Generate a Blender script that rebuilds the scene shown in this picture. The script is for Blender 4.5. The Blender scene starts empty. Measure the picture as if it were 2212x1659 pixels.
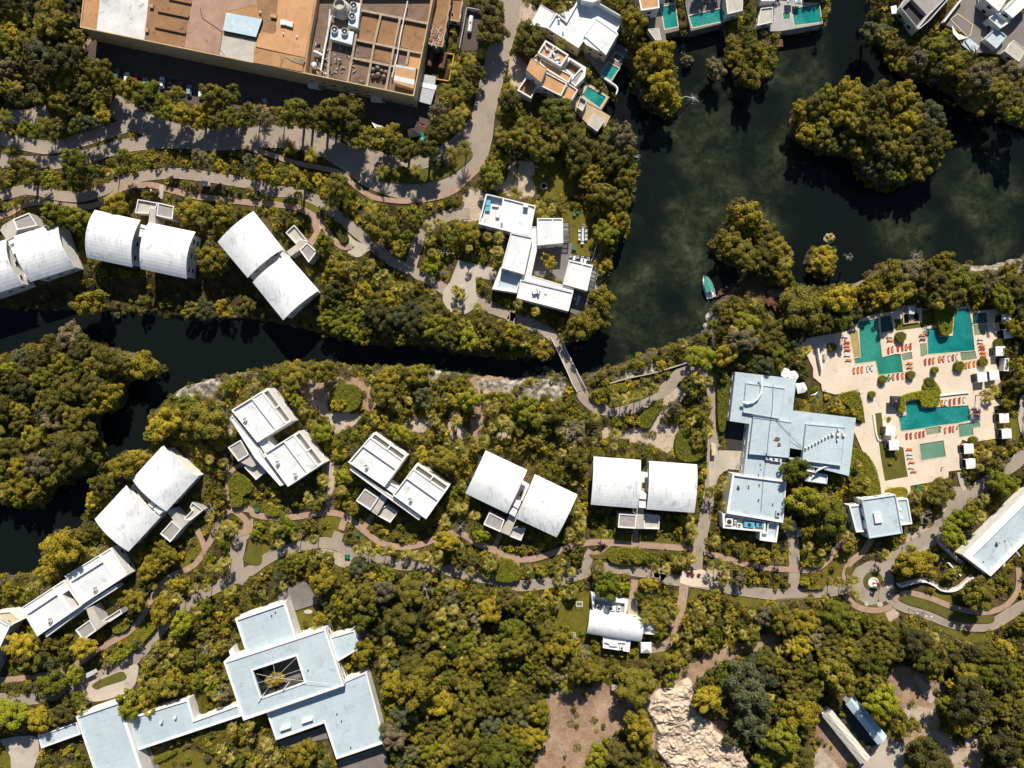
import bpy, math, random
import numpy as np
from mathutils import Vector, Matrix, geometry
R_ = math.radians
# ------------------------------------------------------------------ camera, sky, sun
scn = bpy.context.scene
HC = 266.667            # camera height in metres; frame is 400 m x 300 m at ground level
cd = bpy.data.cameras.new("camera"); cam = bpy.data.objects.new("camera", cd)
scn.collection.objects.link(cam); scn.camera = cam
cam.location = (0, 0, HC); cam.rotation_euler = (0, 0, 0)
cd.sensor_width = 36; cd.lens = 24; cd.clip_start = 1; cd.clip_end = 6000
SUN_EL, SUN_AZ = 38, 5     # from the top of the picture, a touch to the right
wd = bpy.data.worlds.new("World"); scn.world = wd; wd.use_nodes = True
nt = wd.node_tree; nt.nodes.clear()
wo = nt.nodes.new('ShaderNodeOutputWorld'); bg = nt.nodes.new('ShaderNodeBackground')
sky = nt.nodes.new('ShaderNodeTexSky'); sky.sky_type = 'NISHITA'; sky.sun_disc = False
sky.sun_elevation = R_(SUN_EL); sky.sun_rotation = R_(SUN_AZ)
sky.air_density = 1.0; sky.dust_density = 0.3; sky.ozone_density = 1.0
bg.inputs['Strength'].default_value = 0.055
nt.links.new(sky.outputs[0], bg.inputs[0]); nt.links.new(bg.outputs[0], wo.inputs[0])
sl = bpy.data.lights.new("sun", 'SUN'); sl.energy = 5.0; sl.angle = R_(0.5); sl.color = (1.0, 0.90, 0.76)
so = bpy.data.objects.new("sun", sl); scn.collection.objects.link(so)
sd = Vector((math.sin(R_(SUN_AZ))*math.cos(R_(SUN_EL)), math.cos(R_(SUN_AZ))*math.cos(R_(SUN_EL)), math.sin(R_(SUN_EL))))
so.rotation_euler = sd.to_track_quat('Z', 'Y').to_euler(); so.location = sd*400
scn.view_settings.view_transform = 'Standard'; scn.view_settings.look = 'None'
scn.view_settings.exposure = 0.42; scn.view_settings.gamma = 1
scn.render.engine = 'CYCLES'
scn.cycles.max_bounces = 5; scn.cycles.diffuse_bounces = 2; scn.cycles.glossy_bounces = 2
scn.cycles.transparent_max_bounces = 6
random.seed(7)
COL = scn.collection
# ------------------------------------------------------------------ coordinates
K = 400/2212
WL = -4.0               # lake level
def P(c, r, s):          # points read in the enlarged quarter-tiles of the picture
    out = []
    for t in s.split():
        x, y = t.split(',')[:2]; out.append((c*553+float(x)/4, r*414.75+float(y)/4))
    return out
def W(p, z=0.0):
    f = K*(HC-z)/HC
    return Vector(((p[0]-1106)*f, (829.5-p[1])*f, z))
def area2(q): return sum(q[i][0]*q[(i+1) % len(q)][1]-q[(i+1) % len(q)][0]*q[i][1] for i in range(len(q)))
def ccw(q): return list(q) if area2(q) > 0 else list(reversed(q))
def inset(q, d):
    q = ccw(q); n = len(q); out = []
    for i in range(n):
        a, b, c = Vector(q[i-1][:2]), Vector(q[i][:2]), Vector(q[(i+1) % n][:2])
        e1 = (b-a).normalized(); e2 = (c-b).normalized()
        n1 = Vector((-e1.y, e1.x)); n2 = Vector((-e2.y, e2.x))
        m = n1+n2; L = m.dot(n1)
        if abs(L) < .2: L = .2
        out.append(b+m*(d/L))
    return out
def smooth(pts, n=6, closed=False):
    if closed: q = [pts[-1]]+list(pts)+[pts[0], pts[1]]
    else: q = [pts[0]]+list(pts)+[pts[-1]]
    out = []
    for i in range(1, len(q)-2):
        p0, p1, p2, p3 = [Vector(v[:2]) for v in q[i-1:i+3]]
        for k in range(n):
            t = k/n
            out.append(.5*((2*p1)+(p2-p0)*t+(2*p0-5*p1+4*p2-p3)*t*t+(3*p1-p0-3*p2+p3)*t**3))
    if not closed: out.append(Vector(pts[-1][:2]))
    return out
# ------------------------------------------------------------------ materials
MATS = {}
def ramp(nt, fac, stops):
    r = nt.nodes.new('ShaderNodeValToRGB'); el = r.color_ramp.elements
    while len(el) < len(stops): el.new(.5)
    for e, (p, c) in zip(el, stops): e.position = p; e.color = (*c, 1)
    nt.links.new(fac, r.inputs[0]); return r.outputs[0]
def noise(nt, scale, detail=4, rough=.6, dist=0, vec=None, dim='3D'):
    n = nt.nodes.new('ShaderNodeTexNoise'); n.inputs['Scale'].default_value = scale
    n.inputs['Detail'].default_value = detail; n.inputs['Roughness'].default_value = rough
    n.inputs['Distortion'].default_value = dist
    if vec is None:
        g = nt.nodes.new('ShaderNodeNewGeometry'); vec = g.outputs['Position']
    nt.links.new(vec, n.inputs['Vector']); return n.outputs['Fac']
def mixc(nt, f, a, b, mode='MIX'):
    m = nt.nodes.new('ShaderNodeMix'); m.data_type = 'RGBA'; m.blend_type = mode
    for s, v in ((m.inputs[0], f), (m.inputs[6], a), (m.inputs[7], b)):
        if isinstance(v, (int, float)): s.default_value = v
        elif isinstance(v, tuple): s.default_value = (*v, 1)
        else: nt.links.new(v, s)
    return m.outputs[2]
def newmat(name, rough=.8, metal=0, spec=.3):
    m = bpy.data.materials.new(name); m.use_nodes = True; nt = m.node_tree
    b = nt.nodes['Principled BSDF']; b.inputs['Roughness'].default_value = rough
    b.inputs['Metallic'].default_value = metal; b.inputs['Specular IOR Level'].default_value = spec
    MATS[name] = m; return m, nt, b
def surf(name, c1, c2=None, scale=.3, rough=.8, c3=None, lo=.35, hi=.65, fine=0.0, bump=0, metal=0, spec=.3):
    """a mottled surface: c1 to c2 by broad noise, fine grain, optional stains c3"""
    m, nt, b = newmat(name, rough, metal, spec)
    c2 = c2 or tuple(x*.82 for x in c1)
    col = ramp(nt, noise(nt, scale, 5), [(lo, c1), (hi, c2)])
    if c3:
        col = mixc(nt, ramp(nt, noise(nt, scale*2.3, 7, .7, .6), [(.56, (0, 0, 0)), (.70, (1, 1, 1))]), col, c3)
    if fine:
        col = mixc(nt, fine, col, ramp(nt, noise(nt, 3.5, 3), [(.3, (.25,)*3), (.7, (.75,)*3)]), 'OVERLAY')
    nt.links.new(col, b.inputs['Base Color'])
    if bump:
        bp = nt.nodes.new('ShaderNodeBump'); bp.inputs['Strength'].default_value = bump
        bp.inputs['Distance'].default_value = .3
        nt.links.new(noise(nt, 1.6, 6), bp.inputs['Height']); nt.links.new(bp.outputs[0], b.inputs['Normal'])
    return m
surf('vault_white', (.84, .87, .89), (.70, .74, .77), .13, .6, (.40, .44, .46), fine=.2, lo=.40, hi=.75)
m = MATS['vault_white']; nt = m.node_tree; b = nt.nodes['Principled BSDF']; src = b.inputs['Base Color'].links[0].from_socket   # rain streaks and seams
g = nt.nodes.new('ShaderNodeNewGeometry'); mp = nt.nodes.new('ShaderNodeMapping'); mp.inputs['Scale'].default_value = (1.3, .14, 1); nt.links.new(g.outputs['Position'], mp.inputs[0])
st_ = ramp(nt, noise(nt, 1.0, 5, .7, vec=mp.outputs[0]), [(.44, (1, 1, 1)), (.72, (.52, .57, .60))])
st2 = ramp(nt, noise(nt, .10, 4, .6), [(.42, (0, 0, 0)), (.60, (1, 1, 1))])
nt.links.new(mixc(nt, st2, src, mixc(nt, 1.0, src, st_, 'MULTIPLY')), b.inputs['Base Color'])
surf('roof_pale', (.50, .60, .66), (.42, .52, .58), .10, .7, (.33, .41, .46), fine=.25)
surf('roof_white', (.76, .79, .81), (.64, .68, .71), .12, .65, (.42, .46, .49), fine=.3)
m = MATS['roof_pale']; nt = m.node_tree; b = nt.nodes['Principled BSDF']; src = b.inputs['Base Color'].links[0].from_socket   # membrane seams
g = nt.nodes.new('ShaderNodeNewGeometry'); mp = nt.nodes.new('ShaderNodeMapping'); mp.inputs['Rotation'].default_value = (0, 0, R_(-17)); nt.links.new(g.outputs['Position'], mp.inputs[0])
bk = nt.nodes.new('ShaderNodeTexBrick'); bk.inputs['Scale'].default_value = .11; bk.inputs['Mortar Size'].default_value = .022; bk.inputs['Color1'].default_value = (1, 1, 1, 1); bk.inputs['Color2'].default_value = (.93, .94, .95, 1); bk.inputs['Mortar'].default_value = (.72, .74, .76, 1); nt.links.new(mp.outputs[0], bk.inputs['Vector'])
nt.links.new(mixc(nt, .22, src, bk.outputs['Color'], 'MULTIPLY'), b.inputs['Base Color'])
surf('white', (.84, .84, .83), (.76, .76, .75), .4, .7)
surf('wall_white', (.78, .78, .75), (.64, .64, .62), .5, .8)
surf('wall_grey', (.42, .42, .41), (.34, .34, .34), .5, .8)
surf('wall_cream', (.58, .46, .28), (.48, .37, .22), .3, .85)
surf('wall_tan', (.50, .40, .27), (.40, .31, .20), .3, .85)
surf('roof_grey', (.36, .34, .33), (.28, .27, .27), .5, .9, (.2, .2, .2), fine=.3)
surf('roof_stone', (.52, .49, .44), (.42, .40, .36), .3, .85, (.30, .28, .25), fine=.2)
surf('roof_tan', (.47, .27, .13), (.38, .21, .10), .15, .85, (.20, .11, .06), fine=.25)
surf('roof_brown', (.32, .18, .09), (.25, .14, .07), .2, .85, (.10, .06, .04), fine=.25)
surf('roof_pink', (.42, .27, .20), (.33, .21, .16), .2, .85, (.22, .13, .09), fine=.25)
surf('roof_orange', (.58, .33, .17), (.48, .27, .13), .2, .85, (.26, .15, .09), fine=.2)
surf('roof_dirty', (.24, .16, .11), (.14, .10, .08), .16, .85, (.07, .055, .05), fine=.3)
surf('roof_patch', (.72, .73, .74), (.52, .53, .54), .12, .8, (.3, .3, .31), fine=.2)
surf('beam', (.46, .37, .26), (.30, .25, .20), .6, .85, fine=.3)
surf('concrete', (.50, .44, .37), (.42, .37, .31), .12, .9, (.30, .27, .23), fine=.2)
surf('asphalt', (.36, .305, .25), (.29, .245, .205), .09, .9, (.21, .18, .155), fine=.25)
surf('pave_dark', (.115, .085, .07), (.085, .065, .055), .12, .9, (.055, .045, .04), fine=.25)
surf('paver_pink', (.42, .29, .21), (.33, .23, .17), .4, .9, (.23, .16, .12), fine=.3)
surf('kerb', (.50, .43, .34), (.34, .29, .23), .5, .9)
surf('pool_deck', (.74, .63, .52), (.64, .54, .43), .1, .85, (.48, .39, .31), fine=.2)
m = MATS['pool_deck']; nt = m.node_tree; b = nt.nodes['Principled BSDF']; src = b.inputs['Base Color'].links[0].from_socket
bk = nt.nodes.new('ShaderNodeTexBrick'); bk.inputs['Scale'].default_value = .35; bk.inputs['Mortar Size'].default_value = .02; bk.inputs['Color1'].default_value = (1, 1, 1, 1); bk.inputs['Color2'].default_value = (.9, .89, .88, 1); bk.inputs['Mortar'].default_value = (.7, .66, .62, 1); g = nt.nodes.new('ShaderNodeNewGeometry'); nt.links.new(g.outputs['Position'], bk.inputs['Vector'])
nt.links.new(mixc(nt, .22, src, bk.outputs['Color'], 'MULTIPLY'), b.inputs['Base Color'])
surf('deck_grey', (.22, .20, .19), (.16, .15, .14), .2, .85, fine=.3)
surf('wood', (.15, .062, .035), (.10, .042, .025), .8, .75, fine=.4)
surf('rock', (.50, .46, .42), (.26, .24, .22), .5, .95, (.12, .11, .10), fine=.4, bump=.8)
surf('bark', (.20, .16, .12), (.12, .095, .07), 1.2, .95)
surf('bark_pale', (.42, .38, .33), (.28, .25, .21), 1.2, .95)
surf('canvas', (.85, .86, .88), (.78, .80, .82), .5, .8)
surf('black', (.02, .02, .022), (.03, .03, .03), .5, .6)
surf('dark', (.045, .045, .05), (.03, .03, .03), .5, .7)
surf('steel', (.62, .68, .73), (.52, .58, .62), .5, .5, metal=.2)
surf('rust', (.17, .085, .055), (.11, .055, .035), .8, .8)
surf('yellow', (.62, .38, .03), (.5, .3, .03), .8, .7)
surf('shed_metal', (.50, .64, .72), (.42, .56, .66), .3, .5, (.75, .78, .8))
surf('glass', (.03, .045, .055), (.02, .03, .04), .5, .08, spec=.8)
surf('turf', (.12, .115, .018), (.085, .085, .014), .25, .95, (.13, .09, .03), fine=.4)
surf('skin', (.45, .28, .19), None, 1, .7)
for nm, c in dict(orange=(.80, .22, .03), red=(.48, .05, .035), lwhite=(.66, .68, .70), teal=(.04, .30, .30), blue=(.02, .20, .42),
                  green=(.01, .16, .10), carred=(.30, .02, .02), carwhite=(.75, .77, .80), carteal=(.06, .16, .19), carblack=(.02, .022, .03),
                  carblue=(.02, .10, .30), cargrey=(.24, .32, .36), ball=(.16, .13, .11), awning=(.03, .30, .24), cream=(.66, .55, .38),
                  flower=(.5, .04, .03), lightblue=(.1, .45, .62)).items():
    surf(nm, c, tuple(x*.85 for x in c), 1.2, .5, spec=.5)
def stripes(name, ca, cb, scale, ang=0, rough=.5):
    m, nt, b = newmat(name, rough)
    g = nt.nodes.new('ShaderNodeNewGeometry'); mp = nt.nodes.new('ShaderNodeMapping')
    mp.inputs['Rotation'].default_value = (0, 0, ang); nt.links.new(g.outputs['Position'], mp.inputs[0])
    w = nt.nodes.new('ShaderNodeTexWave'); w.inputs['Scale'].default_value = scale; w.inputs['Distortion'].default_value = 0
    nt.links.new(mp.outputs[0], w.inputs[0])
    c = ramp(nt, w.outputs['Fac'], [(.4, ca), (.6, cb)])
    c = mixc(nt, .3, c, ramp(nt, noise(nt, .8, 5), [(.3, (.3,)*3), (.7, (.8,)*3)]), 'OVERLAY')
    nt.links.new(c, b.inputs['Base Color']); return m
stripes('awning_stripe', (.55, .30, .20), (.25, .55, .70), .7, R_(-12))
stripes('shed_stripe', (.66, .63, .56), (.50, .47, .42), .22, R_(-50))
stripes('thatch', (.16, .10, .06), (.08, .05, .035), 1.3, R_(35), .9)
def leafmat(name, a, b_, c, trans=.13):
    """foliage colour: per-plant random and per-clump attribute pick between three leaf tones, from shadow to sunlit tip"""
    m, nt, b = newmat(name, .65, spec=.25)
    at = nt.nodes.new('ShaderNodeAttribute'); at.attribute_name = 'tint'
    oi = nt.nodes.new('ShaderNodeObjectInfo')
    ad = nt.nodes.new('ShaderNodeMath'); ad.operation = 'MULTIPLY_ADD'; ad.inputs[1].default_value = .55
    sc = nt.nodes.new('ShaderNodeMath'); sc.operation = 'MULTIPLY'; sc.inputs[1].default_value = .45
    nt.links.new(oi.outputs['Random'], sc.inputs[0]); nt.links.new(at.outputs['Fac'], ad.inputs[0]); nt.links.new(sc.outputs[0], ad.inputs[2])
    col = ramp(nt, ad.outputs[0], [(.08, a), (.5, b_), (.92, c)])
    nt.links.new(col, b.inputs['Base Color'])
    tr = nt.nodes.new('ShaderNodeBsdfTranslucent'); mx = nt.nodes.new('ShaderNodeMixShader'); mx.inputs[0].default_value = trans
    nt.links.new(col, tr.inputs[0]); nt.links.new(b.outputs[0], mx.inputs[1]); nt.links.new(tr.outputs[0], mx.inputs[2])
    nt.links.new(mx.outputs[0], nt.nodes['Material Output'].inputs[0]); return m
leafmat('leaf_olive', (.060, .060, .012), (.160, .142, .018), (.40, .33, .036))
leafmat('leaf_dark', (.036, .042, .013), (.085, .080, .018), (.20, .165, .026))
leafmat('leaf_gold', (.11, .10, .011), (.30, .24, .018), (.60, .46, .038))
leafmat('leaf_green', (.058, .074, .009), (.155, .170, .014), (.37, .34, .026))
leafmat('leaf_lime', (.09, .115, .008), (.21, .235, .013), (.40, .39, .026))
leafmat('leaf_dry', (.10, .09, .05), (.19, .16, .08), (.34, .27, .13))
leafmat('leaf_teal', (.042, .056, .028), (.105, .115, .05), (.23, .21, .08))
leafmat('palm_leaf', (.17, .165, .035), (.33, .29, .06), (.56, .46, .12), .2)
leafmat('coco_leaf', (.10, .105, .012), (.21, .185, .022), (.38, .29, .035), .13)
leafmat('cyc_leaf', (.16, .13, .012), (.30, .23, .016), (.50, .36, .025), .2)
# water
m, nt, b = newmat('water', .06, spec=.10)
g = nt.nodes.new('ShaderNodeNewGeometry')
def blob(x, y, rx, ry, p=1):
    mp = nt.nodes.new('ShaderNodeMapping'); w = W((x, y))
    mp.vector_type = 'POINT'; mp.inputs['Scale'].default_value = (1/(rx*K), 1/(ry*K), 0)
    mp.inputs['Location'].default_value = (-w.x/(rx*K), -w.y/(ry*K), 0)
    nt.links.new(g.outputs['Position'], mp.inputs[0])
    gr = nt.nodes.new('ShaderNodeTexGradient'); gr.gradient_type = 'SPHERICAL'; nt.links.new(mp.outputs[0], gr.inputs[0])
    return gr.outputs['Fac']
def msum(a, b, op='ADD'):
    n = nt.nodes.new('ShaderNodeMath'); n.operation = op; n.use_clamp = True
    for s, v in ((n.inputs[0], a), (n.inputs[1], b)):
        if isinstance(v, (int, float)): s.default_value = v
        else: nt.links.new(v, s)
    return n.outputs[0]
weed = blob(1440, 560, 190, 300)
for q in ((1600, 300, 170, 330), (1480, 400, 130, 200), (2080, 480, 220, 120), (2120, 420, 120, 160), (1400, 700, 120, 120), (1700, 120, 120, 130)): weed = msum(weed, blob(*q))
weed = msum(msum(weed, 2.6, 'MULTIPLY'), ramp(nt, noise(nt, .045, 3, .5), [(.38, (.05,)*3), (.62, (1, 1, 1))]), 'MULTIPLY')
wc = ramp(nt, noise(nt, .11, 9, .68, .35), [(.36, (.008, .013, .010)), (.52, (.021, .029, .017)), (.68, (.052, .064, .038))])
wc = mixc(nt, .75, wc, ramp(nt, noise(nt, .55, 8, .75), [(.34, (.22,)*3), (.66, (.78,)*3)]), 'OVERLAY')
wc = mixc(nt, weed, (.0055, .009, .0085), wc)
nt.links.new(wc, b.inputs['Base Color'])
bp = nt.nodes.new('ShaderNodeBump'); bp.inputs['Strength'].default_value = .08; bp.inputs['Distance'].default_value = .1
nt.links.new(noise(nt, 1.2, 3), bp.inputs['Height']); nt.links.new(bp.outputs[0], b.inputs['Normal'])
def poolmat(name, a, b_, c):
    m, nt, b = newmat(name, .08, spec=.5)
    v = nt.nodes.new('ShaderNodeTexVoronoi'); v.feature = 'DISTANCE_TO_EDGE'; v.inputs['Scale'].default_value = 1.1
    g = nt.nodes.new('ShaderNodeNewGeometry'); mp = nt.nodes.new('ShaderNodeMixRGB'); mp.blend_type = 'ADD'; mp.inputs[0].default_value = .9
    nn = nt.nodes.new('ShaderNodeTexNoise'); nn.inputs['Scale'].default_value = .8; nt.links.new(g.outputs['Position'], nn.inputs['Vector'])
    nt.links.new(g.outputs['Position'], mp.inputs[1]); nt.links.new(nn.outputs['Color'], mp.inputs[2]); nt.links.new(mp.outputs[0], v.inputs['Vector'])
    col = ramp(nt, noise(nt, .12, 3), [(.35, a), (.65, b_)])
    col = mixc(nt, msum2(nt, ramp(nt, v.outputs['Distance'], [(0, (.5,)*3), (.2, (0, 0, 0))]), ramp(nt, noise(nt, .09, 2), [(.45, (0,)*3), (.6, (1,)*3)])), col, c)  # cell-edge lines paint pale caustic light into the water colour
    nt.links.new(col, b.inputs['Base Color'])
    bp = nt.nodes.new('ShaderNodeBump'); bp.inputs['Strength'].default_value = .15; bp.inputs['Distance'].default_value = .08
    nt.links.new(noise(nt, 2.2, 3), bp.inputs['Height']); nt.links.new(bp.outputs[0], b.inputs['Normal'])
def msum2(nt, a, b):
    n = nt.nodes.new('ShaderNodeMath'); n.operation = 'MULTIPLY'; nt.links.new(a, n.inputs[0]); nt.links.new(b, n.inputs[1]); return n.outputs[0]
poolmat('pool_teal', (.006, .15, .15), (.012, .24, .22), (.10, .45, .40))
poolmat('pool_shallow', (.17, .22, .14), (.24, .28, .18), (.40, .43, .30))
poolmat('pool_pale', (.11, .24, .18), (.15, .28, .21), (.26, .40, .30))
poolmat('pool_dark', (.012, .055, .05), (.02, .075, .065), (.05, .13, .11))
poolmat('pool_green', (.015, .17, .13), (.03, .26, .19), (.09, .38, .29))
poolmat('pond', (.012, .018, .010), (.016, .024, .012), (.02, .03, .016))
# ------------------------------------------------------------------ objects
NAMES = {}
def link(o, parent=None):
    COL.objects.link(o)
    if parent is not None: o.parent = parent
    return o
def tag(o, label=None, cat=None, group=None, kind=None):
    if label: o['label'] = label
    if cat: o['category'] = cat
    if group: o['group'] = group
    if kind: o['kind'] = kind
    return o
def thing(name, loc, label, cat, group=None, rz=0):
    o = bpy.data.objects.new(name, None); link(o); o.location = loc; o.rotation_euler = (0, 0, rz)
    o.empty_display_size = .5
    return tag(o, label, cat, group)
class MB:
    def __init__(s): s.v = []; s.f = []; s.m = []; s.t = []
    def face(s, pts, mi=0, t=.5):
        n = len(s.v); s.v += [tuple(p) for p in pts]; s.f.append(tuple(range(n, n+len(pts)))); s.m.append(mi); s.t.append(t)
    def prism(s, poly, z0, z1, mi=0, cap=True, bottom=False):
        q = ccw(poly); n = len(q)
        for i in range(n):
            a, b = q[i], q[(i+1) % n]
            s.face([(a[0], a[1], z0), (b[0], b[1], z0), (b[0], b[1], z1), (a[0], a[1], z1)], mi)
        if cap: s.poly(q, z1, mi)
        if bottom: s.face([(p[0], p[1], z0) for p in reversed(q)], mi)
    def poly(s, q, z, mi=0, holes=()):
        loops = [[Vector((p[0], p[1], 0)) for p in ccw(q)]]+[[Vector((p[0], p[1], 0)) for p in ccw(h)] for h in holes]
        flat = [p for l in loops for p in l]
        if len(loops) == 1 and len(flat) <= 4: s.face([(p.x, p.y, z) for p in flat], mi); return
        for tri in geometry.tessellate_polygon(loops):
            pts = [flat[i] for i in tri]
            if area2(pts) < 0: pts.reverse()
            s.face([(p.x, p.y, z) for p in pts], mi)
    def box(s, c, size, rz=0, mi=0, rx=0):
        M = Matrix.Translation(Vector(c)) @ Matrix.Rotation(rz, 4, 'Z') @ Matrix.Rotation(rx, 4, 'X')
        x, y, z = [k/2 for k in size]
        p = [M @ Vector((sx*x, sy*y, sz*z)) for sz in (-1, 1) for sx, sy in ((-1, -1), (1, -1), (1, 1), (-1, 1))]
        for f in ((3, 2, 1, 0), (4, 5, 6, 7), (0, 1, 5, 4), (1, 2, 6, 5), (2, 3, 7, 6), (3, 0, 4, 7)): s.face([p[i] for i in f], mi)
    def tube(s, pts, radii, n=6, mi=0, caps=True):
        rings = []
        for i, p in enumerate(pts):
            p = Vector(p); d = (Vector(pts[min(i+1, len(pts)-1)])-Vector(pts[max(i-1, 0)])).normalized()
            a = d.orthogonal().normalized(); b = d.cross(a); r = radii[i] if hasattr(radii, '__len__') else radii
            rings.append([p+(a*math.cos(2*math.pi*k/n)+b*math.sin(2*math.pi*k/n))*r for k in range(n)])
        for r0, r1 in zip(rings, rings[1:]):
            for k in range(n): s.face([r0[k], r0[(k+1) % n], r1[(k+1) % n], r1[k]], mi)
        if caps: s.face(list(reversed(rings[0])), mi); s.face(rings[-1], mi)
    def lathe(s, c, prof, n=16, mi=0):
        c = Vector(c); rings = [[c+Vector((r*math.cos(2*math.pi*k/n), r*math.sin(2*math.pi*k/n), z)) for k in range(n)] for r, z in prof]
        for r0, r1 in zip(rings, rings[1:]):
            for k in range(n): s.face([r0[k], r0[(k+1) % n], r1[(k+1) % n], r1[k]], mi)
        if prof[-1][0] > .01: s.face(rings[-1], mi)
    def mesh(s, name, mats, off=(0, 0, 0), tint=False, smooth_=False):
        me = bpy.data.meshes.new(name); o = Vector(off)
        me.from_pydata([tuple(Vector(v)-o) for v in s.v], [], s.f)
        for mm in (mats if isinstance(mats, (list, tuple)) else [mats]): me.materials.append(MATS[mm])
        me.polygons.foreach_set('material_index', s.m)
        if smooth_: me.polygons.foreach_set('use_smooth', [True]*len(s.f))
        if tint:
            a = me.attributes.new('tint', 'FLOAT', 'FACE'); a.data.foreach_set('value', s.t)
        me.update(); return me
    def build(s, name, mats, parent=None, tint=False, smooth_=False):
        off = parent_root(parent).location if parent is not None else (0, 0, 0)
        o = bpy.data.objects.new(name, s.mesh(name, mats, off, tint, smooth_)); return link(o, parent)
def parent_root(p):
    while p.parent is not None: p = p.parent
    return p
def struct(o): o['kind'] = 'structure'; return o
# ------------------------------------------------------------------ raster masks (0.5 m cells)
GX0, GY0, GC = -245.0, -195.0, .5
NX, NY = 980, 780
gx = GX0+(np.arange(NX)+.5)*GC; gy = GY0+(np.arange(NY)+.5)*GC
def newmask(): return np.zeros((NY, NX), bool)
def fillp(mask, poly, val=True):
    q = [(p[0], p[1]) for p in poly]; xs = [p[0] for p in q]; ys = [p[1] for p in q]
    i0 = max(0, int((min(xs)-GX0)/GC)-1); i1 = min(NX, int((max(xs)-GX0)/GC)+2)
    j0 = max(0, int((min(ys)-GY0)/GC)-1); j1 = min(NY, int((max(ys)-GY0)/GC)+2)
    if i1 <= i0 or j1 <= j0: return
    X = gx[i0:i1][None, :]; Y = gy[j0:j1][:, None]; ins = np.zeros((j1-j0, i1-i0), bool)
    n = len(q)
    for k in range(n):
        x1, y1 = q[k]; x2, y2 = q[(k+1) % n]
        if y1 == y2: continue
        c = ((y1 > Y) != (y2 > Y)) & (X < (x2-x1)*(Y-y1)/(y2-y1)+x1)
        ins ^= c
    mask[j0:j1, i0:i1][ins] = val
def at(mask, x, y):
    i = int((x-GX0)/GC); j = int((y-GY0)/GC)
    return mask[j, i] if 0 <= i < NX and 0 <= j < NY else False
def blur(a, r):
    for ax in (0, 1):
        c = np.cumsum(np.pad(a, [(r+1, r) if k == ax else (0, 0) for k in (0, 1)], mode='edge'), axis=ax)
        n = 2*r+1
        a = (c[n:] - c[:-n])/n if ax == 0 else (c[:, n:]-c[:, :-n])/n
    return a
def Wp(us, z=0): return [W(p, z) for p in us]
M_water, M_build, M_road, M_open, M_hard = newmask(), newmask(), newmask(), newmask(), newmask()
# ------------------------------------------------------------------ water outline and islands
lake = [(-400,672)]+[(0,672),(100,676),(160,674),(300,682),(420,690),(553,694),(640,712),(728,732),(803,745),(878,747),(953,752),(1000,765),(1053,770),(1106,772),(1145,775),(1181,772),(1215,755),(1245,735),(1281,718),(1303,702),(1315,677),(1318,640),(1311,610),(1319,575),(1331,540),(1346,515),(1358,495),(1361,465),(1369,430),(1379,390),(1379,350),(1369,312),(1354,275),(1333,255),(1318,250),(1300,237),(1313,212),(1331,205),(1317,178),(1352,124),(1366,150),(1373,190),(1395,223),(1428,243),(1460,243),(1474,205),(1463,160),(1455,115),(1440,88),(1437,70),(1488,72),(1566,52),(1573,75),(1583,112),(1598,168),(1626,185),(1657,163),(1676,148),(1686,100),(1692,70),(1774,58),(1786,50),(1796,0),(1796,-200),(1882,-200),(1882,0),(1884,62),(1926,118),(1938,148),(1996,168),(2069,193),(2084,225),(2157,235),(2212,268),(2600,350),(2600,520),(2212,552),(2159,567),(2084,567),(2009,560),(1909,570),(1871,598),(1834,612),(1784,617),(1746,627),(1724,612),(1708,590),(1714,555),(1707,527),(1684,514),(1660,480),(1651,452),(1632,435),(1600,425),(1581,435),(1574,475),(1538,525),(1556,555),(1576,570),(1603,578),(1604,600),(1598,612),(1572,630),(1552,650),(1534,667),(1528,710),(1506,722),(1481,734),(1431,749),(1381,767),(1331,787),(1286,802),(1256,810),(1218,806),(1181,804),(1156,812),(1106,814),(1053,808),(953,796),(878,785),(803,790),(728,783),(660,778),(603,785),(553,798),(475,810),(412,823),(375,840),(342,873),(315,897),(310,930),(322,955),(335,966),(307,972),(250,985),(222,1002),(200,1030),(190,1055),(177,1092),(175,1130),(155,1147),(120,1147),(88,1172),(88,1217),(80,1238),(37,1243),(-400,1240)]
isl_w = [(-420,770),(0,766),(27,742),(85,740),(120,722),(170,722),(215,742),(250,755),(300,763),(328,777),(345,798),(322,814),(277,820),(262,837),(266,865),(248,890),(207,895),(211,942),(215,990),(175,1033),(112,1055),(95,1090),(32,1103),(0,1090),(-420,1090)]
isl_r = [(1722,215),(1750,208),(1808,180),(1868,180),(1955,202),(2006,222),(2026,257),(2048,295),(2030,365),(1955,398),(1912,403),(1860,372),(1845,335),(1775,325),(1731,302),(1710,277)]
def disc(u, v, r, n=16, w=.15):
    return [(u+r*(1+w*math.sin(k*2.3+u))*math.cos(2*math.pi*k/n), v+r*(1+w*math.sin(k*1.7+v))*math.sin(2*math.pi*k/n)) for k in range(n)]
islets = [disc(1780,562,38), disc(1550,140,20), disc(1496,118,9), disc(1800,510,8), disc(1768,506,4)]
fillp(M_water, Wp(smooth(lake,3,True)))
for q in [isl_w, isl_r]+islets: fillp(M_water, Wp(smooth(q,3,True)), False)
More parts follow.
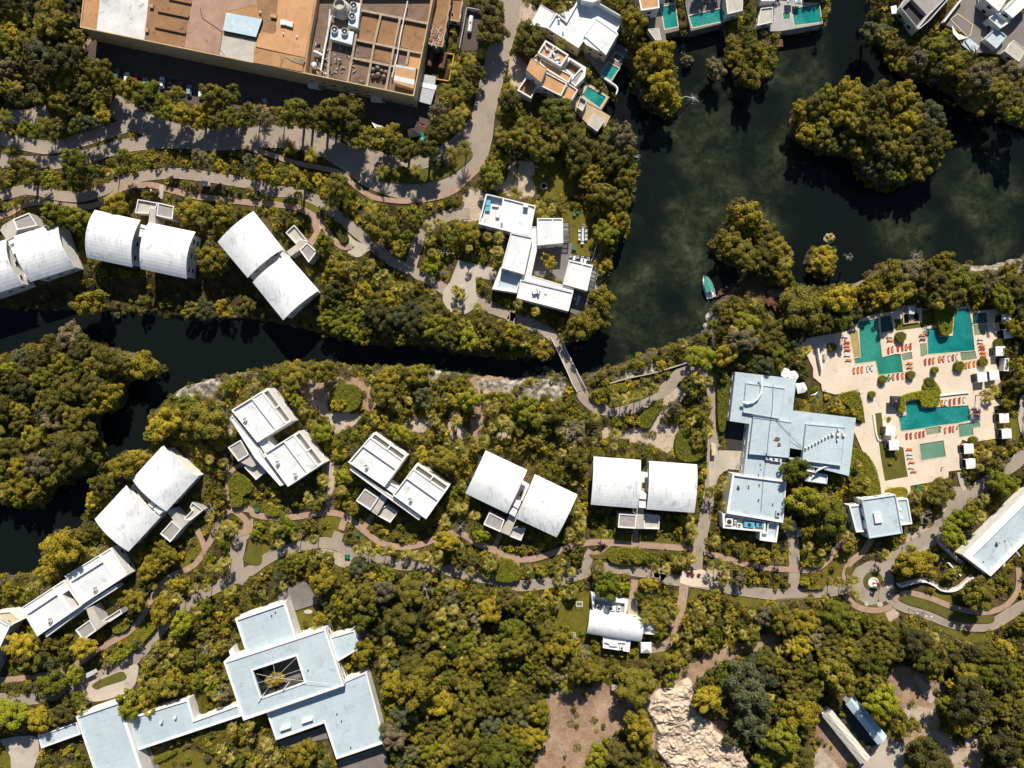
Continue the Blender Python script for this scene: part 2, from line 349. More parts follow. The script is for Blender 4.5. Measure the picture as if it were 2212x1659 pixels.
# ------------------------------------------------------------------ ground cover zones
zone = {k: newmask() for k in ('sand', 'rock', 'lawn', 'dirt', 'litter')}
def Z(k, *ps):
    for q in ps: fillp(zone[k], Wp(smooth(q, 3, True)))
Z('rock', P(0,2,'1500,60 1620,0 1700,-60 1850,-60 1930,0 1950,150 2010,300 2040,430 1960,440 1900,200 1750,100 1560,140'),
  P(2,2,'20,0 200,-60 450,-40 460,100 380,160 200,140 50,130'), P(3,1,'680,790 760,750 850,730 840,820 720,830'),
  P(3,1,'1620,640 1900,630 2000,570 2120,560 2230,600 2230,690 2050,680 1900,670 1650,690'), P(3,1,'-20,860 180,830 380,850 380,890 180,880 0,930'),
  P(2,1,'860,1600 900,1560 1480,1420 1520,1450 1440,1500 980,1620'), P(2,1,'1620,1370 1700,1300 1800,1350 1750,1400'),
  P(2,1,'690,480 790,540 740,640 830,740 840,860 790,900 720,860 700,700 700,600'), P(2,1,'0,1600 250,1580 420,1640 420,1700 0,1700'),
  P(1,2,'1100,-120 1220,-120 1250,-60 1150,-40'), P(1,2,'1480,-130 1600,-120 1620,-50 1500,-30'), P(1,2,'1900,-30 2212,-40 2212,60 1980,60'),
  P(2,1,'1700,1040 1780,1060 1760,1300 1690,1290'), P(1,1,'1170,980 1300,1020 1290,1060 1190,1050'))
Z('sand', P(1,2,'430,130 620,160 650,230 900,230 880,330 760,400 700,440 600,310 480,200'), P(1,2,'1300,300 1500,290 1490,420 1290,390'),
  P(1,2,'1680,240 1770,230 1760,330 1840,440 1730,490 1660,390'), P(1,2,'2080,430 2212,430 2212,500 2090,480'),
  P(2,2,'760,430 840,350 880,400 1050,380 1190,330 1290,190 1320,90 1480,0 1520,0 1500,110 1340,230 1340,330 1450,330 1450,450 1400,590 1350,600 1200,530 1040,510 950,470 780,475'),
  P(2,0,'-20,480 120,520 130,650 60,780 -20,800'), P(2,0,'-30,1440 110,1380 200,1420 180,1550 200,1700 -30,1700'), P(1,1,'2212,-60 2040,-60 2060,-10 2230,30'),
  P(1,1,'1810,-20 1980,0 1950,230 1780,250'), P(2,0,'40,20 210,60 150,210 60,220 0,330 0,200'),
  P(3,2,'1460,1120 1600,1040 1640,1090 1560,1250 1470,1380 1410,1420 1180,1530 1090,1480 1150,1380 1250,1260 1400,1200'), P(1,2,'560,1400 660,1440 830,1470 830,1560 700,1580 660,1480 560,1460'),
  P(3,3,'1010,300 1060,270 1150,340 1080,380 1050,410'), P(3,3,'430,1480 520,1560 640,1700 400,1700'), P(3,3,'1520,1700 1600,1560 1720,1520 1800,1580 1860,1700'), P(3,3,'1330,1380 1480,1340 1640,1480 1560,1560 1420,1420'), P(3,3,'1180,1130 1330,1130 1480,1180 1440,1270 1230,1260'), P(3,3,'1250,850 1330,880 1470,1080 1430,1130 1330,1000'), P(3,3,'1700,1380 1790,1360 1800,1500 1720,1500'), P(1,2,'620,700 700,690 660,900 640,1080 600,1000'),
  P(1,2,'60,1500 130,1520 0,1620 -60,1650 -100,1600'), P(2,2,'1700,1560 1900,1600 1900,1680 1700,1680'))
Z('dirt', P(2,3,'330,1180 640,1230 900,1230 930,1340 760,1450 620,1700 200,1700 300,1400'), P(3,3,'1260,830 1480,900 1480,1120 1300,1180 1150,1010'), P(3,3,'1040,830 1200,880 1420,1130 1400,1240 1230,1230 1040,1000'), P(2,3,'300,1000 650,960 760,900 1000,1080 1140,1060 1230,900 1500,780 1800,620 2212,500 2300,480 2300,620 2212,640 1900,720 1780,770 1600,900 1560,1000 1560,1130 1700,1250 1850,1250 1900,1450 2080,1700 1400,1700 1230,1500 940,1350 760,1450 600,1700 180,1700 330,1300'),
  P(3,3,'1050,820 1200,780 1350,870 1560,900 1500,1050 1480,1150 1500,1320 1700,1500 1830,1350 1850,1700 1480,1700 1560,1500 1350,1380 1250,1420 1180,1480 1170,1700 600,1700 430,1480 420,1260 480,1190 1000,1400 1250,1300 1200,1000'),
  P(1,2,'1850,-60 2212,-60 2212,90 1960,90 1950,250 1900,100'), P(1,2,'400,-40 900,-60 1000,60 1040,240 900,200 650,150 420,140'),
  P(1,2,'1880,90 1960,100 1960,440 1850,440'), P(1,2,'560,740 700,700 660,1090 600,1090'), P(0,0,'720,330 800,340 800,460 720,430'))
Z('lawn', P(2,3,'370,400 430,170 690,150 640,480 630,700 1320,640 1440,590 1300,700 650,730 500,560'), P(2,1,'440,170 700,180 690,560 500,520'),
  P(0,3,'1330,1700 1350,1500 1600,1480 1900,1620 1900,1700'), P(1,3,'330,300 480,250 520,450 400,510'), P(0,2,'1690,1290 1770,1420 1700,1560 1560,1640 1560,1500 1680,1400'),
  P(0,2,'1990,1080 2110,1090 2230,1020 2230,1000 2080,930'), P(1,2,'560,1150 740,1140 720,1290 560,1320 540,1200'), P(1,2,'-60,1350 80,1360 160,1420 60,1520 -60,1560'),
  P(1,2,'880,1290 1000,1380 980,1440 880,1320'), P(3,2,'300,100 460,60 460,220 270,230'), P(3,2,'770,400 860,410 890,620 770,540'), P(3,2,'920,250 980,250 1000,430 950,480'),
  P(3,2,'1660,450 1700,460 1980,480 2160,500 2180,400 2190,330 2100,240 2000,240'), P(3,2,'600,1500 690,1370 690,1560 620,1700 430,1700 480,1600'),
  P(3,3,'1330,380 1650,480 1900,500 2100,430 1900,560 1700,560 1500,470'), P(3,3,'1420,150 1500,120 1600,150 1630,230 1560,260 1400,190'), P(3,3,'740,190 1020,250 960,270 830,270'), P(3,3,'820,300 940,320 1030,290 1010,370 900,350'),
  P(2,3,'1560,110 1700,150 1850,180 1900,170 2212,210 2212,240 2080,270 1920,240 1850,180 1600,160 1480,420 1450,500 1480,330'), P(1,1,'1680,380 1660,560 1680,740 1590,760 1620,500'),
  P(1,1,'0,20 300,40 480,80 600,220 560,240 400,140 200,90 0,80'), P(1,1,'60,110 300,130 470,220 440,330 380,200 150,140'), P(2,0,'170,1700 200,1450 380,1380 480,1480 560,1700'), P(2,2,'650,60 720,20 1000,0 1000,10 760,30'),
  P(2,2,'740,580 1080,600 1080,640 740,610'), P(2,2,'700,1290 1040,1300 1040,1360 750,1350'), P(2,2,'1090,1300 1560,1340 1560,1400 1100,1370'),
  P(1,2,'1760,1320 2050,1420 2050,1320 1860,1220'), P(3,3,'820,0 900,-50 980,10 960,130 860,140'), P(0,3,'1130,420 1240,280 1300,330 1230,430 1130,480'), P(0,3,'-60,1480 60,1520 110,1700 -60,1700'), P(3,2,'1220,880 1360,870 1350,930 1230,940'))
# ------------------------------------------------------------------ the ground
wm = blur(blur(M_water.astype(float), 5), 4)
cov = {k: blur(v.astype(float), 2) for k, v in zone.items()}
rng = np.random.default_rng(3)
def vnoise(nx, ny, cell, seed):
    r = np.random.default_rng(seed); a = r.random((ny//cell+3, nx//cell+3))
    yy = np.arange(ny)/cell; xx = np.arange(nx)/cell; j = yy.astype(int); i = xx.astype(int); fy = (yy-j)[:, None]; fx = (xx-i)[None]
    fy = fy*fy*(3-2*fy); fx = fx*fx*(3-2*fx)
    return (a[j][:, i]*(1-fx)+a[j][:, i+1]*fx)*(1-fy)+(a[j+1][:, i]*(1-fx)+a[j+1][:, i+1]*fx)*fy
n1 = vnoise(NX, NY, 14, 1); n2 = vnoise(NX, NY, 5, 2); n3 = vnoise(NX, NY, 2, 4)
mm_ = np.clip((wm+(n2-.5)*.25*(wm > .02)-.12)/.66, 0, 1); sh = mm_*mm_*(3-2*mm_)
H = -7.5*sh
low = newmask()
for q in (P(0,1,'-400,820 300,800 2212,740 2300,1200 -400,1160'), P(1,1,'-10,1060 560,1120 700,1330 -10,1250')): fillp(low, Wp(q))
lowf = blur(blur(low.astype(float), 7), 6); H -= 3.2*lowf*(1-sh)
H += np.where((wm > .03) & (wm < .7), (n3-.5)*1.6+(n2-.5)*2.2, 0)*np.minimum(1, wm*4)
H -= cov['rock']*((n2)*.9+(n3)*.9)*1.0
H -= .04*n2
st = 1
XS = np.concatenate([[-2500, -900, -400], gx, [400, 900, 2500]]); YS = np.concatenate([[-2500, -900, -400], gy, [400, 900, 2500]])
Hp = np.pad(H, 3, mode='edge'); nxp, nyp = len(XS), len(YS)
Hp[:3] = np.minimum(Hp[:3], 0)
co = np.zeros((nyp, nxp, 3)); co[..., 0] = XS[None]; co[..., 1] = YS[:, None]; co[..., 2] = Hp
idx = np.arange(nyp*nxp).reshape(nyp, nxp)
fc = np.stack([idx[:-1, :-1], idx[:-1, 1:], idx[1:, 1:], idx[1:, :-1]], -1).reshape(-1, 4)
me = bpy.data.meshes.new('ground'); me.vertices.add(nyp*nxp); me.vertices.foreach_set('co', co.ravel())
me.loops.add(len(fc)*4); me.loops.foreach_set('vertex_index', fc.ravel().astype(np.int32))
me.polygons.add(len(fc)); me.polygons.foreach_set('loop_start', np.arange(0, len(fc)*4, 4, dtype=np.int32)); me.polygons.foreach_set('loop_total', np.full(len(fc), 4, dtype=np.int32))
me.polygons.foreach_set('use_smooth', np.ones(len(fc), bool)); me.update(); me.validate()
for k, ks in (('zone_a', ('sand', 'rock', 'lawn')), ('zone_b', ('dirt', None, None))):
    a = me.attributes.new(k, 'FLOAT_COLOR', 'POINT'); buf = np.ones((nyp, nxp, 4)); buf[..., :3] = 0
    for i, kk in enumerate(ks):
        if kk: buf[..., i] = np.pad(cov[kk], 3)
    if k == 'zone_b': buf[..., 1] = np.pad(np.clip(wm*3, 0, 1), 3)
    a.data.foreach_set('color', buf.ravel())
m, nt, b = newmat('ground', .95, spec=.1)
def attr(nt, n):
    a = nt.nodes.new('ShaderNodeAttribute'); a.attribute_name = n; s = nt.nodes.new('ShaderNodeSeparateColor'); nt.links.new(a.outputs['Color'], s.inputs[0]); return s.outputs
za, zb = attr(nt, 'zone_a'), attr(nt, 'zone_b')
nf = noise(nt, .55, 6, .7)
def thr(v):    # ragged edge where a cover meets the next
    a = nt.nodes.new('ShaderNodeMath'); a.operation = 'MULTIPLY_ADD'; a.inputs[1].default_value = 1.0
    s = nt.nodes.new('ShaderNodeMath'); s.operation = 'SUBTRACT'; s.inputs[1].default_value = .5; nt.links.new(nf, s.inputs[0])
    nt.links.new(v, a.inputs[0]); nt.links.new(s.outputs[0], a.inputs[2])
    return ramp(nt, a.outputs[0], [(.44, (0, 0, 0)), (.56, (1, 1, 1))])
base = ramp(nt, noise(nt, .12, 7, .7), [(.35, (.035, .030, .013)), (.5, (.075, .06, .024)), (.62, (.12, .088, .045)), (.75, (.17, .125, .08))])
lit = ramp(nt, noise(nt, .9, 6, .7), [(.35, (.30,)*3), (.7, (.72,)*3)])
base = mixc(nt, .8, base, lit, 'OVERLAY')
lawn = mixc(nt, .45, ramp(nt, noise(nt, .3, 5), [(.35, (.105, .10, .014)), (.68, (.17, .145, .024))]), lit, 'OVERLAY')
sand = mixc(nt, .5, ramp(nt, noise(nt, .22, 7, .7), [(.35, (.52, .43, .34)), (.55, (.44, .36, .28)), (.68, (.25, .19, .13))]), lit, 'OVERLAY')
dirt = mixc(nt, .6, ramp(nt, noise(nt, .07, 8, .7), [(.32, (.46, .34, .24)), (.5, (.33, .225, .155)), (.60, (.24, .16, .11)), (.70, (.40, .33, .26))]), lit, 'OVERLAY')
rock = mixc(nt, .8, ramp(nt, noise(nt, .35, 8, .75), [(.36, (.08, .07, .045)), (.48, (.20, .18, .15)), (.58, (.42, .38, .33)), (.7, (.50, .46, .41))]), lit, 'OVERLAY')
bank = ramp(nt, noise(nt, .4, 8, .75), [(.4, (.05, .045, .02)), (.55, (.10, .08, .05)), (.68, (.34, .31, .27))])
c = mixc(nt, thr(zb[1]), base, bank); c = mixc(nt, thr(zb[0]), c, dirt); c = mixc(nt, thr(za[2]), c, lawn); c = mixc(nt, thr(za[0]), c, sand); c = mixc(nt, thr(za[1]), c, rock)
nt.links.new(c, b.inputs['Base Color'])
bp = nt.nodes.new('ShaderNodeBump'); bp.inputs['Strength'].default_value = .5; bp.inputs['Distance'].default_value = .25
nt.links.new(noise(nt, 1.3, 6, .7), bp.inputs['Height']); nt.links.new(bp.outputs[0], b.inputs['Normal'])
me.materials.append(m); struct(link(bpy.data.objects.new('ground', me)))
def ground_z(x, y):
    i = int((x-GX0)/GC); j = int((y-GY0)/GC)
    return float(H[j, i]) if 0 <= i < NX and 0 <= j < NY else 0.0
wb = MB(); wb.face([(-290, -190, WL), (290, -190, WL), (290, 190, WL), (-290, 190, WL)]); struct(wb.build('water', 'water'))
# quarry rubble: terraces of pale rock running across the slope
rub = P(2,3,'1225,1000 1300,960 1400,950 1470,890 1540,870 1580,980 1545,1100 1620,1190 1710,1230 1770,1350 1900,1420 2000,1500 2100,1720 1380,1720 1340,1620 1240,1520 1225,1300 1180,1200 1135,1150')
rp = Wp(rub); xs = [p.x for p in rp]; ys = [p.y for p in rp]
gs = .3; ax = np.arange(min(xs)-1, max(xs)+1, gs); ay = np.arange(min(ys)-1, max(ys)+1, gs)
ins = np.zeros((len(ay), len(ax)), bool); X = ax[None]; Y = ay[:, None]
for k in range(len(rp)):
    (x1, y1, _), (x2, y2, _) = rp[k], rp[(k+1) % len(rp)]
    if y1 != y2: ins ^= ((y1 > Y) != (y2 > Y)) & (X < (x2-x1)*(Y-y1)/(y2-y1)+x1)
edge = blur(ins.astype(float), 4)
q1 = vnoise(len(ax), len(ay), 22, 11); q2 = vnoise(len(ax), len(ay), 8, 12); q3 = vnoise(len(ax), len(ay), 3, 13); q4 = vnoise(len(ax), len(ay), 1, 14)
ph = (Y-X*.18)*.42+q1*3.4+q2*1.6; saw = ph-np.floor(ph)
hh = (np.minimum(saw*1.25, 1)**1.5*(saw < .8)+(saw >= .8)*(1-(saw-.8)/.2))*(.1+q1)*1.25*(.3+q2)+q2*1.0+q3*.9+q4*.5+vnoise(len(ax), len(ay), 45, 15)*1.5
hz = np.clip((edge-.5)*2.2, 0, 1)*hh-(1-np.clip((edge-.35)*5, 0, 1))*.8
bx_ = MB(); ids = {}
for j in range(len(ay)):
    for i in range(len(ax)):
        if edge[j, i] > .12: ids[(j, i)] = len(bx_.v); bx_.v.append((float(ax[i]), float(ay[j]), float(hz[j, i])))
for (j, i) in list(ids):
    k = [(j, i), (j, i+1), (j+1, i+1), (j+1, i)]
    if all(t in ids for t in k): bx_.f.append(tuple(ids[t] for t in k)); bx_.m.append(0)
surf('rubble', (.68, .56, .45), (.46, .37, .29), .30, .95, (.17, .13, .095), fine=.8, bump=.9, lo=.3, hi=.62)
struct(bx_.build('rocky_slope', 'rubble', smooth_=True))
fillp(M_open, rp)
# ------------------------------------------------------------------ roads and paths
zc = [.05]
ALLROAD = []
def offs(pts, w):
    L, Rr = [], []
    for i, p in enumerate(pts):
        d = (pts[min(i+1, len(pts)-1)]-pts[max(i-1, 0)]); d = Vector((d[0], d[1])).normalized(); n = Vector((-d.y, d.x))*w/2
        L.append(Vector(p[:2])+n); Rr.append(Vector(p[:2])-n)
    return L, Rr
def way(name, us, w, mat, kerb=True, closed=False):
    pts = [Vector(p[:2]) for p in smooth([W(u) for u in us], 6, closed)]
    if closed: pts.append(pts[0])
    L, Rr = offs(pts, w); mb = MB(); zc[0] += .004
    for i in range(len(pts)-1):
        mb.face([(*Rr[i], zc[0]), (*Rr[i+1], zc[0]), (*L[i+1], zc[0]), (*L[i], zc[0])])
        q = [L[i], L[i+1], Rr[i+1], Rr[i]]; fillp(M_road, q)
    struct(mb.build(name, mat)); ALLROAD.append((name, pts, w, kerb))
def area(name, us, mat, sm=True, mask=None, holes=(), dz=0):
    pts = [W(u) for u in us]
    if sm: pts = smooth(pts, 5, True)
    zc[0] += .004; mb = MB(); mb.poly(pts, zc[0]+dz, 0, [[W(u) for u in h] for h in holes])
    struct(mb.build(name, mat)); fillp(M_road if mask is None else mask, pts); return pts
area('service_yard', P(0,0,'800,345 700,470 960,600 1650,900 2212,960')+P(1,0,'0,1020 480,1000 950,960 1010,1060 1480,1100 1560,880 1440,830 1340,850 0,560'), 'pave_dark', False)
way('road', P(0,0,'-300,1160 -100,1180 150,1230 420,1275 650,1225 900,1150 1120,1080 1250,1080'), 4.6, 'asphalt')
way('road', P(0,0,'-300,1370 300,1410 600,1385 850,1325 1050,1265 1350,1230 1600,1225'), 4.6, 'asphalt')
way('road', P(0,0,'-300,1010 0,1010 250,1005 420,960'), 5, 'asphalt')
way('road', P(0,0,'960,900 1100,980 1250,1070 1500,1160 1800,1205 2212,1185')+P(1,0,'300,1185 550,1240 780,1370 980,1520 1200,1605 1400,1625 1600,1590 1780,1490 1900,1340 1950,1150 1965,1000 2010,800 2060,600 2110,400 2170,200 2200,0 2230,-200'), 8.2, 'asphalt')
way('road', P(1,0,'800,1260 950,1330 1150,1400 1350,1420 1600,1330 1780,1210 1900,1060'), 5.0, 'asphalt')
way('road', P(0,1,'-300,60 0,30 250,-20 500,30 700,40 850,0 1000,-60 1200,-130 1500,-160 1800,-130 2212,-60')+P(1,1,'100,-10 300,5 500,60 700,200 850,330 1000,450 1150,580 1300,660 1500,760 1640,850'), 3.5, 'asphalt')
way('road', P(1,1,'1900,920 1980,975 2212,1065')+P(2,1,'0,1085 150,1135 300,1205 365,1250 385,1290'), 4.1, 'asphalt')
way('road', P(2,2,'590,60 640,130 720,195 850,230 1000,215 1200,130 1350,20')+P(2,1,'1440,1580 1530,1535 1620,1525 1690,1570 1725,1659')+P(2,2,'1735,100 1750,250 1740,500 1730,700 1710,900 1680,1100 1640,1300 1605,1450 1590,1600'), 3.9, 'asphalt')
way('road', P(1,1,'1330,660 1380,500 1430,380 1530,260 1700,195 1850,185'), 4.0, 'asphalt')
way('road', P(0,3,'-300,1060 0,1060 300,1060 600,990 800,890 1050,790 1200,680 1350,500 1560,300 1700,190 1900,80 2150,-40')+P(1,2,'50,1540 180,1465 350,1410 600,1370 800,1430 1000,1500 1250,1560 1500,1570 1800,1640 2100,1700')+P(2,3,'0,80 150,80 350,50 600,-20')+P(2,2,'700,1600 900,1590 1100,1620 1300,1640')+P(2,3,'1250,10 1400,35 1600,55 1900,110 2212,155')+P(3,3,'150,155 300,150 600,120 780,60'), 3.6, 'asphalt')
way('road', P(3,3,'970,130 1050,180 1150,250 1400,330 1600,405 1800,430 1950,410 2100,320 2230,240 2400,100'), 3.9, 'asphalt')
way('road', P(3,2,'2600,300 2400,500 2230,600 2120,690 1950,810 1790,920 1680,1000 1590,1100 1480,1230 1300,1370 1150,1450 1050,1560 960,1650'), 4.6, 'asphalt')
way('road', P(3,2,'150,1200 215,1330 225,1500 225,1659')+P(3,3,'215,130'), 3.6, 'asphalt')
way('road', P(2,2,'690,1440 660,1500 640,1600'), 3, 'asphalt'); way('road', P(2,3,'1490,60 1465,240 1420,420 1370,555 1300,610 1200,625'), 2.9, 'paver_pink')
way('road', P(1,2,'720,1280 700,1340 690,1420'), 3.4, 'asphalt'); way('road', P(0,2,'2050,1290 2100,1320 2130,1280 2150,1200')+P(0,2,'2145,1180'), 3, 'asphalt')
way('road', P(0,2,'2080,1290 2060,1400 2040,1520 2060,1640 2130,1700'), 5, 'asphalt')
area('roundabout', disc(553+1765/4, 414.75+905/4, 38, 24, .02), 'concrete')
area('driveway', P(1,1,'1750,590 2095,665 2065,770 1900,735 1900,840 1700,860 1660,830 1690,740'), 'concrete', False)
area('forecourt', P(2,2,'1790,570 2010,580 1995,745 1870,735 1790,790 1760,860 1700,900 1700,560'), 'concrete', False)
area('garage_shade', P(2,2,'1870,330 2060,335 2010,572 1850,568'), 'dark', False)  # near-black sheet painting the deep shade at the garage void
area('plaza', disc(1659+900/4, 1244.25+60/4, 47, 24, .03), 'asphalt')
area('plaza', P(2,3,'1460,-40 1640,-60 1760,0 1760,100 1560,90 1450,60'), 'pool_deck', False)
area('plaza', P(0,3,'720,1000 800,900 1000,830 1180,760 1190,860 1150,960 1040,1030 860,1080 760,1070'), 'concrete')
area('forecourt', P(0,3,'10,1410 290,1380 340,1500 300,1640 240,1720 110,1720 90,1560 20,1450'), 'concrete')
area('plaza', P(1,1,'800,370 860,420 990,480 960,520 900,560 840,560 790,520 850,480 790,440'), 'concrete')
area('plaza', P(3,2,'1560,900 1700,900 1720,1000 1600,1080 1540,1040'), 'asphalt')
area('driveway', P(2,3,'985,190 1080,200 1090,340 1000,330'), 'concrete', False)
area('yard', P(1,0,'1640,180 1790,190 1760,440 2000,440 2060,100 1830,60'), 'pave_dark', False)
area('yard', P(3,3,'800,1500 900,1400 1180,1440 1170,1700 780,1700'), 'concrete', False)
way('footpath', P(0,1,'-200,260 0,210 100,175 200,115 330,92 500,112 700,132 850,105 930,60 1000,10 1080,-40 1300,-60 1500,-10 1700,40 1900,62 2212,98')+P(1,1,'100,105 200,112 350,135 480,195 580,280 640,380 700,440 760,478 830,465'), 2.3, 'paver_pink', False)
way('footpath', P(1,1,'480,190 510,270 530,350 480,430 440,480'), 2.6, 'paver_pink', False)
way('footpath', P(0,2,'2130,680 2040,720 1985,780 1965,860 1975,950 1990,1030 2000,1090'), 1.6, 'paver_pink', False)
way('footpath', P(0,2,'2000,1080 1920,1140 1865,1240 1835,1320 1780,1420 1700,1540 1600,1610 1480,1659')+P(0,3,'1370,105 1290,230 1240,330 1170,430 1080,505 980,560 850,640 700,740 500,830 300,870 0,900 -200,910'), 2.3, 'paver_pink', False)
way('footpath', P(0,2,'1700,1250 1740,1330 1770,1420'), 2.2, 'paver_pink', False)
way('footpath', P(0,2,'1990,1090 2080,1080 2160,1085')+P(1,2,'0,1130 200,1155 400,1140 600,1112 730,1125 830,1180 950,1280 1080,1370 1250,1408 1400,1390 1550,1340 1680,1290 1790,1300 1900,1370 2050,1435 2212,1500')+P(2,2,'150,1515 350,1460 550,1390 750,1365 1000,1383 1250,1400 1500,1420 1590,1445'), 2.4, 'paver_pink', False)
way('footpath', P(2,2,'1650,1450 1800,1490 2000,1555 2212,1590')+P(3,2,'200,1602 380,1605 500,1540 590,1420 660,1350'), 2.2, 'paver_pink', False)
way('footpath', P(0,2,'2020,1090 2090,1140 2135,1200 2130,1270 2060,1290'), 2.4, 'paver_pink', False)
way('footpath', P(1,2,'1010,1130 930,1240'), 2.2, 'paver_pink', False); way('footpath', P(1,2,'765,1170 735,1260'), 2.6, 'paver_pink', False)
way('footpath', P(1,2,'2115,1290 2060,1410'), 2, 'paver_pink', False); way('footpath', P(2,2,'1068,1250 1068,1375'), 1.9, 'paver_pink', False)
way('footpath', P(2,2,'40,1510 50,1600 45,1670'), 1.6, 'paver_pink', False)
way('footpath', P(2,2,'850,1380 820,1440 700,1460 660,1500'), 1.6, 'paver_pink', False)
way('footpath', P(3,3,'670,170 740,245 830,285 950,295 1070,260'), 2.3, 'paver_pink', False)
way('footpath', P(3,3,'1090,215 1150,160 1240,148 1400,190 1600,268 1750,302 1900,310 2050,255 2140,150 2165,50 2160,-80'), 2.2, 'paver_pink', False)
way('footpath', P(3,2,'890,1340 820,1450 720,1530 680,1590 665,1659')+P(3,3,'690,60'), 2.6, 'paver_pink', False)
way('footpath', P(2,3,'1060,30 1050,120 1040,200'), 2.8, 'paver_pink', False)
way('footpath', P(1,0,'-120,1260 0,1300 150,1345 350,1410 550,1450 740,1500 850,1600 1000,1700')+P(1,1,'1150,70 1300,80 1500,60 1700,0')+P(1,0,'1850,1530 1980,1400'), 2.0, 'paver_pink', False)
way('footpath', P(3,2,'2212,100 2180,250 2200,400 2260,520'), 2.2, 'concrete', False)
way('footpath', P(3,2,'1650,760 1670,850 1700,920'), 1.8, 'concrete', False)
way('footpath', P(0,1,'1390,60 1400,-60'), 1.8, 'concrete', False)
way('footpath', P(3,3,'1130,75 1350,28 1440,70 1500,110 1600,110 1680,60 1760,-10'), 1.5, 'concrete', False)
way('footpath', P(0,2,'1940,600 1970,680 1960,760'), 1.2, 'concrete', False)
def ring(name, u, v, r, w, mat): way(name, disc(u, v, r, 16, 0), w, mat, False, True)
area('lawn', disc(1659+905/4, 1244.25+40/4, 21, 20, 0), 'turf', dz=.08)
area('lawn', P(3,2,'670,1590 700,1575 715,1600 710,1640 665,1650'), 'turf', dz=.08)
area('lawn', P(0,2,'2110,1480 2212,1380 2260,1390 2260,1540 2180,1560 2110,1530'), 'turf', dz=.08)
area('lawn', P(0,3,'800,940 900,880 1040,825 1085,840 1080,890 900,950 840,975'), 'turf', dz=.08)
area('lawn', P(1,0,'1070,1560 1060,1520 1200,1440 1400,1460 1600,1450 1720,1380 1830,1290 1865,1310 1860,1370 1720,1490 1580,1555 1400,1590 1200,1580'), 'turf', dz=.08)
area('lawn', P(2,2,'815,150 850,110 960,110 1090,50 1250,30 1240,60 1120,130 950,180 850,200'), 'turf', dz=.08)
area('lawn', P(1,1,'680,290 730,270 770,330 800,400 770,450 730,430 680,340'), 'turf', dz=.08)
area('lawn', P(2,2,'665,1470 760,1470 850,1400 880,1420 830,1500 720,1510'), 'turf', dz=.08)
area('gravel_bed', disc(553+1765/4, 414.75+870/4, 18, 20, 0), 'roof_stone', dz=.08)
area('lawn', P(3,3,'1120,190 1180,165 1250,170 1450,240 1600,300 1760,340 1930,340 1940,395 1800,405 1600,385 1400,300 1200,240'), 'turf', dz=.08)
# kerbs stop where another road or path begins
for name, pts, w, kb in ALLROAD:
    if not kb: continue
    M = newmask()
    for nm, p2, w2, _ in ALLROAD:
        if p2 is pts: continue
        L, Rr = offs(p2, w2)
        for i in range(len(p2)-1): fillp(M, [L[i], L[i+1], Rr[i+1], Rr[i]])
    mb = MB()
    for side in offs(pts, w+.3):
        for a, b_ in zip(side, side[1:]):
            mdl = (a+b_)/2
            if at(M, *mdl): continue
            d = b_-a
            if d.length < .01: continue
            mb.box((*mdl, .06), (d.length+.05, .28, .16), math.atan2(d.y, d.x))
    if mb.v: struct(mb.build('kerb', 'kerb'))
# ------------------------------------------------------------------ pool terrace
DZ = .35
deck = P(3,1,'170,1310 330,1265 690,1200 775,1130 790,1095 950,1050 1100,1030 1110,1000 1330,1000 1340,1020 1450,1010 1480,1140 1500,1225 1590,1215 1610,1000 1740,975 1760,1030 1980,1010 2015,1280 1935,1290 1960,1440 2010,1640')+P(3,2,'1835,160 1870,150 2000,130 2040,180 1950,195 1985,470 1850,490 1760,510 1680,480 1660,520 1690,740 1560,755 1560,830 1400,850 1230,880 1235,960 1020,965 980,960 740,400 760,330 840,340 830,250 790,70 580,90 470,60 460,0')+P(3,1,'390,1600 390,1520 330,1400 280,1340')
cuts = {
 'p1': P(3,1,'785,1125 950,1090 962,1225 985,1430 1100,1400 1145,1400 1165,1555 955,1580 930,1460 755,1482 745,1440 800,1430'),
 'p1b': P(3,1,'970,1080 1060,1068 1085,1198 978,1215'), 'p1s': P(3,1,'702,1205 772,1195 798,1424 745,1436'), 'p1c': P(3,1,'1152,1400 1240,1380 1250,1440 1165,1458'),
 'p2': P(3,1,'1375,1185 1470,1170 1485,1253 1595,1243 1612,1022 1735,1000 1762,1150 1772,1240 1785,1368 1500,1392 1382,1400'),
 'p2r': P(3,1,'1775,1150 1890,1135 1905,1228 1785,1238'), 'p2t': P(3,1,'1768,1052 1885,1042 1895,1128 1770,1143'), 'p2l': P(3,1,'1312,1312 1368,1306 1376,1404 1320,1425'),
 'p2b': P(3,1,'1660,1384 1790,1374 1805,1440 1672,1458'),
 'p3': P(3,2,'1190,155 1305,135 1330,210 1460,200 1730,185 1752,312 1640,338 1490,355 1350,380 1150,405 1130,280 1195,270'), 'p3s': P(3,2,'1354,385 1489,361 1495,420 1372,440'),
 'p3b': P(3,2,'1645,350 1825,322 1832,368 1768,380 1775,438 1655,458'), 'p4': P(3,2,'1310,520 1515,488 1535,625 1325,660')}
beds = [P(3,2,'925,255 980,245 1000,430 985,480 950,480'), P(3,2,'955,490 1170,550 1190,700 1210,800 1010,838 975,640'), P(3,1,'1090,1100 1160,1090 1165,1140 1330,1130 1330,1010 1445,1015 1470,1140 1360,1165 1105,1200')]
mb = MB(); dp = [W(u, DZ) for u in deck]; mb.poly(dp, DZ, 0, [[W(u, DZ) for u in h] for h in list(cuts.values())+beds])
mb.prism(dp, -.5, DZ, 0, cap=False)
struct(mb.build('pool_terrace', 'pool_deck')); fillp(M_hard, dp)
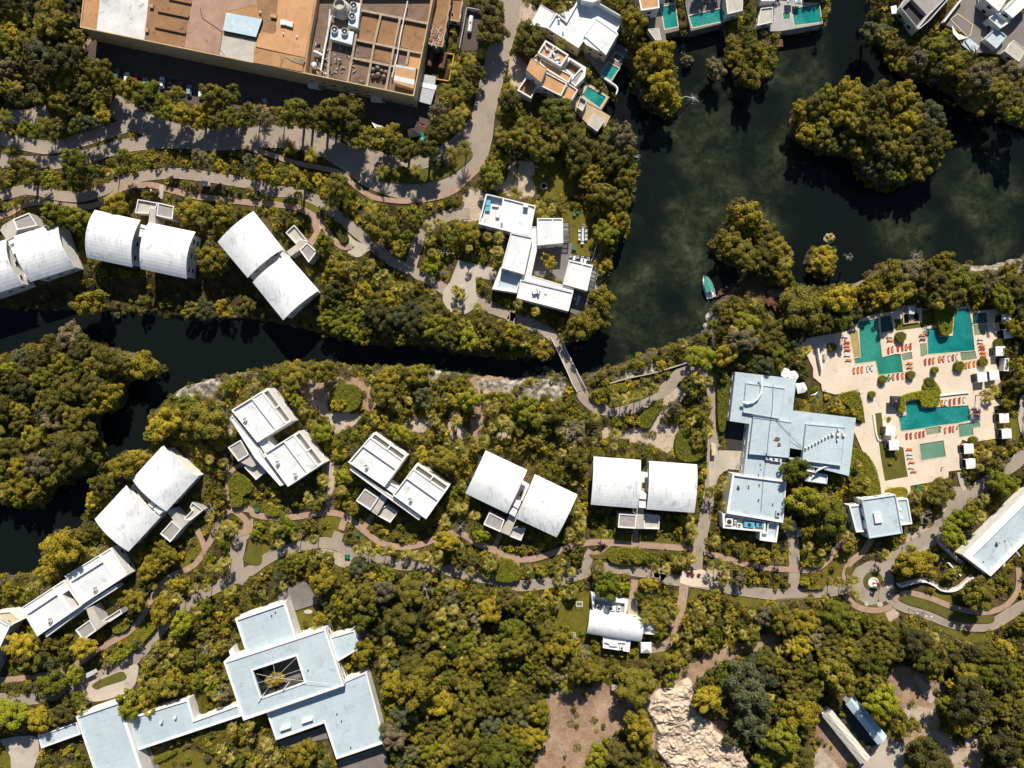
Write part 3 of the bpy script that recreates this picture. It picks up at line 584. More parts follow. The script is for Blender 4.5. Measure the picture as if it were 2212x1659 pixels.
for bd in beds:
    mb = MB(); q = [W(u, DZ) for u in bd]; mb.poly(q, DZ-.05, 0); struct(mb.build('lawn', 'turf'))
    fillp(M_hard, inset(q, .6), False); fillp(M_open, q)
pools = [('p1', 'pool_green', 'long green swimming pool bent around the left sun terrace, with a yellow ledge', ['p1s', 'p1c']),
 ('p2', 'pool_teal', 'teal swimming pool with stepped outline below the tall hedge at upper right', ['p2r', 'p2l', 'p2b']),
 ('p3', 'pool_teal', 'large rippled teal pool under the angled hedge, black parasol at its left end', ['p3s']),
 ('p1b', 'pool_dark', 'small dark square plunge pool beside the long green pool', []), ('p2t', 'pool_dark', 'small dark pool at the top right corner of the sun terrace', []),
 ('p3b', 'pool_pale', 'small pale L-shaped pool right of the large rippled pool', []), ('p4', 'pool_pale', 'square pale green shallow pool in the lower part of the sun terrace', [])]
def pool(us, z, water, label, ext=(), depth=.22, cop='pool_deck', cw=.3, extmat='pool_shallow', name='swimming_pool'):
    q = ccw([W(u, z) for u in us]); c0 = sum((Vector(p) for p in q), Vector())/len(q)
    t = thing(name, (c0.x, c0.y, z-1.3), label, 'pool')
    mb = MB(); n = len(q)
    for k in range(n): a, b = q[(k+1) % n], q[k]; mb.face([(a.x, a.y, z-1.3), (b.x, b.y, z-1.3), (b.x, b.y, z), (a.x, a.y, z)])
    mb.build('basin', 'pool_pale', t)
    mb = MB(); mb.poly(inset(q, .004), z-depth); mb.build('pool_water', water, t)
    mb = MB(); o = inset(q, -.32)
    mb.poly(o, z+.05, 0, [q]); mb.prism(o, z-.02, z+.05, 0, cap=False)
    for k in range(n): a, b = q[(k+1) % n], q[k]; mb.face([(a.x, a.y, z-.25), (b.x, b.y, z-.25), (b.x, b.y, z+.05), (a.x, a.y, z+.05)])
    mb.build('coping', 'cream', t)
    for e in ext:
        qe = [W(u, z) for u in e]; mb = MB(); mb.poly(qe, z-.16); mb.build('shallow_ledge', extmat, t)
    return t
surf('ledge_yellow', (.42, .33, .14), (.34, .27, .12), .3, .4)
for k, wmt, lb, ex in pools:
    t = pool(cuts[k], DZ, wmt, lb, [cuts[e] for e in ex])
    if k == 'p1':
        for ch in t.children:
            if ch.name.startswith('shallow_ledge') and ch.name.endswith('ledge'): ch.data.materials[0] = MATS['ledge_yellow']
# rock blocks in the lake
def boulder(u, v, r, label, seed, cat='rock'):
    rr = random.Random(seed); mb = MB(); n = 10; w = W((u, v)); rows = [(1, -1.6), (1.05, -.9), (.85, -.2), (.45, .25)]
    rings = [[(w.x+r*f*(1+rr.uniform(-.22, .22))*math.cos(2*math.pi*k/n), w.y+r*f*.8*(1+rr.uniform(-.22, .22))*math.sin(2*math.pi*k/n), WL+.5+z*r*.4+rr.uniform(-.1, .1)*r) for k in range(n)] for f, z in rows]
    for a, b in zip(rings, rings[1:]):
        for k in range(n): mb.face([a[k], a[(k+1) % n], b[(k+1) % n], b[k]])
    mb.face(rings[-1]); tag(mb.build('boulder', 'rock'), label, cat)
boulder(1802, 510, 2.6, 'pale boulder standing alone in dark water above the dead branches', 1)
boulder(1541, 684, 2.4, 'grey boulder at the water edge below the boat, topmost of four', 2)
boulder(1531, 702, 1.2, 'smallest boulder at the water edge below the boat', 3)
boulder(1535, 717, 2.6, 'broad flat boulder at the water edge, third down from the boat', 4)
boulder(1536, 728, 1.8, 'lowest boulder at the water edge below the boat', 5)
# ------------------------------------------------------------------ buildings
def cen(us, z): q = [W(u, z) for u in us]; return sum((Vector(p) for p in q), Vector())/len(q)
def building(label, us, z, cat='building', name='building', group=None):
    c = cen(us, z); return thing(name, (c.x, c.y, 0), label, cat, group)
WINS = {}
def windows(par, q, z0, z1, wmat='glass', step=4.2, w=1.7, h=1.5, cap=16):
    """glazed openings with frames on the walls that can be seen from above"""
    q = ccw(q); n = len(q); r = parent_root(par)
    for i in range(n):
        a, b = Vector(q[i][:2]), Vector(q[(i+1) % n][:2]); d = b-a; L = d.length
        if L < 3: continue
        nrm = Vector((d.y, -d.x)).normalized(); mid = (a+b)/2
        if nrm.dot(-mid) < 15: continue
        k = max(1, int(L/step)); rows = [z for z in ([z0+1.3, z0+4.3] if z1-z0 > 6 else [z0+1.2]) if z+h < z1-.3]
        for zz in rows:
            for j in range(k):
                if WINS.get(r.name, 0) >= cap: return
                p = a+d*((j+.5)/k); mb = MB(); an = math.atan2(d.y, d.x)
                mb.box((p.x+nrm.x*.02, p.y+nrm.y*.02, zz+h/2), (w, .1, h), an, 1)
                for s in (-1, 1): mb.box((p.x+d.x/L*s*(w/2+.06)+nrm.x*.03, p.y+d.y/L*s*(w/2+.06)+nrm.y*.03, zz+h/2), (.12, .18, h+.2), an, 0)
                for s in (0, 1): mb.box((p.x+nrm.x*.03, p.y+nrm.y*.03, zz+s*h+(.06 if s else -.06)), (w, .2, .12), an, 0)
                mb.build('window', ['white', wmat], par); WINS[r.name] = WINS.get(r.name, 0)+1
def block(par, us, z, holes='p', wall='wall_white', top='white', floor='roof_white', z0=-.4, pin=.35, pdep=.45, win=True, excl=True, rname='roof'):
    q = ccw([W(u, z) for u in us]); q2 = [(p.x, p.y) for p in q]
    if holes == 'p': hl = [([(p.x, p.y) for p in inset(q, pin)], pdep, floor)]
    else: hl = [([(lambda w_: (w_.x, w_.y))(W(u, z)) for u in h], d, m) for h, d, m in holes]
    hl = [(ccw(h), d, m) for h, d, m in hl]
    mb = MB(); mb.prism(q2, z0, z, 0, cap=False); mb.poly(q2, z, 1, [h for h, _, _ in hl])
    for h, d, m in hl:
        n = len(h)
        for i in range(n):
            a, b = h[(i+1) % n], h[i]; zs = z-.6 if d > 4 else z
            mb.face([(a[0], a[1], zs), (b[0], b[1], zs), (b[0], b[1], z), (a[0], a[1], z)], 1 if d < 2 else 0) if d > 4 else None
            mb.face([(a[0], a[1], z-d), (b[0], b[1], z-d), (b[0], b[1], zs), (a[0], a[1], zs)], 2 if d > 4 else 1 if d < 2 else 0)
    mb.build('wall', [wall, top, 'glass'], par)
    for h, d, m in hl:
        fb = MB(); fb.poly(h, z-d); fb.build(rname if d < 2.5 else 'courtyard_floor', m, par)
    if excl:
        big = inset(q, -.5); fillp(M_build, big); fillp(M_build, Wp(us))
        for h, d, m in hl:
            if d > 3: fillp(M_build, h, False); fillp(M_open, h)
    if win: windows(par, q2, z0+.4, z)
    return q
def slab(par, us, z, th, mat, name='canopy', excl=True):
    q = [W(u, z) for u in us]; mb = MB(); mb.prism(q, z-th, z, bottom=True); mb.build(name, mat, par)
    if excl: fillp(M_build, inset(q, -.3))
def pt(c, r, x, y, z=0): return W(P(c, r, f'{x},{y}')[0], z)
def unit_box(par, p, size, rz=0, mat='steel', name='air_conditioner', fan=True):
    mb = MB(); mb.box((p.x, p.y, p.z+size[2]/2), size, rz, 0)
    if fan: mb.lathe((p.x, p.y, p.z+size[2]), [(min(size[:2])*.36, 0), (min(size[:2])*.36, .08), (0.01, .05)], 10, 1)
    mb.box((p.x, p.y, p.z+.05), (size[0]+.2, size[1]+.2, .1), rz, 1); mb.build(name, [mat, 'dark'], par)
def vent(par, p, h=.7, r=.18, mat='wall_grey'):
    mb = MB(); mb.lathe(p, [(r*1.6, -.05), (r*1.6, .08), (r, .1), (r, h), (r*1.8, h), (r*1.5, h+.15), (0.01, h+.25)], 8); mb.build('roof_vent', mat, par)
def lerp2(a, b, t): return (a[0]+(b[0]-a[0])*t, a[1]+(b[1]-a[1])*t)
def bil(q, s, t): return lerp2(lerp2(q[0], q[1], s), lerp2(q[3], q[2], s), t)   # q: corners, s along q0-q1, t along q0-q3
def sub(q, s0, s1, t0, t1): return [bil(q, s0, t0), bil(q, s1, t0), bil(q, s1, t1), bil(q, s0, t1)]
def vault(par, us, ze, rise, over=1.1, mat='vault_white', wall='wall_white', th=.28, z0=-3.5, n=14, asym=0):
    """shell arched across q0-q1 > q3-q2"""
    q = [W(u, ze) for u in us]; q = [Vector((p.x, p.y)) for p in q]
    prof = lambda t: rise*4*t*(1-t)*(1+asym*(.5-t))
    mb = MB(); top, bot = [], []
    for i in range(n+1):
        t = i/n; a = q[0].lerp(q[3], t); b = q[1].lerp(q[2], t); h = ze+prof(t)
        top.append([(a.x, a.y, h), (b.x, b.y, h)]); bot.append([(a.x, a.y, h-th), (b.x, b.y, h-th)])
    up = 1 if area2(q) > 0 else -1
    def F(p):
        mb.face(p if up > 0 else list(reversed(p)))
    for i in range(n):
        F([top[i][0], top[i][1], top[i+1][1], top[i+1][0]]); F([bot[i][0], bot[i+1][0], bot[i+1][1], bot[i][1]])
        F([top[i][0], top[i+1][0], bot[i+1][0], bot[i][0]]); F([top[i][1], bot[i][1], bot[i+1][1], top[i+1][1]])
    F([top[0][0], bot[0][0], bot[0][1], top[0][1]]); F([top[n][0], top[n][1], bot[n][1], bot[n][0]])
    mb.build('roof', mat, par)
    c = sum(q, Vector((0, 0)))/4; L = (q[1]-q[0]).length; D = (q[3]-q[0]).length
    so_, do = over/L, over/D; mb = MB()
    g = lambda s, t: q[0].lerp(q[1], s).lerp(q[3].lerp(q[2], s), t)
    for s, flip in ((so_, 0), (1-so_, 1)):
        for i in range(n):
            t0 = do+(1-2*do)*i/n; t1 = do+(1-2*do)*(i+1)/n; a, b = g(s, t0), g(s, t1)
            mb.face([(a.x, a.y, z0), (b.x, b.y, z0), (b.x, b.y, ze+prof(t1)-th-.01), (a.x, a.y, ze+prof(t0)-th-.01)])
    for t in (do, 1-do):
        a, b = g(so_, t), g(1-so_, t); h = ze+prof(t)-th-.01
        mb.face([(a.x, a.y, z0), (b.x, b.y, z0), (b.x, b.y, h), (a.x, a.y, h)])
    mb.build('wall', wall, par)
    foot = [g(so_, do), g(1-so_, do), g(1-so_, 1-do), g(so_, 1-do)]
    windows(par, foot, max(z0, -.4)+.6, ze-.2)
    fillp(M_build, inset(q, -.4)); fillp(M_build, Wp(us))
def steps(par, a, b, w, z0, z1, n=8, mat='wall_grey'):
    mb = MB(); a = Vector(a[:2]); b = Vector(b[:2]); d = (b-a); an = math.atan2(d.y, d.x)
    for i in range(n):
        p = a.lerp(b, (i+.5)/n); z = z0+(z1-z0)*(i+1)/n; mb.box((p.x, p.y, (z+z0-.3)/2), (d.length/n+.01, w, z-z0+.3), an)
    mb.build('stair', mat, par)
# --- the ten vaulted villas
VILL = 'white villas along the canal'
def vault_pair(label, a, b, conn, zc_, room, walk, wing, zr=6.2, zw=5.4, ze=8.4, rise=1.9, stair=None):
    t = building(label, a+b, ze, 'villa', 'villa', VILL)
    vault(t, a, ze, rise); vault(t, b, ze, rise)
    for c, z in zip(conn, zc_): block(t, c, z+(2.8 if z > 2 else 1.5), holes=[], win=False, top='white', z0=-.4)
    if room: block(t, room, zr, pin=.4, pdep=.4, floor='roof_grey', wall='wall_grey', win=False, z0=-3)
    if walk: block(t, walk, zw, holes=[], top='roof_stone', wall='wall_grey', win=False, z0=-3)
    if wing: block(t, wing, zw-.9, floor='roof_stone', pin=.3, pdep=.8, wall='wall_grey', win=False, z0=-3)
    if stair:
        a_, b_, w = stair; steps(t, W(a_), W(b_), w, -.2, zw-1.2)
    return t
def between(a, b, side, s0, s1, w0=0.02):   # slabs bridging the gap from unit a to unit b, t from s0 to s1
    return [bil(a, 1-w0, s0), bil(b, w0, s0), bil(b, w0, s1), bil(a, 1-w0, s1)]
A1 = P(0,1,'-325,530 55,408 197,803 -183,925'); B1 = P(0,1,'125,380 505,258 645,655 262,777')
vault_pair('vaulted white villa cut by the left edge of the photo, above the canal', A1, B1, [between(A1,B1,0,.05,.13,-.02), between(A1,B1,0,.2,.34,-.02), between(A1,B1,0,.34,.95,-.01)], [5.2,5,1.0],
  P(0,1,'110,235 250,178 325,290 145,330'), P(0,1,'20,290 110,235 150,330 130,385 60,420 0,330'), None, ze=7.6, rise=3.0)
A2 = P(0,1,'820,155 1215,243 1145,650 750,567'); B2 = P(0,1,'1285,262 1690,345 1615,750 1215,665')
vault_pair('vaulted white villa with bluish stained lower edges, second from the left above the canal', A2, B2, [between(A2,B2,0,.08,.15,-.02), between(A2,B2,0,.17,.34,-.02), between(A2,B2,0,.36,.95,-.01)], [5.2,4.8,1.0],
  P(0,1,'1365,90 1505,122 1490,235 1350,205'), P(0,1,'1300,140 1352,150 1340,215 1345,270 1280,270'), P(0,1,'1190,62 1363,92 1345,145 1298,140 1285,190 1165,180'), ze=7.6, rise=3.0)
A3 = P(0,1,'2190,165 2447,490 2140,742 1880,432'); B3 = P(1,1,'270,540 542,850 235,1108 -30,780')
vault_pair('vaulted white villa turned diagonally, rightmost above the canal', A3, B3, [between(A3,B3,0,.05,.13,-.02), between(A3,B3,0,.17,.34,-.02), between(A3,B3,0,.36,.95,-.01)], [5.2,4.8,1.0],
  P(1,1,'375,500 440,435 525,515 455,610'), P(1,1,'370,405 450,440 370,505 300,555 262,515 345,455'), P(1,1,'330,282 448,432 372,408 345,450 255,350'))
A4 = P(0,2,'1410,527 1712,803 1437,1100 1140,822'); A4 = [A4[3], A4[0], A4[1], A4[2]]; B4 = P(0,2,'1090,875 1385,1150 1110,1448 818,1168'); B4 = [B4[3], B4[0], B4[1], B4[2]]
vault_pair('vaulted white villa beside the left canal branch with grey speckled lower roof', B4, A4, [between(B4,A4,0,.62,.74,-.02), between(B4,A4,0,.77,.95,-.02), between(B4,A4,0,.1,.6,-.01)], [4.8,5.2,1.2],
  P(0,2,'1485,1180 1565,1255 1470,1368 1382,1295'), P(0,2,'1440,1100 1490,1075 1580,1170 1640,1180 1570,1252 1500,1182'), P(0,2,'1660,1022 1755,1090 1645,1180 1580,1170 1655,1095 1640,1060'))
A5 = P(1,2,'1985,575 2344,743 2170,1118 1808,945'); B5 = P(2,2,'197,780 565,955 385,1325 27,1158')
vault_pair('bright vaulted villa tilted clockwise in the middle row, sun chairs between its roofs', A5, B5, [between(A5,B5,0,.66,.8,-.02), between(A5,B5,0,.83,.98,-.02), between(A5,B5,0,.25,.62,-.01)], [5.2,4.8,1.2],
  P(1,2,'2015,1108 2148,1175 2110,1280 1965,1215'), P(1,2,'2200,1110 2262,1140 2190,1310 2112,1280'), P(1,2,'2212,1240 2330,1250 2290,1355 2192,1318'))
A6 = P(2,2,'705,627 1113,657 1088,1075 680,1042'); B6 = P(2,2,'1185,665 1600,695 1575,1113 1162,1082')
vault_pair('bright vaulted villa set nearly square in the middle row, left of the grey-blue main building', A6, B6, [between(A6,B6,0,.68,.80,-.02), between(A6,B6,0,.84,.98,-.02), between(A6,B6,0,.25,.64,-.01)], [5.2,4.8,1.2],
  P(2,2,'925,1120 1078,1130 1070,1250 915,1240'), P(2,2,'1078,1065 1138,1067 1138,1252 1074,1250'), P(2,2,'1140,1125 1278,1140 1272,1255 1140,1250'))
# little plunge pools and sun chairs between the vaulted roofs
for q0, q1, f0, f1, ft, lab in ((A6, B6, .46, .58, .34, 'set nearly square'), (A5, B5, .44, .56, .32, 'tilted clockwise')):
    us = between(q0, q1, 0, f0, f1, -.12); pool(us, 3.1, 'pool_dark', f'tiny dark plunge pool between the two roofs of the vaulted villa {lab}', cop='cream', depth=.12)
# --- flat-roofed villas
def flat_pair(label, units, strips, terraces, low, room, walk, wing, z=9.4, equip=()):
    t = building(label, units[0]+units[1], z, 'villa', 'villa', VILL)
    for u, st_, te in zip(units, strips, terraces):
        holes = [(st_[0], .8, 'roof_white')]+[x if isinstance(x, tuple) else (x, .35, 'roof_white') for x in st_[1:]]
        if te: holes.append((te, 2.6, 'cream'))
        block(t, u, z, holes=holes, floor='roof_white', z0=-3.5)
        if te:   # cross beam and rails over the roof terrace
            q = [W(p, z) for p in te]; a = (q[0]+q[3])/2; b = (q[1]+q[2])/2
            L1 = (q[1]-q[0]).length; L2 = (q[3]-q[0]).length
            lo, hi = (q[0], q[3]) if L1 < L2 else (q[0], q[1])
            e0 = (q[0], q[3]) if L1 < L2 else (q[0], q[1]); e1 = (q[1], q[2]) if L1 < L2 else (q[3], q[2])
            m0 = e0[0].lerp(e0[1], .52); m1 = e1[0].lerp(e1[1], .52); d = m1-m0; mb = MB()
            mb.box(((m0+m1)/2+Vector((0, 0, .12))), (d.length*1.25, .5, .3), math.atan2(d.y, d.x)); mb.build('cross_beam', 'white', t)
            mb = MB()
            for f in (.35, .68):
                g0 = e0[0].lerp(e1[0], f); g1 = e0[1].lerp(e1[1], f); mb.tube([g0-Vector((0, 0, .6)), g1-Vector((0, 0, .6))], .09, 5)
            mb.build('rail', 'wall_grey', t)
    for l in low: block(t, l, z-1.6, pin=.3, pdep=.5, floor='roof_white', win=False)
    if room: block(t, room, 6.0, pin=.4, pdep=.4, floor='roof_grey', wall='wall_grey', win=False)
    if walk: block(t, walk, 5.2, holes=[], top='roof_stone', wall='wall_grey', win=False)
    if wing: block(t, wing, 4.2, pin=.3, pdep=.7, floor='roof_stone', wall='wall_grey', win=False)
    for c, r, x, y in equip:
        p = pt(c, r, x, y, z-.8); unit_box(t, p, (1.5, .9, .8), 1.1, 'wall_grey'); mb = MB()
        mb.tube([p+Vector((-.9, .5, .1)), p+Vector((-.9, 1.4, .3)), p+Vector((.4, 1.6, .15))], .12, 5, caps=True); mb.build('roof_pipe', 'wall_grey', t)
    return t
U1a = P(1,2,'-215,225 95,35 305,320 10,505'); U1b = P(1,2,'65,600 370,405 582,685 275,888')
s1 = lambda U, a=.035: [sub(U, a, .55, .03, .97), sub(U, .585, .83, .03, .97)]
te = lambda U: sub(U, .87, .985, .06, .95)
flat_pair('flat-roofed white villa with striped roof terraces, nearest the pale rock outcrop', [U1a, U1b], [s1(U1a), s1(U1b)], [te(U1a), te(U1b)],
  [P(1,2,'-225,300 -205,270 5,515 60,612 248,868 208,882 -10,640'), P(1,2,'15,500 85,460 150,545 72,590')], P(0,2,'2080,482 2150,610 2060,670 1968,548'), P(0,2,'2150,612 2230,575 2290,650 2180,720 2065,672'), P(0,2,'2150,690 2212,640 2290,760 2212,830 2110,720'),
  equip=[(1,2,190,700),(1,2,345,805),(0,2,2120,330)])
U2a = P(1,2,'795,675 1015,420 1300,625 1110,890'); U2b = P(1,2,'1180,960 1385,690 1668,888 1470,1168')
flat_pair('flat-roofed white villa with striped roof terraces, in the middle of the photo', [U2a, U2b], [s1(U2a), s1(U2b)], [te(U2a), te(U2b)],
  [P(1,2,'808,740 828,720 1090,915 1182,975 1428,1148 1408,1178 1085,945'), P(1,2,'1110,895 1150,850 1230,900 1190,950')], P(1,2,'940,905 1060,985 988,1093 862,1010'), P(1,2,'1085,950 1135,985 1045,1135 985,1095'), P(1,2,'1080,1075 1130,1045 1225,1110 1160,1200 1035,1130'),
  equip=[(1,2,955,735),(1,2,1335,1020)])
U3b = P(0,3,'178,278 550,35 705,255 322,523'); U3a = P(0,3,'558,0 960,-246 1100,-10 705,250')
st3 = lambda U: [sub(U, .05, .74, .28, .97), sub(U, .78, .97, .03, .97)]
def rot(q, k): return q[k:]+q[:k]
flat_pair('flat-roofed white villa with speckled roofs at the lower left edge', [U3a, U3b], [[sub(U3a,.04,.73,.25,.97), sub(U3a,.03,.73,.03,.21), sub(U3a,.77,.97,.04,.97)], [sub(U3b,.04,.73,.27,.97), sub(U3b,.03,.73,.03,.22), sub(U3b,.77,.97,.04,.30), (sub(U3b,.82,.97,.36,.95), 3.6, 'dark')]], [None, None],
  [P(0,3,'385,500 700,262 995,80 1012,108 705,300 400,530')], P(0,3,'650,468 775,378 835,470 715,558'), P(0,3,'745,285 800,262 870,390 930,400 840,468 775,378'), P(0,3,'870,392 975,325 1040,285 1056,325 850,460 835,440'),
  equip=[(0,3,440,400),(0,3,830,130)], z=6.6)
t = building('grey-walled white roof corner poking in at the lower left edge', P(0,3,'-250,330 85,435 -10,605 -330,560'), 7.5, 'villa', 'villa')
block(t, P(0,3,'-300,380 0,385 85,435 5,605 -120,900 -400,800'), 7.5, holes=[(P(0,3,'-280,400 0,398 75,438 0,592 -125,880 -380,790'), .5, 'roof_white')], wall='wall_grey')
block(t, P(0,3,'-60,320 85,305 180,385 95,425 0,380'), 5.5, floor='cream', win=False)
# --- L-shaped white house above the bridge
t = building('long white house wrapped around a dark courtyard with one tree, above the bridge', P(2,1,'0,100 400,300 500,900 100,900'), 6, 'house', 'house')
block(t, P(2,1,'-225,12 205,118 155,378 -10,345 -290,275'), 6.4, holes=[(P(2,1,'-215,25 -80,55 -118,300 -278,262'), 1.9, 'roof_patch'), (P(2,1,'-68,60 195,126 148,365 -105,308'), .5, 'roof_white')])
mb = MB(); p = pt(1,1,2005,120,4.6); mb.box((p.x, p.y, p.z+.4), (1.8, 4.2, .8), -.12); mb.box((p.x-.1, p.y+.6, p.z+.9), (1.3, 1.4, .3), -.12); mb.build('tank', 'lightblue', t)
for x, y, s in ((1955,255,(1.8,2,1.0)),(2090,200,(1.5,2.2,.9)),(2070,125,(2.4,.6,.7))): unit_box(t, pt(1,1,x,y,4.5), s, -.12, 'roof_white', fan=False)
unit_box(t, pt(2,1,118,128,5.95), (1.8,1.0,1.8), -.1, 'white', 'roof_box', fan=False); vent(t, pt(1,1,2125,275,5.95), .9, .25)
block(t, P(2,1,'-10,350 178,390 105,712 -92,655'), 7.8)
block(t, P(2,1,'-102,655 -90,650 105,712 92,750 68,757 40,872 -172,838 '), 5.2, holes=[(P(2,1,'-85,665 88,715 78,752 62,760 34,850 -120,825'), 1.0, 'roof_pale')])
block(t, P(2,1,'165,297 217,300 222,468 168,720 532,832 530,862 80,752 108,712'), 5.4, pin=.3, pdep=.2, win=False)
block(t, P(2,1,'217,225 440,225 443,440 220,460'), 7.2, holes=[(P(2,1,'227,235 345,235 347,435 229,448'), .4, 'roof_white'), (P(2,1,'355,235 432,235 434,430 356,434'), .4, 'roof_white')], wall='wall_white')
block(t, P(2,1,'495,585 700,632 650,855 440,795'), 6.2, holes=[(P(2,1,'500,597 608,625 560,815 450,785'), .4, 'roof_white'), (P(2,1,'614,628 690,645 642,840 570,818'), .4, 'roof_white')])
block(t, P(2,1,'72,755 530,865 488,1030 40,915'), 7.2)
for x, y, s in ((195,865,(1.6,1.5,1.2)),(225,855,(.6,2.4,1.6)),(290,880,(.5,.5,.4))): unit_box(t, pt(2,1,x,y,6.75), s, .2, 'white', fan=False)
mb = MB(); p = pt(2,1,222,868,6.78); mb.box((p.x, p.y, p.z+.02), (2.0, 1.4, .04), -.2); mb.build('roof_hatch', 'rust', t)
for us, n, z in ((P(2,1,'438,258 496,260 494,430 440,428'), 4, 3.4), (P(2,1,'678,660 736,678 700,868 645,842'), 5, 3.4)):
    q = [W(u, z) for u in us]; mb = MB(); mb.prism(inset(q, .05), -.3, .25, 1)
    for k in range(n+1):
        a = q[0].lerp(q[3], k/n); b = q[1].lerp(q[2], k/n); d = b-a; mb.box((a+b)/2, (d.length, .25, .25), math.atan2(d.y, d.x))
    for a, b in ((q[0], q[3]), (q[1], q[2])): d = b-a; mb.box((a+b)/2+Vector((0, 0, .01)), (d.length, .3, .3), math.atan2(d.y, d.x))
    for k in range(n*5):
        a = q[0].lerp(q[3], (k+.5)/n/5); b = q[1].lerp(q[2], (k+.5)/n/5); d = b-a; mb.box((a+b)/2-Vector((0, 0, .2)), (d.length, .05, .08), math.atan2(d.y, d.x), 2)
    for p in q: mb.box((p.x, p.y, z/2), (.2, .2, z))
    mb.build('pergola', ['dark', 'deck_grey', 'steel'], t); fillp(M_build, q)
area('courtyard', P(2,1,'225,470 520,440 500,590 440,800 430,775 175,715'), 'deck_grey', False, M_open)
area('terrace', P(2,1,'530,840 640,870 690,880 590,1090 490,1030'), 'deck_grey', False, M_hard)
area('terrace', P(2,1,'500,530 690,570 660,660 490,590'), 'black', False, M_hard)
# --- grey-blue main building beside the pool terrace
MBL = P(3,2,'-282,-105 245,-45 215,228 760,293 700,795 330,700 160,640 130,835 -212,785 -160,345 -330,320')
t = building('big grey-blue flat-roofed main building left of the pool terrace, roof crossed by thin cables', MBL, 6, 'hotel building', 'hotel_building')
block(t, MBL, 5.6, holes=[(P(3,2,'188,552 303,572 292,640 160,636 '), 5.2, 'dark')], top='roof_pale', floor='roof_pale')
for us, z in ((P(3,2,'-187,-10 150,38 105,302 -215,245'), 6.8), (P(3,2,'-125,285 208,330 182,638 -163,605'), 7.2), (P(3,2,'332,345 670,375 638,708 297,663'), 6.9)):
    block(t, us, z, pin=.25, pdep=.25, top='roof_pale', floor='roof_pale', wall='roof_pale', z0=5, win=False)
block(t, P(3,2,'-305,775 162,838 130,1200 -360,1118'), 6.2, holes=[(P(3,2,'-292,792 152,850 122,1185 -335,1108'), .7, 'roof_pale')], top='white')
block(t, P(3,2,'-395,1120 -378,1120 -20,1188 -22,1280 -388,1245'), 5.0, holes=[(P(3,2,'-375,1135 -35,1195 -38,1265 -370,1235'), 1.3, 'wall_grey')])
for x, y, s, mt in ((-345,1185,(2.8,2.6,1.4),'roof_white'),(-170,1212,(3.9,2.0,1.2),'lightblue'),(-75,1212,(3,1.7,1.0),'lightblue'),(-290,1185,(.8,1.2,1),'white'),(-255,1215,(1.6,1.4,1),'white')): unit_box(t, pt(3,2,x,y,3.7), s, -.08, mt)
block(t, P(3,2,'0,1192 98,1202 75,1370 -72,1350 -68,1280 -10,1285'), 5.0, holes=[(P(3,2,'5,1205 88,1212 62,1340 -55,1325 -55,1290 0,1295'), 1.5, 'roof_pale')])
block(t, P(3,2,'375,765 520,782 510,865 335,842'), 3.6, top='roof_pale', floor='roof_white', win=False)
block(t, P(3,2,'330,672 415,682 400,765 318,750'), 4.8, top='white', floor='vault_white', win=False)
p0 = [pt(3,2,x,y,5.7) for x, y in ((405,768),(430,745),(480,720),(540,705))]; mb = MB(); mb.tube(p0, [.25,.4,.45,.45], 8); mb.build('duct', 'steel', t)
p0 = [pt(2,2,x,y,7.4) for x, y in ((1985,155),(2030,170),(2080,160),(2120,130),(2150,80),(2160,20),(2150,-60))]; mb = MB(); mb.tube(p0, .45, 8); mb.build('duct', 'vault_white', t)
for k in range(9):
    vent(t, pt(3,2,325+k*28.5,552-k*15.5,6.9), .6, .22, 'white')
for x, y, s in ((605,395,.8),(600,435,1.1),(648,440,.9),(555,432,.9),(595,480,.6)): unit_box(t, pt(3,2,x,y,6.7), (s,s,.9), 0, 'white', fan=False)
for x, y in ((312,455),): vent(t, pt(3,2,x,y,5.6), .7, .2)
for pts in ([(45,0,7),(40,200,7),(25,300,7.3),(5,450,7.3),(-10,620,7.3),(-40,830,6.1),(-60,1100,6.1)], [(70,310,7.35),(180,430,7.3),(290,550,6)]):
    mb = MB(); mb.tube([pt(3,2,*p) for p in pts], .07, 4); mb.build('cable', 'black', t)
mb = MB()
for x, y in ((-195,605),(-230,650),(-245,740),(-255,870),(-262,1000),(-8,640)):
    p = pt(3,2,x+180,y,7.2 if y < 760 else 5.7); mb.box(p+Vector((0, 0, .25)), (.35, .35, .6), .3)
mb.build('cable_support', 'black', t)
for x, y in ((-5,640),(40,650),(85,655)): unit_box(t, pt(3,2,x,y,5.6), (2.0,1.3,1.0), -.05, 'vault_white')
mb = MB(); rr = random.Random(5)
for cx, cy in ((75,478),(95,530)):
    q = []
    for k in range(11): a = 2*math.pi*k/11; r = rr.uniform(12, 34); q.append(pt(3,2,cx+r*math.cos(a)*1.1,cy+r*math.sin(a)*.7,6.97))
    mb.poly(q, 6.965)
mb.build('rust_stain', 'rust', t)
unit_box(t, pt(3,2,80,1120,5.5), (1.6,2,.9), -.1, 'roof_pale'); vent(t, pt(3,2,40,1030,5.5)); 
mb = MB(); mb.lathe(pt(2,2,1957,870,5.5), [(.35,0),(.35,1.1),(.6,1.1),(.6,1.4),(.01,1.5)], 10); mb.build('exhaust', 'steel', t); vent(t, pt(2,2,2045,875,5.5), .9, .2)
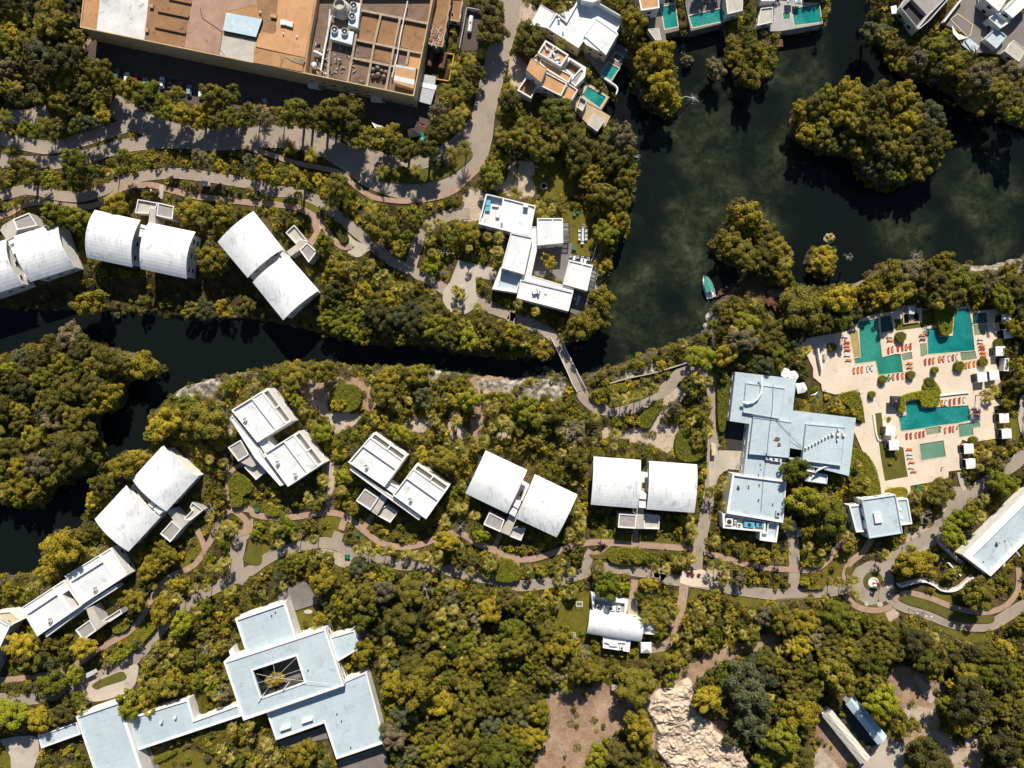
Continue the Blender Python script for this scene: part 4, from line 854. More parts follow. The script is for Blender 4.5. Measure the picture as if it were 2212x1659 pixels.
# --- small grey-blue pavilion, and the long building cut by the right edge
G0 = P(3,2,'810,1000 1105,957 1165,1290 875,1335'); t = building('square grey-blue pavilion with white skylight and two lower wings below the pool terrace', G0, 6, 'pavilion', 'pavilion')
block(t, G0, 6.6, top='roof_pale', floor='roof_pale'); block(t, P(3,2,'700,1050 822,1040 856,1275 762,1283'), 4.8, top='white', floor='roof_pale', pin=.5); block(t, P(3,2,'1108,995 1210,990 1248,1210 1150,1222'), 4.8, top='white', floor='roof_pale', pin=.5)
q = P(3,2,'915,1115 980,1110 995,1195 930,1205'); block(t, q, 7.0, pin=.2, pdep=.1, floor='vault_white', wall='steel', z0=6, win=False)
for x, y in ((1135,1080),(1148,1155)): unit_box(t, pt(3,2,x,y,4.4), (1,1,.6), .2, 'white', fan=False)
HB = P(3,2,'1680,1475 2300,865 2545,1050 1925,1662'); t = building('long grey-blue roof running off the right edge, with radial stains', HB, 7, 'building', 'hotel_building')
block(t, HB, 4.6, holes=[(P(3,2,'1768,1490 2340,925 2500,1065 1922,1635'), 1.1, 'roof_pale')], top='white', wall='wall_white', win=False)
mb = MB()
q0 = [pt(3,2,x,y,4.62) for x, y in ((1745,1478),(1735,1505),(1920,1655),(1935,1640))]
p = pt(3,2,1975,1365,3.5); mb.lathe(p, [(.4,0),(.4,.9),(.7,.95),(.7,1.2),(.01,1.3)], 8); mb.build('roof_vent', 'wall_grey', t)
vent(t, pt(3,2,2045,1350,3.5), .3); vent(t, pt(3,2,1860,1530,3.5), .3)
mb = MB(); c = pt(3,2,2060,1320,3.56)
for k in range(18):
    a = 2*math.pi*k/18+.1*math.sin(k*3); L = 9+3*math.sin(k*2.1); w_ = .28+.1*math.sin(k*5)
    d = Vector((math.cos(a), math.sin(a), 0)); n_ = Vector((-d.y, d.x, 0))*w_; e = c+d*L
    if at(M_build, *(c+d*L).to_2d()): mb.face([c-n_*.3+Vector((0,0,.001*k)), e-n_+Vector((0,0,.001*k)), e+n_+Vector((0,0,.001*k)), c+n_*.3+Vector((0,0,.001*k))])
surf('stain_grey', (.48, .53, .56), (.56, .62, .66), .4, .8); mb.build('roof_stain', 'stain_grey', t)
# curved retaining wall by the long building
def lowwall(us, w, h, mat, label, cat='wall', name='retaining_wall', z0=-.3):
    pts = [Vector(p[:2]) for p in smooth([W(u) for u in us], 5)]; L, Rr = offs(pts, w); mb = MB()
    for i in range(len(pts)-1):
        a, b, c, d = L[i], L[i+1], Rr[i+1], Rr[i]
        mb.face([(*d, h), (*c, h), (*b, h), (*a, h)]); mb.face([(*a, h), (*b, h), (*b, z0), (*a, z0)]); mb.face([(*c, h), (*d, h), (*d, z0), (*c, z0)]); fillp(M_build, [a, b, c, d])
    for i in (0, -1): a, d = L[i], Rr[i]; mb.face([(*a, z0), (*d, z0), (*d, h), (*a, h)])
    return tag(mb.build(name, mat), label, cat)
lowwall(P(3,2,'1480,1275 1462,1320 1480,1380 1560,1460 1655,1535'), 1.3, 1.6, 'wall_grey', 'thick pale retaining wall curving beside the long grey-blue roof')
lowwall(P(3,3,'1110,60 1140,85 1230,60 1340,42 1420,75 1490,118 1590,122 1680,75 1765,0'), .6, 1.2, 'white', 'thin white wavy garden wall below the long grey-blue roof')
lowwall(P(3,2,'1545,1540 1600,1600 1650,1650'), .5, 1.4, 'white', 'short straight white wall leading away from the long grey-blue roof')
lowwall(P(2,1,'840,1655 1000,1610 1250,1555 1530,1468'), .4, 1.0, 'concrete', 'thin pale garden wall along the rocky lake bank right of the bridge')
lowwall(P(3,2,'903,262 925,420 948,485'), .5, .9, 'white', 'white planter wall on the sun terrace left of two cabanas', z0=.3)
lowwall(P(3,2,'1150,135 1300,85 1440,50'), .35, 1.1, 'white', 'white planter wall above the large rippled pool', z0=.3)
lowwall(P(3,2,'1475,103 1600,88 1728,75'), .3, .9, 'white', 'white wall edging the row of loungers above the large rippled pool', z0=.3)
lowwall(P(3,1,'412,1345 425,1430 448,1540'), .6, 2.2, 'white', 'upright white screen wall at the left end of the sun terrace', z0=.3)
lowwall(P(3,1,'1935,1290 1945,1370 1960,1440'), .3, .6, 'white', 'white edge wall at the right side of the sun terrace', z0=.3)
# --- lower left complex around the tree courtyard
t = building('sprawling pale blue hotel complex at the lower left, tree in a square opening', P(1,3,'-280,730 600,450 762,945 -100,1245'), 8, 'hotel building', 'hotel_building')
J1 = P(1,3,'-278,738 600,450 762,945 -105,1245')
block(t, J1, 7.4, holes=[(P(1,3,'350,690 420,915 48,1048 -28,815'), 7.1, 'deck_grey')]+[(P(1,3,'-262,748 -60,682 -180,700'), .001, 'roof_pale')][:0], top='roof_pale', floor='roof_pale')
mb = MB()   # parapets round the big roof and its opening
def parapet(mb, us, z, w, h, out=True):
    q = ccw([W(u, z) for u in us]); i_ = inset(q, w if out else -w)
    a, b = (q, i_) if out else (i_, q)
    mb.poly(a, z+h, 0, [b]); n = len(q)
    for r_, fl in ((a, 0), (b, 1)):
        for k in range(n):
            p, s = r_[k], r_[(k+1) % n]
            if fl: p, s = s, p
            mb.face([(p[0], p[1], z), (s[0], s[1], z), (s[0], s[1], z+h), (p[0], p[1], z+h)])
parapet(mb, J1, 7.4, .7, .45); parapet(mb, P(1,3,'350,690 420,915 48,1048 -28,815'), 7.4, .5, .4, False); mb.build('parapet', 'white', t)
block(t, P(1,3,'-182,370 255,222 350,545 -75,700'), 6.4, pin=.55, top='white', floor='roof_pale', holes=[(P(1,3,'-162,385 238,248 330,530 -70,675'), .6, 'roof_pale')])
block(t, P(1,3,'640,532 848,472 900,625 702,742'), 6.2, top='white', floor='roof_pale')
block(t, P(1,3,'90,1180 755,903 955,828 1118,1442 695,1585 590,1272 172,1420'), 5.2, holes=[(P(1,3,'105,1188 755,925 945,845 1100,1432 702,1570 598,1255 180,1402'), .5, 'roof_pale')], top='white')
block(t, P(0,3,'1090,1235 1390,1135 1500,1100 1630,1065 1680,1245 2055,1112 2090,1210 1185,1510'), 4.8, holes=[(P(0,3,'1105,1250 1395,1150 1612,1085 1665,1265 2050,1128 2075,1200 1192,1495'), .5, 'roof_pale')], top='white')
block(t, P(0,3,'655,1215 1035,1085 1270,1790 850,1790'), 6.4, holes=[(P(0,3,'672,1225 1015,1108 1235,1775 850,1775'), .6, 'roof_pale')], top='white')
block(t, P(0,3,'328,1385 660,1265 698,1368 355,1490'), 3.8, top='white', floor='roof_pale', win=False)
for x, y in ((1400,1255),(1520,1215)): unit_box(t, pt(0,3,x,y,4.3), (.8,.8,1.2), 0, 'white', fan=False)
for x, y in ((450,1235),(262,1300)):
    mb = MB(); p = pt(1,3,x,y,4.7); mb.box((p.x, p.y, p.z+.7), (4.0, .7, 1.3), .33); mb.box((p.x, p.y, p.z+1.38), (4.3, 1.0, .08), .33); mb.build('ventilator', 'white', t)
for x, y, z in ((135,340,5.8),(170,312,5.8),(450,812,7.4),(700,1190,4.7),(740,1250,4.7),(820,1480,4.7)): vent(t, pt(1,3,x,y,z), .4, .14, 'dark')
# guy wires round the courtyard tree
mb = MB(); c = pt(1,3,170,880,9.5)
for x, y in ((120,590),(345,710),(380,810),(745,940),(60,1030),(5,845),(10,925)): mb.tube([c, pt(1,3,x,y,9.0)], .05, 4)
for x, y in ((290,915),(75,1010)): mb.tube([pt(1,3,x,y,8.2), pt(1,3,x-60,y+75,8.3)], .16, 4)
mb.build('guy_wire', 'white', t)
def flatdeck(us, z, mat, name, label=None, cat=None):
    q = [W(u, z) for u in us]; mb = MB(); mb.prism(q, WL-1, z); o = mb.build(name, mat); fillp(M_hard, q)
    return tag(o, label, cat) if label else struct(o)
flatdeck(P(1,3,'180,180 270,110 380,40 440,60 540,235 315,308 290,230 200,230'), .5, 'deck_grey', 'terrace'); flatdeck(P(1,3,'862,500 950,455 995,590 905,615'), .4, 'deck_grey', 'terrace'); flatdeck(P(1,3,'160,1440 590,1300 640,1400 260,1480'), .4, 'deck_grey', 'terrace')
flatdeck(P(1,3,'700,1600 1110,1460 1160,1720 720,1720'), .2, 'deck_grey', 'terrace')
flatdeck(P(0,3,'1215,1500 1290,1480 1400,1700 1270,1700'), .4, 'deck_grey', 'terrace'); block(t, P(0,3,'1975,640 2010,615 2040,700 2000,720'), 4, holes=[], win=False)
# --- pavilion with a barrel roof at the bottom
KV = P(2,3,'675,295 1138,368 1115,570 642,495'); t = building('small pavilion with one bright barrel roof streaked blue, white tent at its corner', KV, 5, 'pavilion', 'pavilion')
vault(t, KV, 4.6, 1.6, .6, z0=-.3)
block(t, P(2,3,'685,155 1003,215 985,345 700,300'), 4.2, holes=[(P(2,3,'712,200 975,238 968,330 712,292'), 1.2, 'wall_grey')])
for x, y, s in ((850,272,(4.0,1.8,1.3)),(740,265,(1.6,2.4,1)),(920,275,(1.2,1.8,1.1))): unit_box(t, pt(2,3,x,y,3.0), s, -.12, 'roof_white')
mb = MB(); mb.tube([pt(2,3,x,y,3.4) for x, y in ((760,300),(785,250),(800,245),(790,315),(900,330),(975,320))], .28, 6); mb.build('duct', 'vault_white', t)
block(t, P(2,3,'790,520 1025,560 1015,657 785,622'), 4.0, pin=.2, pdep=.4)
mb = MB(); mb.tube([pt(2,3,x,y,4.1) for x, y in ((800,570),(840,580),(845,600),(905,605),(915,570),(980,575))], .3, 6); mb.build('duct', 'vault_white', t)
unit_box(t, pt(2,3,945,615,3.6), (1.4,1.2,1), 0, 'white')
block(t, P(2,3,'1140,395 1240,412 1235,510 1130,498'), 3.2, floor='roof_patch', win=False)
# --- long sheds at lower right
def shed(label, us, z, mat):
    t = building(label, us, z, 'shed', 'shed'); q = [W(u, z) for u in us]; mb = MB(); a = (q[0]+q[1])/2; b = (q[2]+q[3])/2; up = Vector((0, 0, .9))
    mb.face([q[0], a+up, b+up, q[3]]); mb.face([a+up, q[1], q[2], b+up]); mb.build('roof', mat, t)
    mb = MB(); i_ = inset([q[0], q[1], q[2], q[3]], .7); mb.prism(i_, -.2, z+.1, cap=False); mb.face([(q[0]).lerp(a, .1), a+up*.97, q[1].lerp(a, .1)]); mb.face([(q[3]).lerp(b, .1), b+up*.97, q[2].lerp(b, .1)]); mb.build('wall', 'wall_grey', t); fillp(M_build, inset(q, -.5))
shed('long pale striped metal shed, front one of two beside the dark pond', P(3,3,'465,1205 555,1160 885,1565 800,1625'), 4, 'shed_stripe')
shed('long blue-grey metal shed behind the dark pond', P(3,3,'668,1105 735,1018 1030,1385 950,1460'), 4, 'shed_metal')
area('pond', P(3,3,'560,1145 665,1105 940,1455 830,1490'), 'pond', False, M_open)
block(building('tiny grey hut at the end of the pale striped shed', P(3,3,'490,1170 530,1150 560,1180 510,1200'), 2.4, 'hut', 'hut'), P(3,3,'462,1185 530,1145 556,1165 480,1205'), 2.4, floor='wall_grey', win=False)
mb = MB(); p = pt(3,3,880,1495,.4); mb.box((p.x, p.y, .7), (2.4, 3.4, 1.2), .6); mb.box((p.x+.2, p.y+.3, 1.45), (1.6, 1.6, .5), .6, 1); tag(mb.build('trailer', ['dark', 'black']), 'dark trailer parked at the lower end of the dark pond', 'trailer')
# --- factory hall at the top
F0 = P(0,0,'695,240 735,-120')+P(1,0,'1560,-120 1530,0 1365,835 405,635')
t = building('huge tan factory hall with patchwork roof across the top left', F0, 10.20, 'factory', 'factory')
pit = P(1,0,'540,-110 520,40 470,300 425,625 800,712 1355,820 1480,200 1520,-110')
block(t, F0, 10.20, holes=[(pit, 3.2, 'roof_dirty')], wall='wall_cream', top='roof_tan', floor='roof_dirty')
zf = 10.20
def patch(us, mat, dz=.03, name='roof_panel', h=None):
    global zf
    q = [W(u, 10.20) for u in us]; mb = MB(); z = 10.20+dz; mb.prism(q, 10.10, z, 0); mb.build(name, mat, t)
patch(P(0,0,'870,-60 1285,-60 1285,0 1247,345 835,262'), 'roof_patch', .04); patch(P(0,0,'1290,-60 1660,-60 1660,0 1592,405 1249,342'), 'roof_brown', .06)
patch(P(0,0,'1664,-60 2230,-60 2215,40 1945,105 1905,470 1596,405'), 'roof_pink', .05); patch(P(0,0,'1915,300 2215,350 2205,545 1890,480'), 'roof_stone', .07)
patch(P(1,0,'0,-60 190,-60 210,90 165,290 20,260 40,150 20,130'), 'roof_brown', .05); patch(P(1,0,'195,-60 515,-60 445,365 150,300 170,280'), 'roof_orange', .09); patch(P(1,0,'30,290 150,300 443,368 425,500 -5,405'), 'roof_orange', .30); patch(P(1,0,'-10,420 420,508 405,625 -20,545'), 'roof_tan', .55)
for us in ('1470,-22 1660,25 1655,40 1462,0', '1372,90 1640,140 1634,160 1366,105', '1348,225 1612,280 1606,298 1342,242'): patch(P(0,0,us), 'roof_brown', .7, 'slot_shadow_strip')  # raised strips added so their cast shadows draw the dark roof slots
q = P(0,0,'1955,108 2265,165 2212,320 1925,262'); block(t, q, 11.40, holes=[], top='shed_metal', wall='dark', z0=10.30, win=False, excl=False)
for us in (P(0,0,'1290,35 1325,38 1320,68 1287,60'), P(0,0,'1250,240 1282,245 1278,275 1250,268'), P(1,0,'212,165 268,175 262,215 208,212'), P(1,0,'268,180 322,190 315,235 262,220'), P(1,0,'125,118 180,124 175,155 122,145')): block(t, us, 11.10, holes=[], top='roof_white' if us[0][0] > 600 else 'roof_orange', wall='wall_tan', z0=10, win=False, excl=False)
mb = MB(); parapet(mb, F0, 10.20, .35, .35); mb.build('parapet', 'wall_cream', t)
mb = MB(); rr = random.Random(4)
for k in range(9): y = 488+k*4; mb.tube([pt(1,0,245+k*7,y,10.90), pt(1,0,425-k*2,y+25+k*2,10.90)], .09, 4)
mb.build('timber', 'beam', t)
mb = MB(); mb.tube([pt(0,0,1730,65,12.50), pt(0,0,1920,270,10.40)], .12, 5); mb.tube([pt(0,0,1730,65,10.30), pt(0,0,1730,65,12.50)], .12, 5); mb.build('antenna_mast', 'wall_grey', t)
mb = MB(); mb.tube([pt(0,0,x,y,10.40) for x, y in ((1920,275),(1905,400),(1890,470),(1950,490))], .1, 4); mb.tube([pt(0,0,x,y,10.50) for x, y in ((1895,420),(1950,488),(2080,520),(2212,545))], .06, 4); mb.build('roof_cable', 'black', t)
for x, y in ((40,110),(238,295),(355,320)): vent(t, pt(1,0,x,y,10.40), .6, .2, 'white')
PZ = 7.0
def pbeam(x0, y0, x1, y1, w=.8, h=1.0):
    a, b = pt(1,0,x0,y0,PZ+h), pt(1,0,x1,y1,PZ+h); d = b-a; mb = MB(); mb.box(((a.x+b.x)/2, (a.y+b.y)/2, PZ+h/2+.003*len(t.children)), (d.length, w, h), math.atan2(d.y, d.x)); mb.build('roof_beam', 'beam', t)
for l in ((915,90,1490,205),(870,345,1440,462),(840,502,1190,575),(912,-100,905,90,),(905,90,790,715),(1080,125,1020,380),(1020,380,960,745),(1245,160,1190,420),(1190,420,1120,780),(1320,450,1300,560),(640,420,618,670)): pbeam(*l)
for c, m_ in (((880,350,1000,370,1000,500,850,490), 'roof_dirty'), ((1260,190,1480,230,1430,450,1215,400), 'roof_brown'), ((930,110,1070,140,1020,370,880,340), 'roof_brown'), ((1090,140,1235,170,1180,400,1045,370), 'roof_brown'), ((1320,460,1428,480,1400,600,1300,580), 'roof_orange'), ((640,440,830,480,790,700,615,660), 'roof_dirty'), ((1030,390,1180,425,1150,550,1010,510), 'roof_brown')):
    us = P(1,0,' '.join(f'{c[i]},{c[i+1]}' for i in range(0, 8, 2))); q = [W(u, PZ) for u in us]; mb = MB(); mb.prism(q, PZ-.2, PZ+.12); mb.build('roof_panel', m_, t)
mb = MB(); rr = random.Random(9)
for k in range(70):   # scrap and pipe runs on the roof floor
    x, y = rr.uniform(500, 900), rr.uniform(380, 640); p = pt(1,0,x,y,PZ)
    mb.box((p.x, p.y, PZ+.3), (rr.uniform(.3, 1.6), rr.uniform(.2, .6), rr.uniform(.2, .9)), rr.uniform(0, 3), rr.randrange(3))
mb.build('scrap', ['dark', 'beam', 'wall_grey'], t)
mb = MB(); mb.lathe(pt(1,0,750,100,PZ), [(3.3,0),(3.4,1.5),(3.1,2.6),(2.3,3.6),(2.1,4.6),(2.1,5.2),(1.8,5.2),(1.75,4.2),(.01,4.1)], 24); mb.build('cooling_tower', 'roof_stone', t)
def fanbox(us, z, fans, h=2.6):
    b_ = block(t, us, PZ+h, holes=[], top='steel', wall='steel', z0=PZ-.1, win=False, excl=False)
    for x, y in fans:
        p = pt(1,0,x,y,PZ+h); mb = MB(); mb.lathe(p, [(1.35,0),(1.3,1.1),(1.2,1.1),(1.15,.5),(.01,.45)], 16, 0)
        for k in range(6): mb.box((p.x, p.y, p.z+.75), (2.2, .2, .06), k*math.pi/6, 1)
        mb.lathe((p.x, p.y, p.z+.8), [(.3,0),(.3,.15),(.01,.2)], 8, 0); mb.build('fan', ['vault_white', 'black'], t)
fanbox(P(1,0,'820,15 905,30 880,240 797,215'), 0, ((848,58),(834,150))); fanbox(P(1,0,'650,240 845,275 828,385 642,335'), 0, ((683,265),(770,282)))
for pts, r in (([(700,150),(650,140),(610,330),(560,610),(610,640)], .35), ([(640,80),(620,300),(580,500)], .25), ([(1310,10),(1250,300),(1220,480),(1175,665)], .22), ([(500,445),(540,460),(575,480)], .5)):
    mb = MB(); mb.tube([pt(1,0,x,y,PZ+1.5) for x, y in pts], r, 7); mb.build('pipe', 'vault_white', t)
mb = MB(); mb.lathe(pt(1,0,510,578,PZ), [(1.0,0),(1.1,1.6),(.8,2.2),(.01,2.4)], 14); mb.build('tank', 'vault_white', t)
for x, y, r in ((1050,590,22),(1010,605,22),(1085,615,18),(1122,628,22),(1010,655,20),(1055,650,25),(1105,665,23),(912,712,22)):
    p = pt(1,0,x,y,PZ+.8); R0 = r*.045; mb = MB(); mb.lathe(p, [(R0*math.cos(a), R0*math.sin(a)) for a in [k*math.pi/12-.7 for k in range(0, 9)]]+[(.01, R0)], 14); mb.build('wicker_ball', 'ball', t)
block(t, P(1,0,'1205,555 1385,582 1362,765 1190,712'), 10.00, holes=[], top='roof_orange', wall='wall_tan', z0=6.9, win=False, excl=False)
for us in (P(1,0,'1210,560 1383,588 1380,612 1208,580'), P(1,0,'1195,650 1370,690 1368,735 1190,695')): q = [W(u, 10.00) for u in us]; mb = MB(); mb.prism(q, 9.90, 10.06); mb.build('roof_panel', 'roof_patch', t)
t = building('narrow brown-roofed annex with green walls and cable scrap, right of the factory hall', P(1,0,'1545,-60 1695,-60 1612,408 1482,378'), 6, 'annex', 'annex')
block(t, P(1,0,'1548,-90 1700,-90 1612,408 1482,378'), 6.4, top='wall_tan', floor='roof_brown', wall='turf')
mb = MB()
for k in range(34): x, y = rr.uniform(1500, 1600), rr.uniform(240, 385); a = pt(1,0,x,y,6.2); mb.tube([a, a+Vector((rr.uniform(-1.5,1.5), rr.uniform(-2,2), .3)), a+Vector((rr.uniform(-2,2), rr.uniform(-2,2), 0))], .06, 4, rr.randrange(2))
mb.build('cable_scrap', ['white', 'rust'], t)
t = building('small brown flat-roofed hut between the annex and the walled yard', P(1,0,'1672,60 1780,60 1758,190 1668,172'), 3, 'hut', 'hut'); block(t, P(1,0,'1690,-20 1790,-20 1758,190 1668,172'), 3.2, floor='roof_brown', top='wall_tan'); vent(t, pt(1,0,1697,115,2.8), .5)
t = thing('canopy', (pt(1,0,1470,780).x, pt(1,0,1470,780).y, 0), 'striped corrugated canopy with a white band beside the yellow tank wall', 'canopy')
for us, m_, z in ((P(1,0,'1432,638 1555,660 1545,735 1415,705'), 'awning_stripe', 3.6), (P(1,0,'1415,705 1562,738 1552,778 1412,748'), 'vault_white', 3.75), (P(1,0,'1410,748 1548,778 1510,905 1390,872'), 'awning_stripe', 3.6)): slab(t, us, z, .08, m_, 'roof_sheet')
mb = MB()
for x, y in ((1435,645),(1550,662),(1395,868),(1508,900),(1412,750),(1540,775)): p = pt(1,0,x,y,3.4); mb.box((p.x, p.y, 1.7), (.15, .15, 3.4))
mb.build('post', 'wall_grey', t)
t = thing('wall_enclosure', (pt(1,0,1620,580).x, pt(1,0,1620,580).y, 0), 'yellow low wall around two rusty tanks', 'wall'); mb = MB()
q = [pt(1,0,x,y,1.0) for x, y in ((1640,460),(1712,470),(1668,700),(1555,682))]
for a, b in ((q[0], q[1]), (q[1], q[2]), (q[2], q[3])): d = b-a; mb.box(((a.x+b.x)/2, (a.y+b.y)/2, .5), (d.length+.3, .35, 1.2), math.atan2(d.y, d.x))
mb.build('low_wall', 'yellow', t); fillp(M_build, [pt(1,0,*p) for p in ((1470,440),(1715,465),(1670,705),(1440,640))])
def htank(label, a, b, r, mat):
    t = thing('storage_tank', ((a.x+b.x)/2, (a.y+b.y)/2, 0), label, 'tank'); a = Vector((a.x, a.y, r+.4)); b = Vector((b.x, b.y, r+.4)); d = (b-a).normalized(); mb = MB()
    mb.tube([a-d*.35, a-d*.2, a, b, b+d*.2, b+d*.35], [r*.45, r*.85, r, r, r*.85, r*.45], 16); mb.build('tank_body', mat, t)
    mb = MB(); [mb.box((*(a.lerp(b, f)).to_2d(), .45), (.4, r*1.7, .9), math.atan2(d.y, d.x)) for f in (.2, .8)]; mb.build('cradle', 'wall_grey', t)
    mb = MB(); c = a.lerp(b, .45); mb.lathe((c.x, c.y, c.z+r-.05), [(.3,0),(.3,.25),(.01,.3)], 8); mb.build('manhole', 'dark', t)
htank('rusty horizontal tank nearest the factory wall', pt(1,0,1518,460), pt(1,0,1498,590), 1.25, 'rust'); htank('rusty horizontal tank beside the yellow low wall', pt(1,0,1632,480), pt(1,0,1605,612), 1.25, 'rust')
htank('white horizontal gas tank in the walled yard', pt(1,0,1862,160), pt(1,0,1845,290), .85, 'vault_white')
for a, b, lb in (((1825,90),(1760,440),'long left wall of the yard with the white gas tank'), ((1825,90),(1960,115),'short top wall of the yard with the white gas tank')):
    p, q = pt(1,0,*a), pt(1,0,*b); d = q-p; mb = MB(); mb.box(((p.x+q.x)/2, (p.y+q.y)/2, 1.1), (d.length, .3, 2.3), math.atan2(d.y, d.x)); tag(mb.build('yard_wall', 'wall_grey'), lb, 'wall')
# --- houses at the top, left to right
t = building('large pale flat-roofed house beside the access road, shaded blue along its upper side', P(2,0,'300,240 560,0 970,160 810,475'), 7, 'house', 'house')
B1_ = P(2,0,'300,240 380,108 472,182 570,-10 600,-120 720,-100 700,0 972,158 905,268 920,300 812,475 640,385 618,355 575,415')
block(t, B1_, 6.8, holes=[(P(2,0,'316,238 386,122 474,196 590,-10 640,-60 700,-40 690,10 955,165 895,262 615,345 570,402'), .8, 'roof_white')], wall='wall_cream', floor='roof_white')
block(t, P(2,0,'730,160 916,292 812,475 622,305'), 7.2, pin=.2, pdep=.2, floor='roof_white', z0=6, win=False)
block(t, P(2,0,'560,-140 760,-120 770,-10 700,20 600,0'), 9.5, win=False); 
mb = MB(); a, b = pt(2,0,700,0,8.3), pt(2,0,972,158,8.3); d = b-a; mb.box(((a.x+b.x)/2, (a.y+b.y)/2, 7.3), (d.length, .4, 2.4), math.atan2(d.y, d.x)); mb.build('screen_wall', 'roof_patch', t)
for x, y in ((405,150),(405,178),(632,50),(440,282)): vent(t, pt(2,0,x,y,6), 1.0, .28, 'vault_white')
block(t, P(2,0,'248,38 370,110 300,240 150,212'), 3.4, pin=.2, pdep=.2, floor='roof_white', win=False)
block(t, P(2,0,'470,10 555,20 475,180 410,120'), 5.0, win=False, excl=False)
t = building('terraced orange-roofed villa with white duct work on its top roof', P(2,0,'220,455 290,345 520,650 430,830'), 7, 'villa', 'house')
block(t, P(2,0,'222,455 290,345 490,472 422,575'), 8.0, holes=[(P(2,0,'238,455 294,362 474,475 418,560'), .8, 'roof_orange')])
mb = MB(); Q = lambda l: [pt(2,0,x,y,7.7) for x, y in l]; mb.tube(Q([(280,385),(300,430),(340,440),(330,490),(310,500)]), .5, 6); mb.tube(Q([(340,440),(370,480),(370,520),(410,510)]), [.5,.5,.6,1.1], 6); mb.build('duct', 'vault_white', t)
unit_box(t, pt(2,0,368,428,7.3), (1.5,1.3,.9), .5, 'steel'); unit_box(t, pt(2,0,395,535,7.3), (1.5,1.2,.8), .5, 'vault_white', fan=False)
block(t, P(2,0,'122,600 165,502 300,590 250,712'), 8.6, pin=.12, pdep=.12, top='roof_orange', floor='roof_orange')
block(t, P(2,0,'222,462 265,490 240,545 175,505'), 6, floor='roof_brown', win=False, excl=False); block(t, P(2,0,'250,500 520,650 488,715 300,600 240,545'), 6.4, floor='roof_orange', win=False)
block(t, P(2,0,'292,620 478,720 425,830 245,742'), 6.8, floor='roof_orange'); block(t, P(2,0,'45,780 130,650 245,715 250,765 205,760 165,850'), 4.6, holes=[(P(2,0,'60,775 134,665 240,722 200,755 162,835'), 1.2, 'roof_brown')])
block(t, P(2,0,'490,720 570,775 500,895 418,822'), 5.6, floor='roof_orange'); block(t, P(2,0,'492,492 642,582 630,665 550,745 500,700 520,650 430,580'), 5.0, holes=[(P(2,0,'500,515 600,580 540,650 450,580'), 2.0, 'roof_brown'), (P(2,0,'560,640 600,600 618,615 548,735 512,700'), .4, 'roof_grey')])
def deckpool(dus, z, dmat, pools_):
    q = [W(u, z) for u in dus]; mb = MB(); mb.poly(q, z, 0, [[W(u, z) for u in p] for p, *_ in pools_]); mb.prism(q, WL-1.5, z, cap=False)
    struct(mb.build('terrace', dmat)); fillp(M_hard, q)
    for p, wmt, lab in pools_: pool(p, z, wmt, lab)
deckpool(P(2,0,'620,470 900,365 1012,430 858,722 765,655 720,600 700,560'), .8, 'deck_grey', [(P(2,0,'830,540 925,590 852,695 775,640'), 'pool_teal', 'small teal pool of the pale house, above the pool of the orange-roofed villa'), (P(2,0,'897,455 955,488 925,530 868,495'), 'pool_dark', 'tiny dark hot tub above the small teal pool of the pale house')])
deckpool(P(2,0,'560,730 610,685 842,838 770,950 655,890 570,800'), .8, 'wall_tan', [(P(2,0,'655,745 815,838 757,930 607,822'), 'pool_teal', 'bright teal pool of the orange-roofed villa'), (P(2,0,'575,745 612,705 640,728 600,775'), 'pool_dark', 'dark square hot tub beside the pool of the orange-roofed villa')])
flatdeck(P(2,0,'570,830 650,890 770,955 850,1005 800,1110 640,1060 500,910'), .6, 'wall_tan', 'terrace')
t = building('small pale canopy roof at the water edge below the orange-roofed villa', P(2,0,'710,980 800,1045 740,1135 650,1070'), 3.2, 'canopy', 'pavilion'); block(t, P(2,0,'710,980 800,1045 738,1135 648,1070'), 3.2, pin=.15, pdep=.08, floor='roof_stone', win=False)
block(t, P(2,0,'590,830 648,868 610,960 560,925'), 3.0, pin=.2, pdep=1.2, floor='roof_stone', win=False)
lowwall(P(2,0,'765,668 830,710 905,765 895,825'), .5, 1.2, 'white', 'white boundary wall stepping down to the lake beside the small teal pool')
t = building('orange-topped white house at the top edge above a narrow teal pool', P(2,0,'1090,-60 1270,-60 1275,70 1115,92'), 7, 'house', 'house'); block(t, P(2,0,'1085,-80 1262,-80 1275,68 1115,92'), 7.4, floor='roof_orange', pin=.5); block(t, P(2,0,'1180,-80 1180,5 1330,-10 1330,-80'), 4.5, win=False)
deckpool(P(2,0,'1150,130 1280,-60 1400,-60 1445,262 1325,290 1335,372 1250,360 1180,240'), .8, 'deck_grey', [(P(2,0,'1290,60 1410,38 1432,228 1320,252'), 'pool_teal', 'narrow upright teal pool below the orange-topped house'), (P(2,0,'1285,-20 1400,-35 1405,20 1290,35'), 'pool_dark', 'dark water basin above the narrow upright teal pool')])
t = building('small light canopy roof below the orange-topped house', P(2,0,'1175,255 1270,240 1290,350 1248,358'), 3.2, 'canopy', 'pavilion'); block(t, P(2,0,'1172,252 1270,240 1292,352 1248,358'), 3.2, pin=.2, pdep=.1, floor='roof_stone', win=False)
deckpool(P(2,0,'1485,-40 1835,-60 1840,195 1545,268 1520,150'), .8, 'deck_grey', [(P(2,0,'1530,138 1812,72 1835,180 1560,238'), 'pool_teal', 'wide teal pool in the shade at the top edge')])
t = building('pale roof above the wide shaded pool at the top edge', P(2,0,'1840,-60 2000,-60 1990,90 1862,120'), 6, 'house', 'house'); block(t, P(2,0,'1838,-100 2000,-100 1992,90 1862,122'), 5.6, floor='roof_stone', pin=.25, pdep=.3)
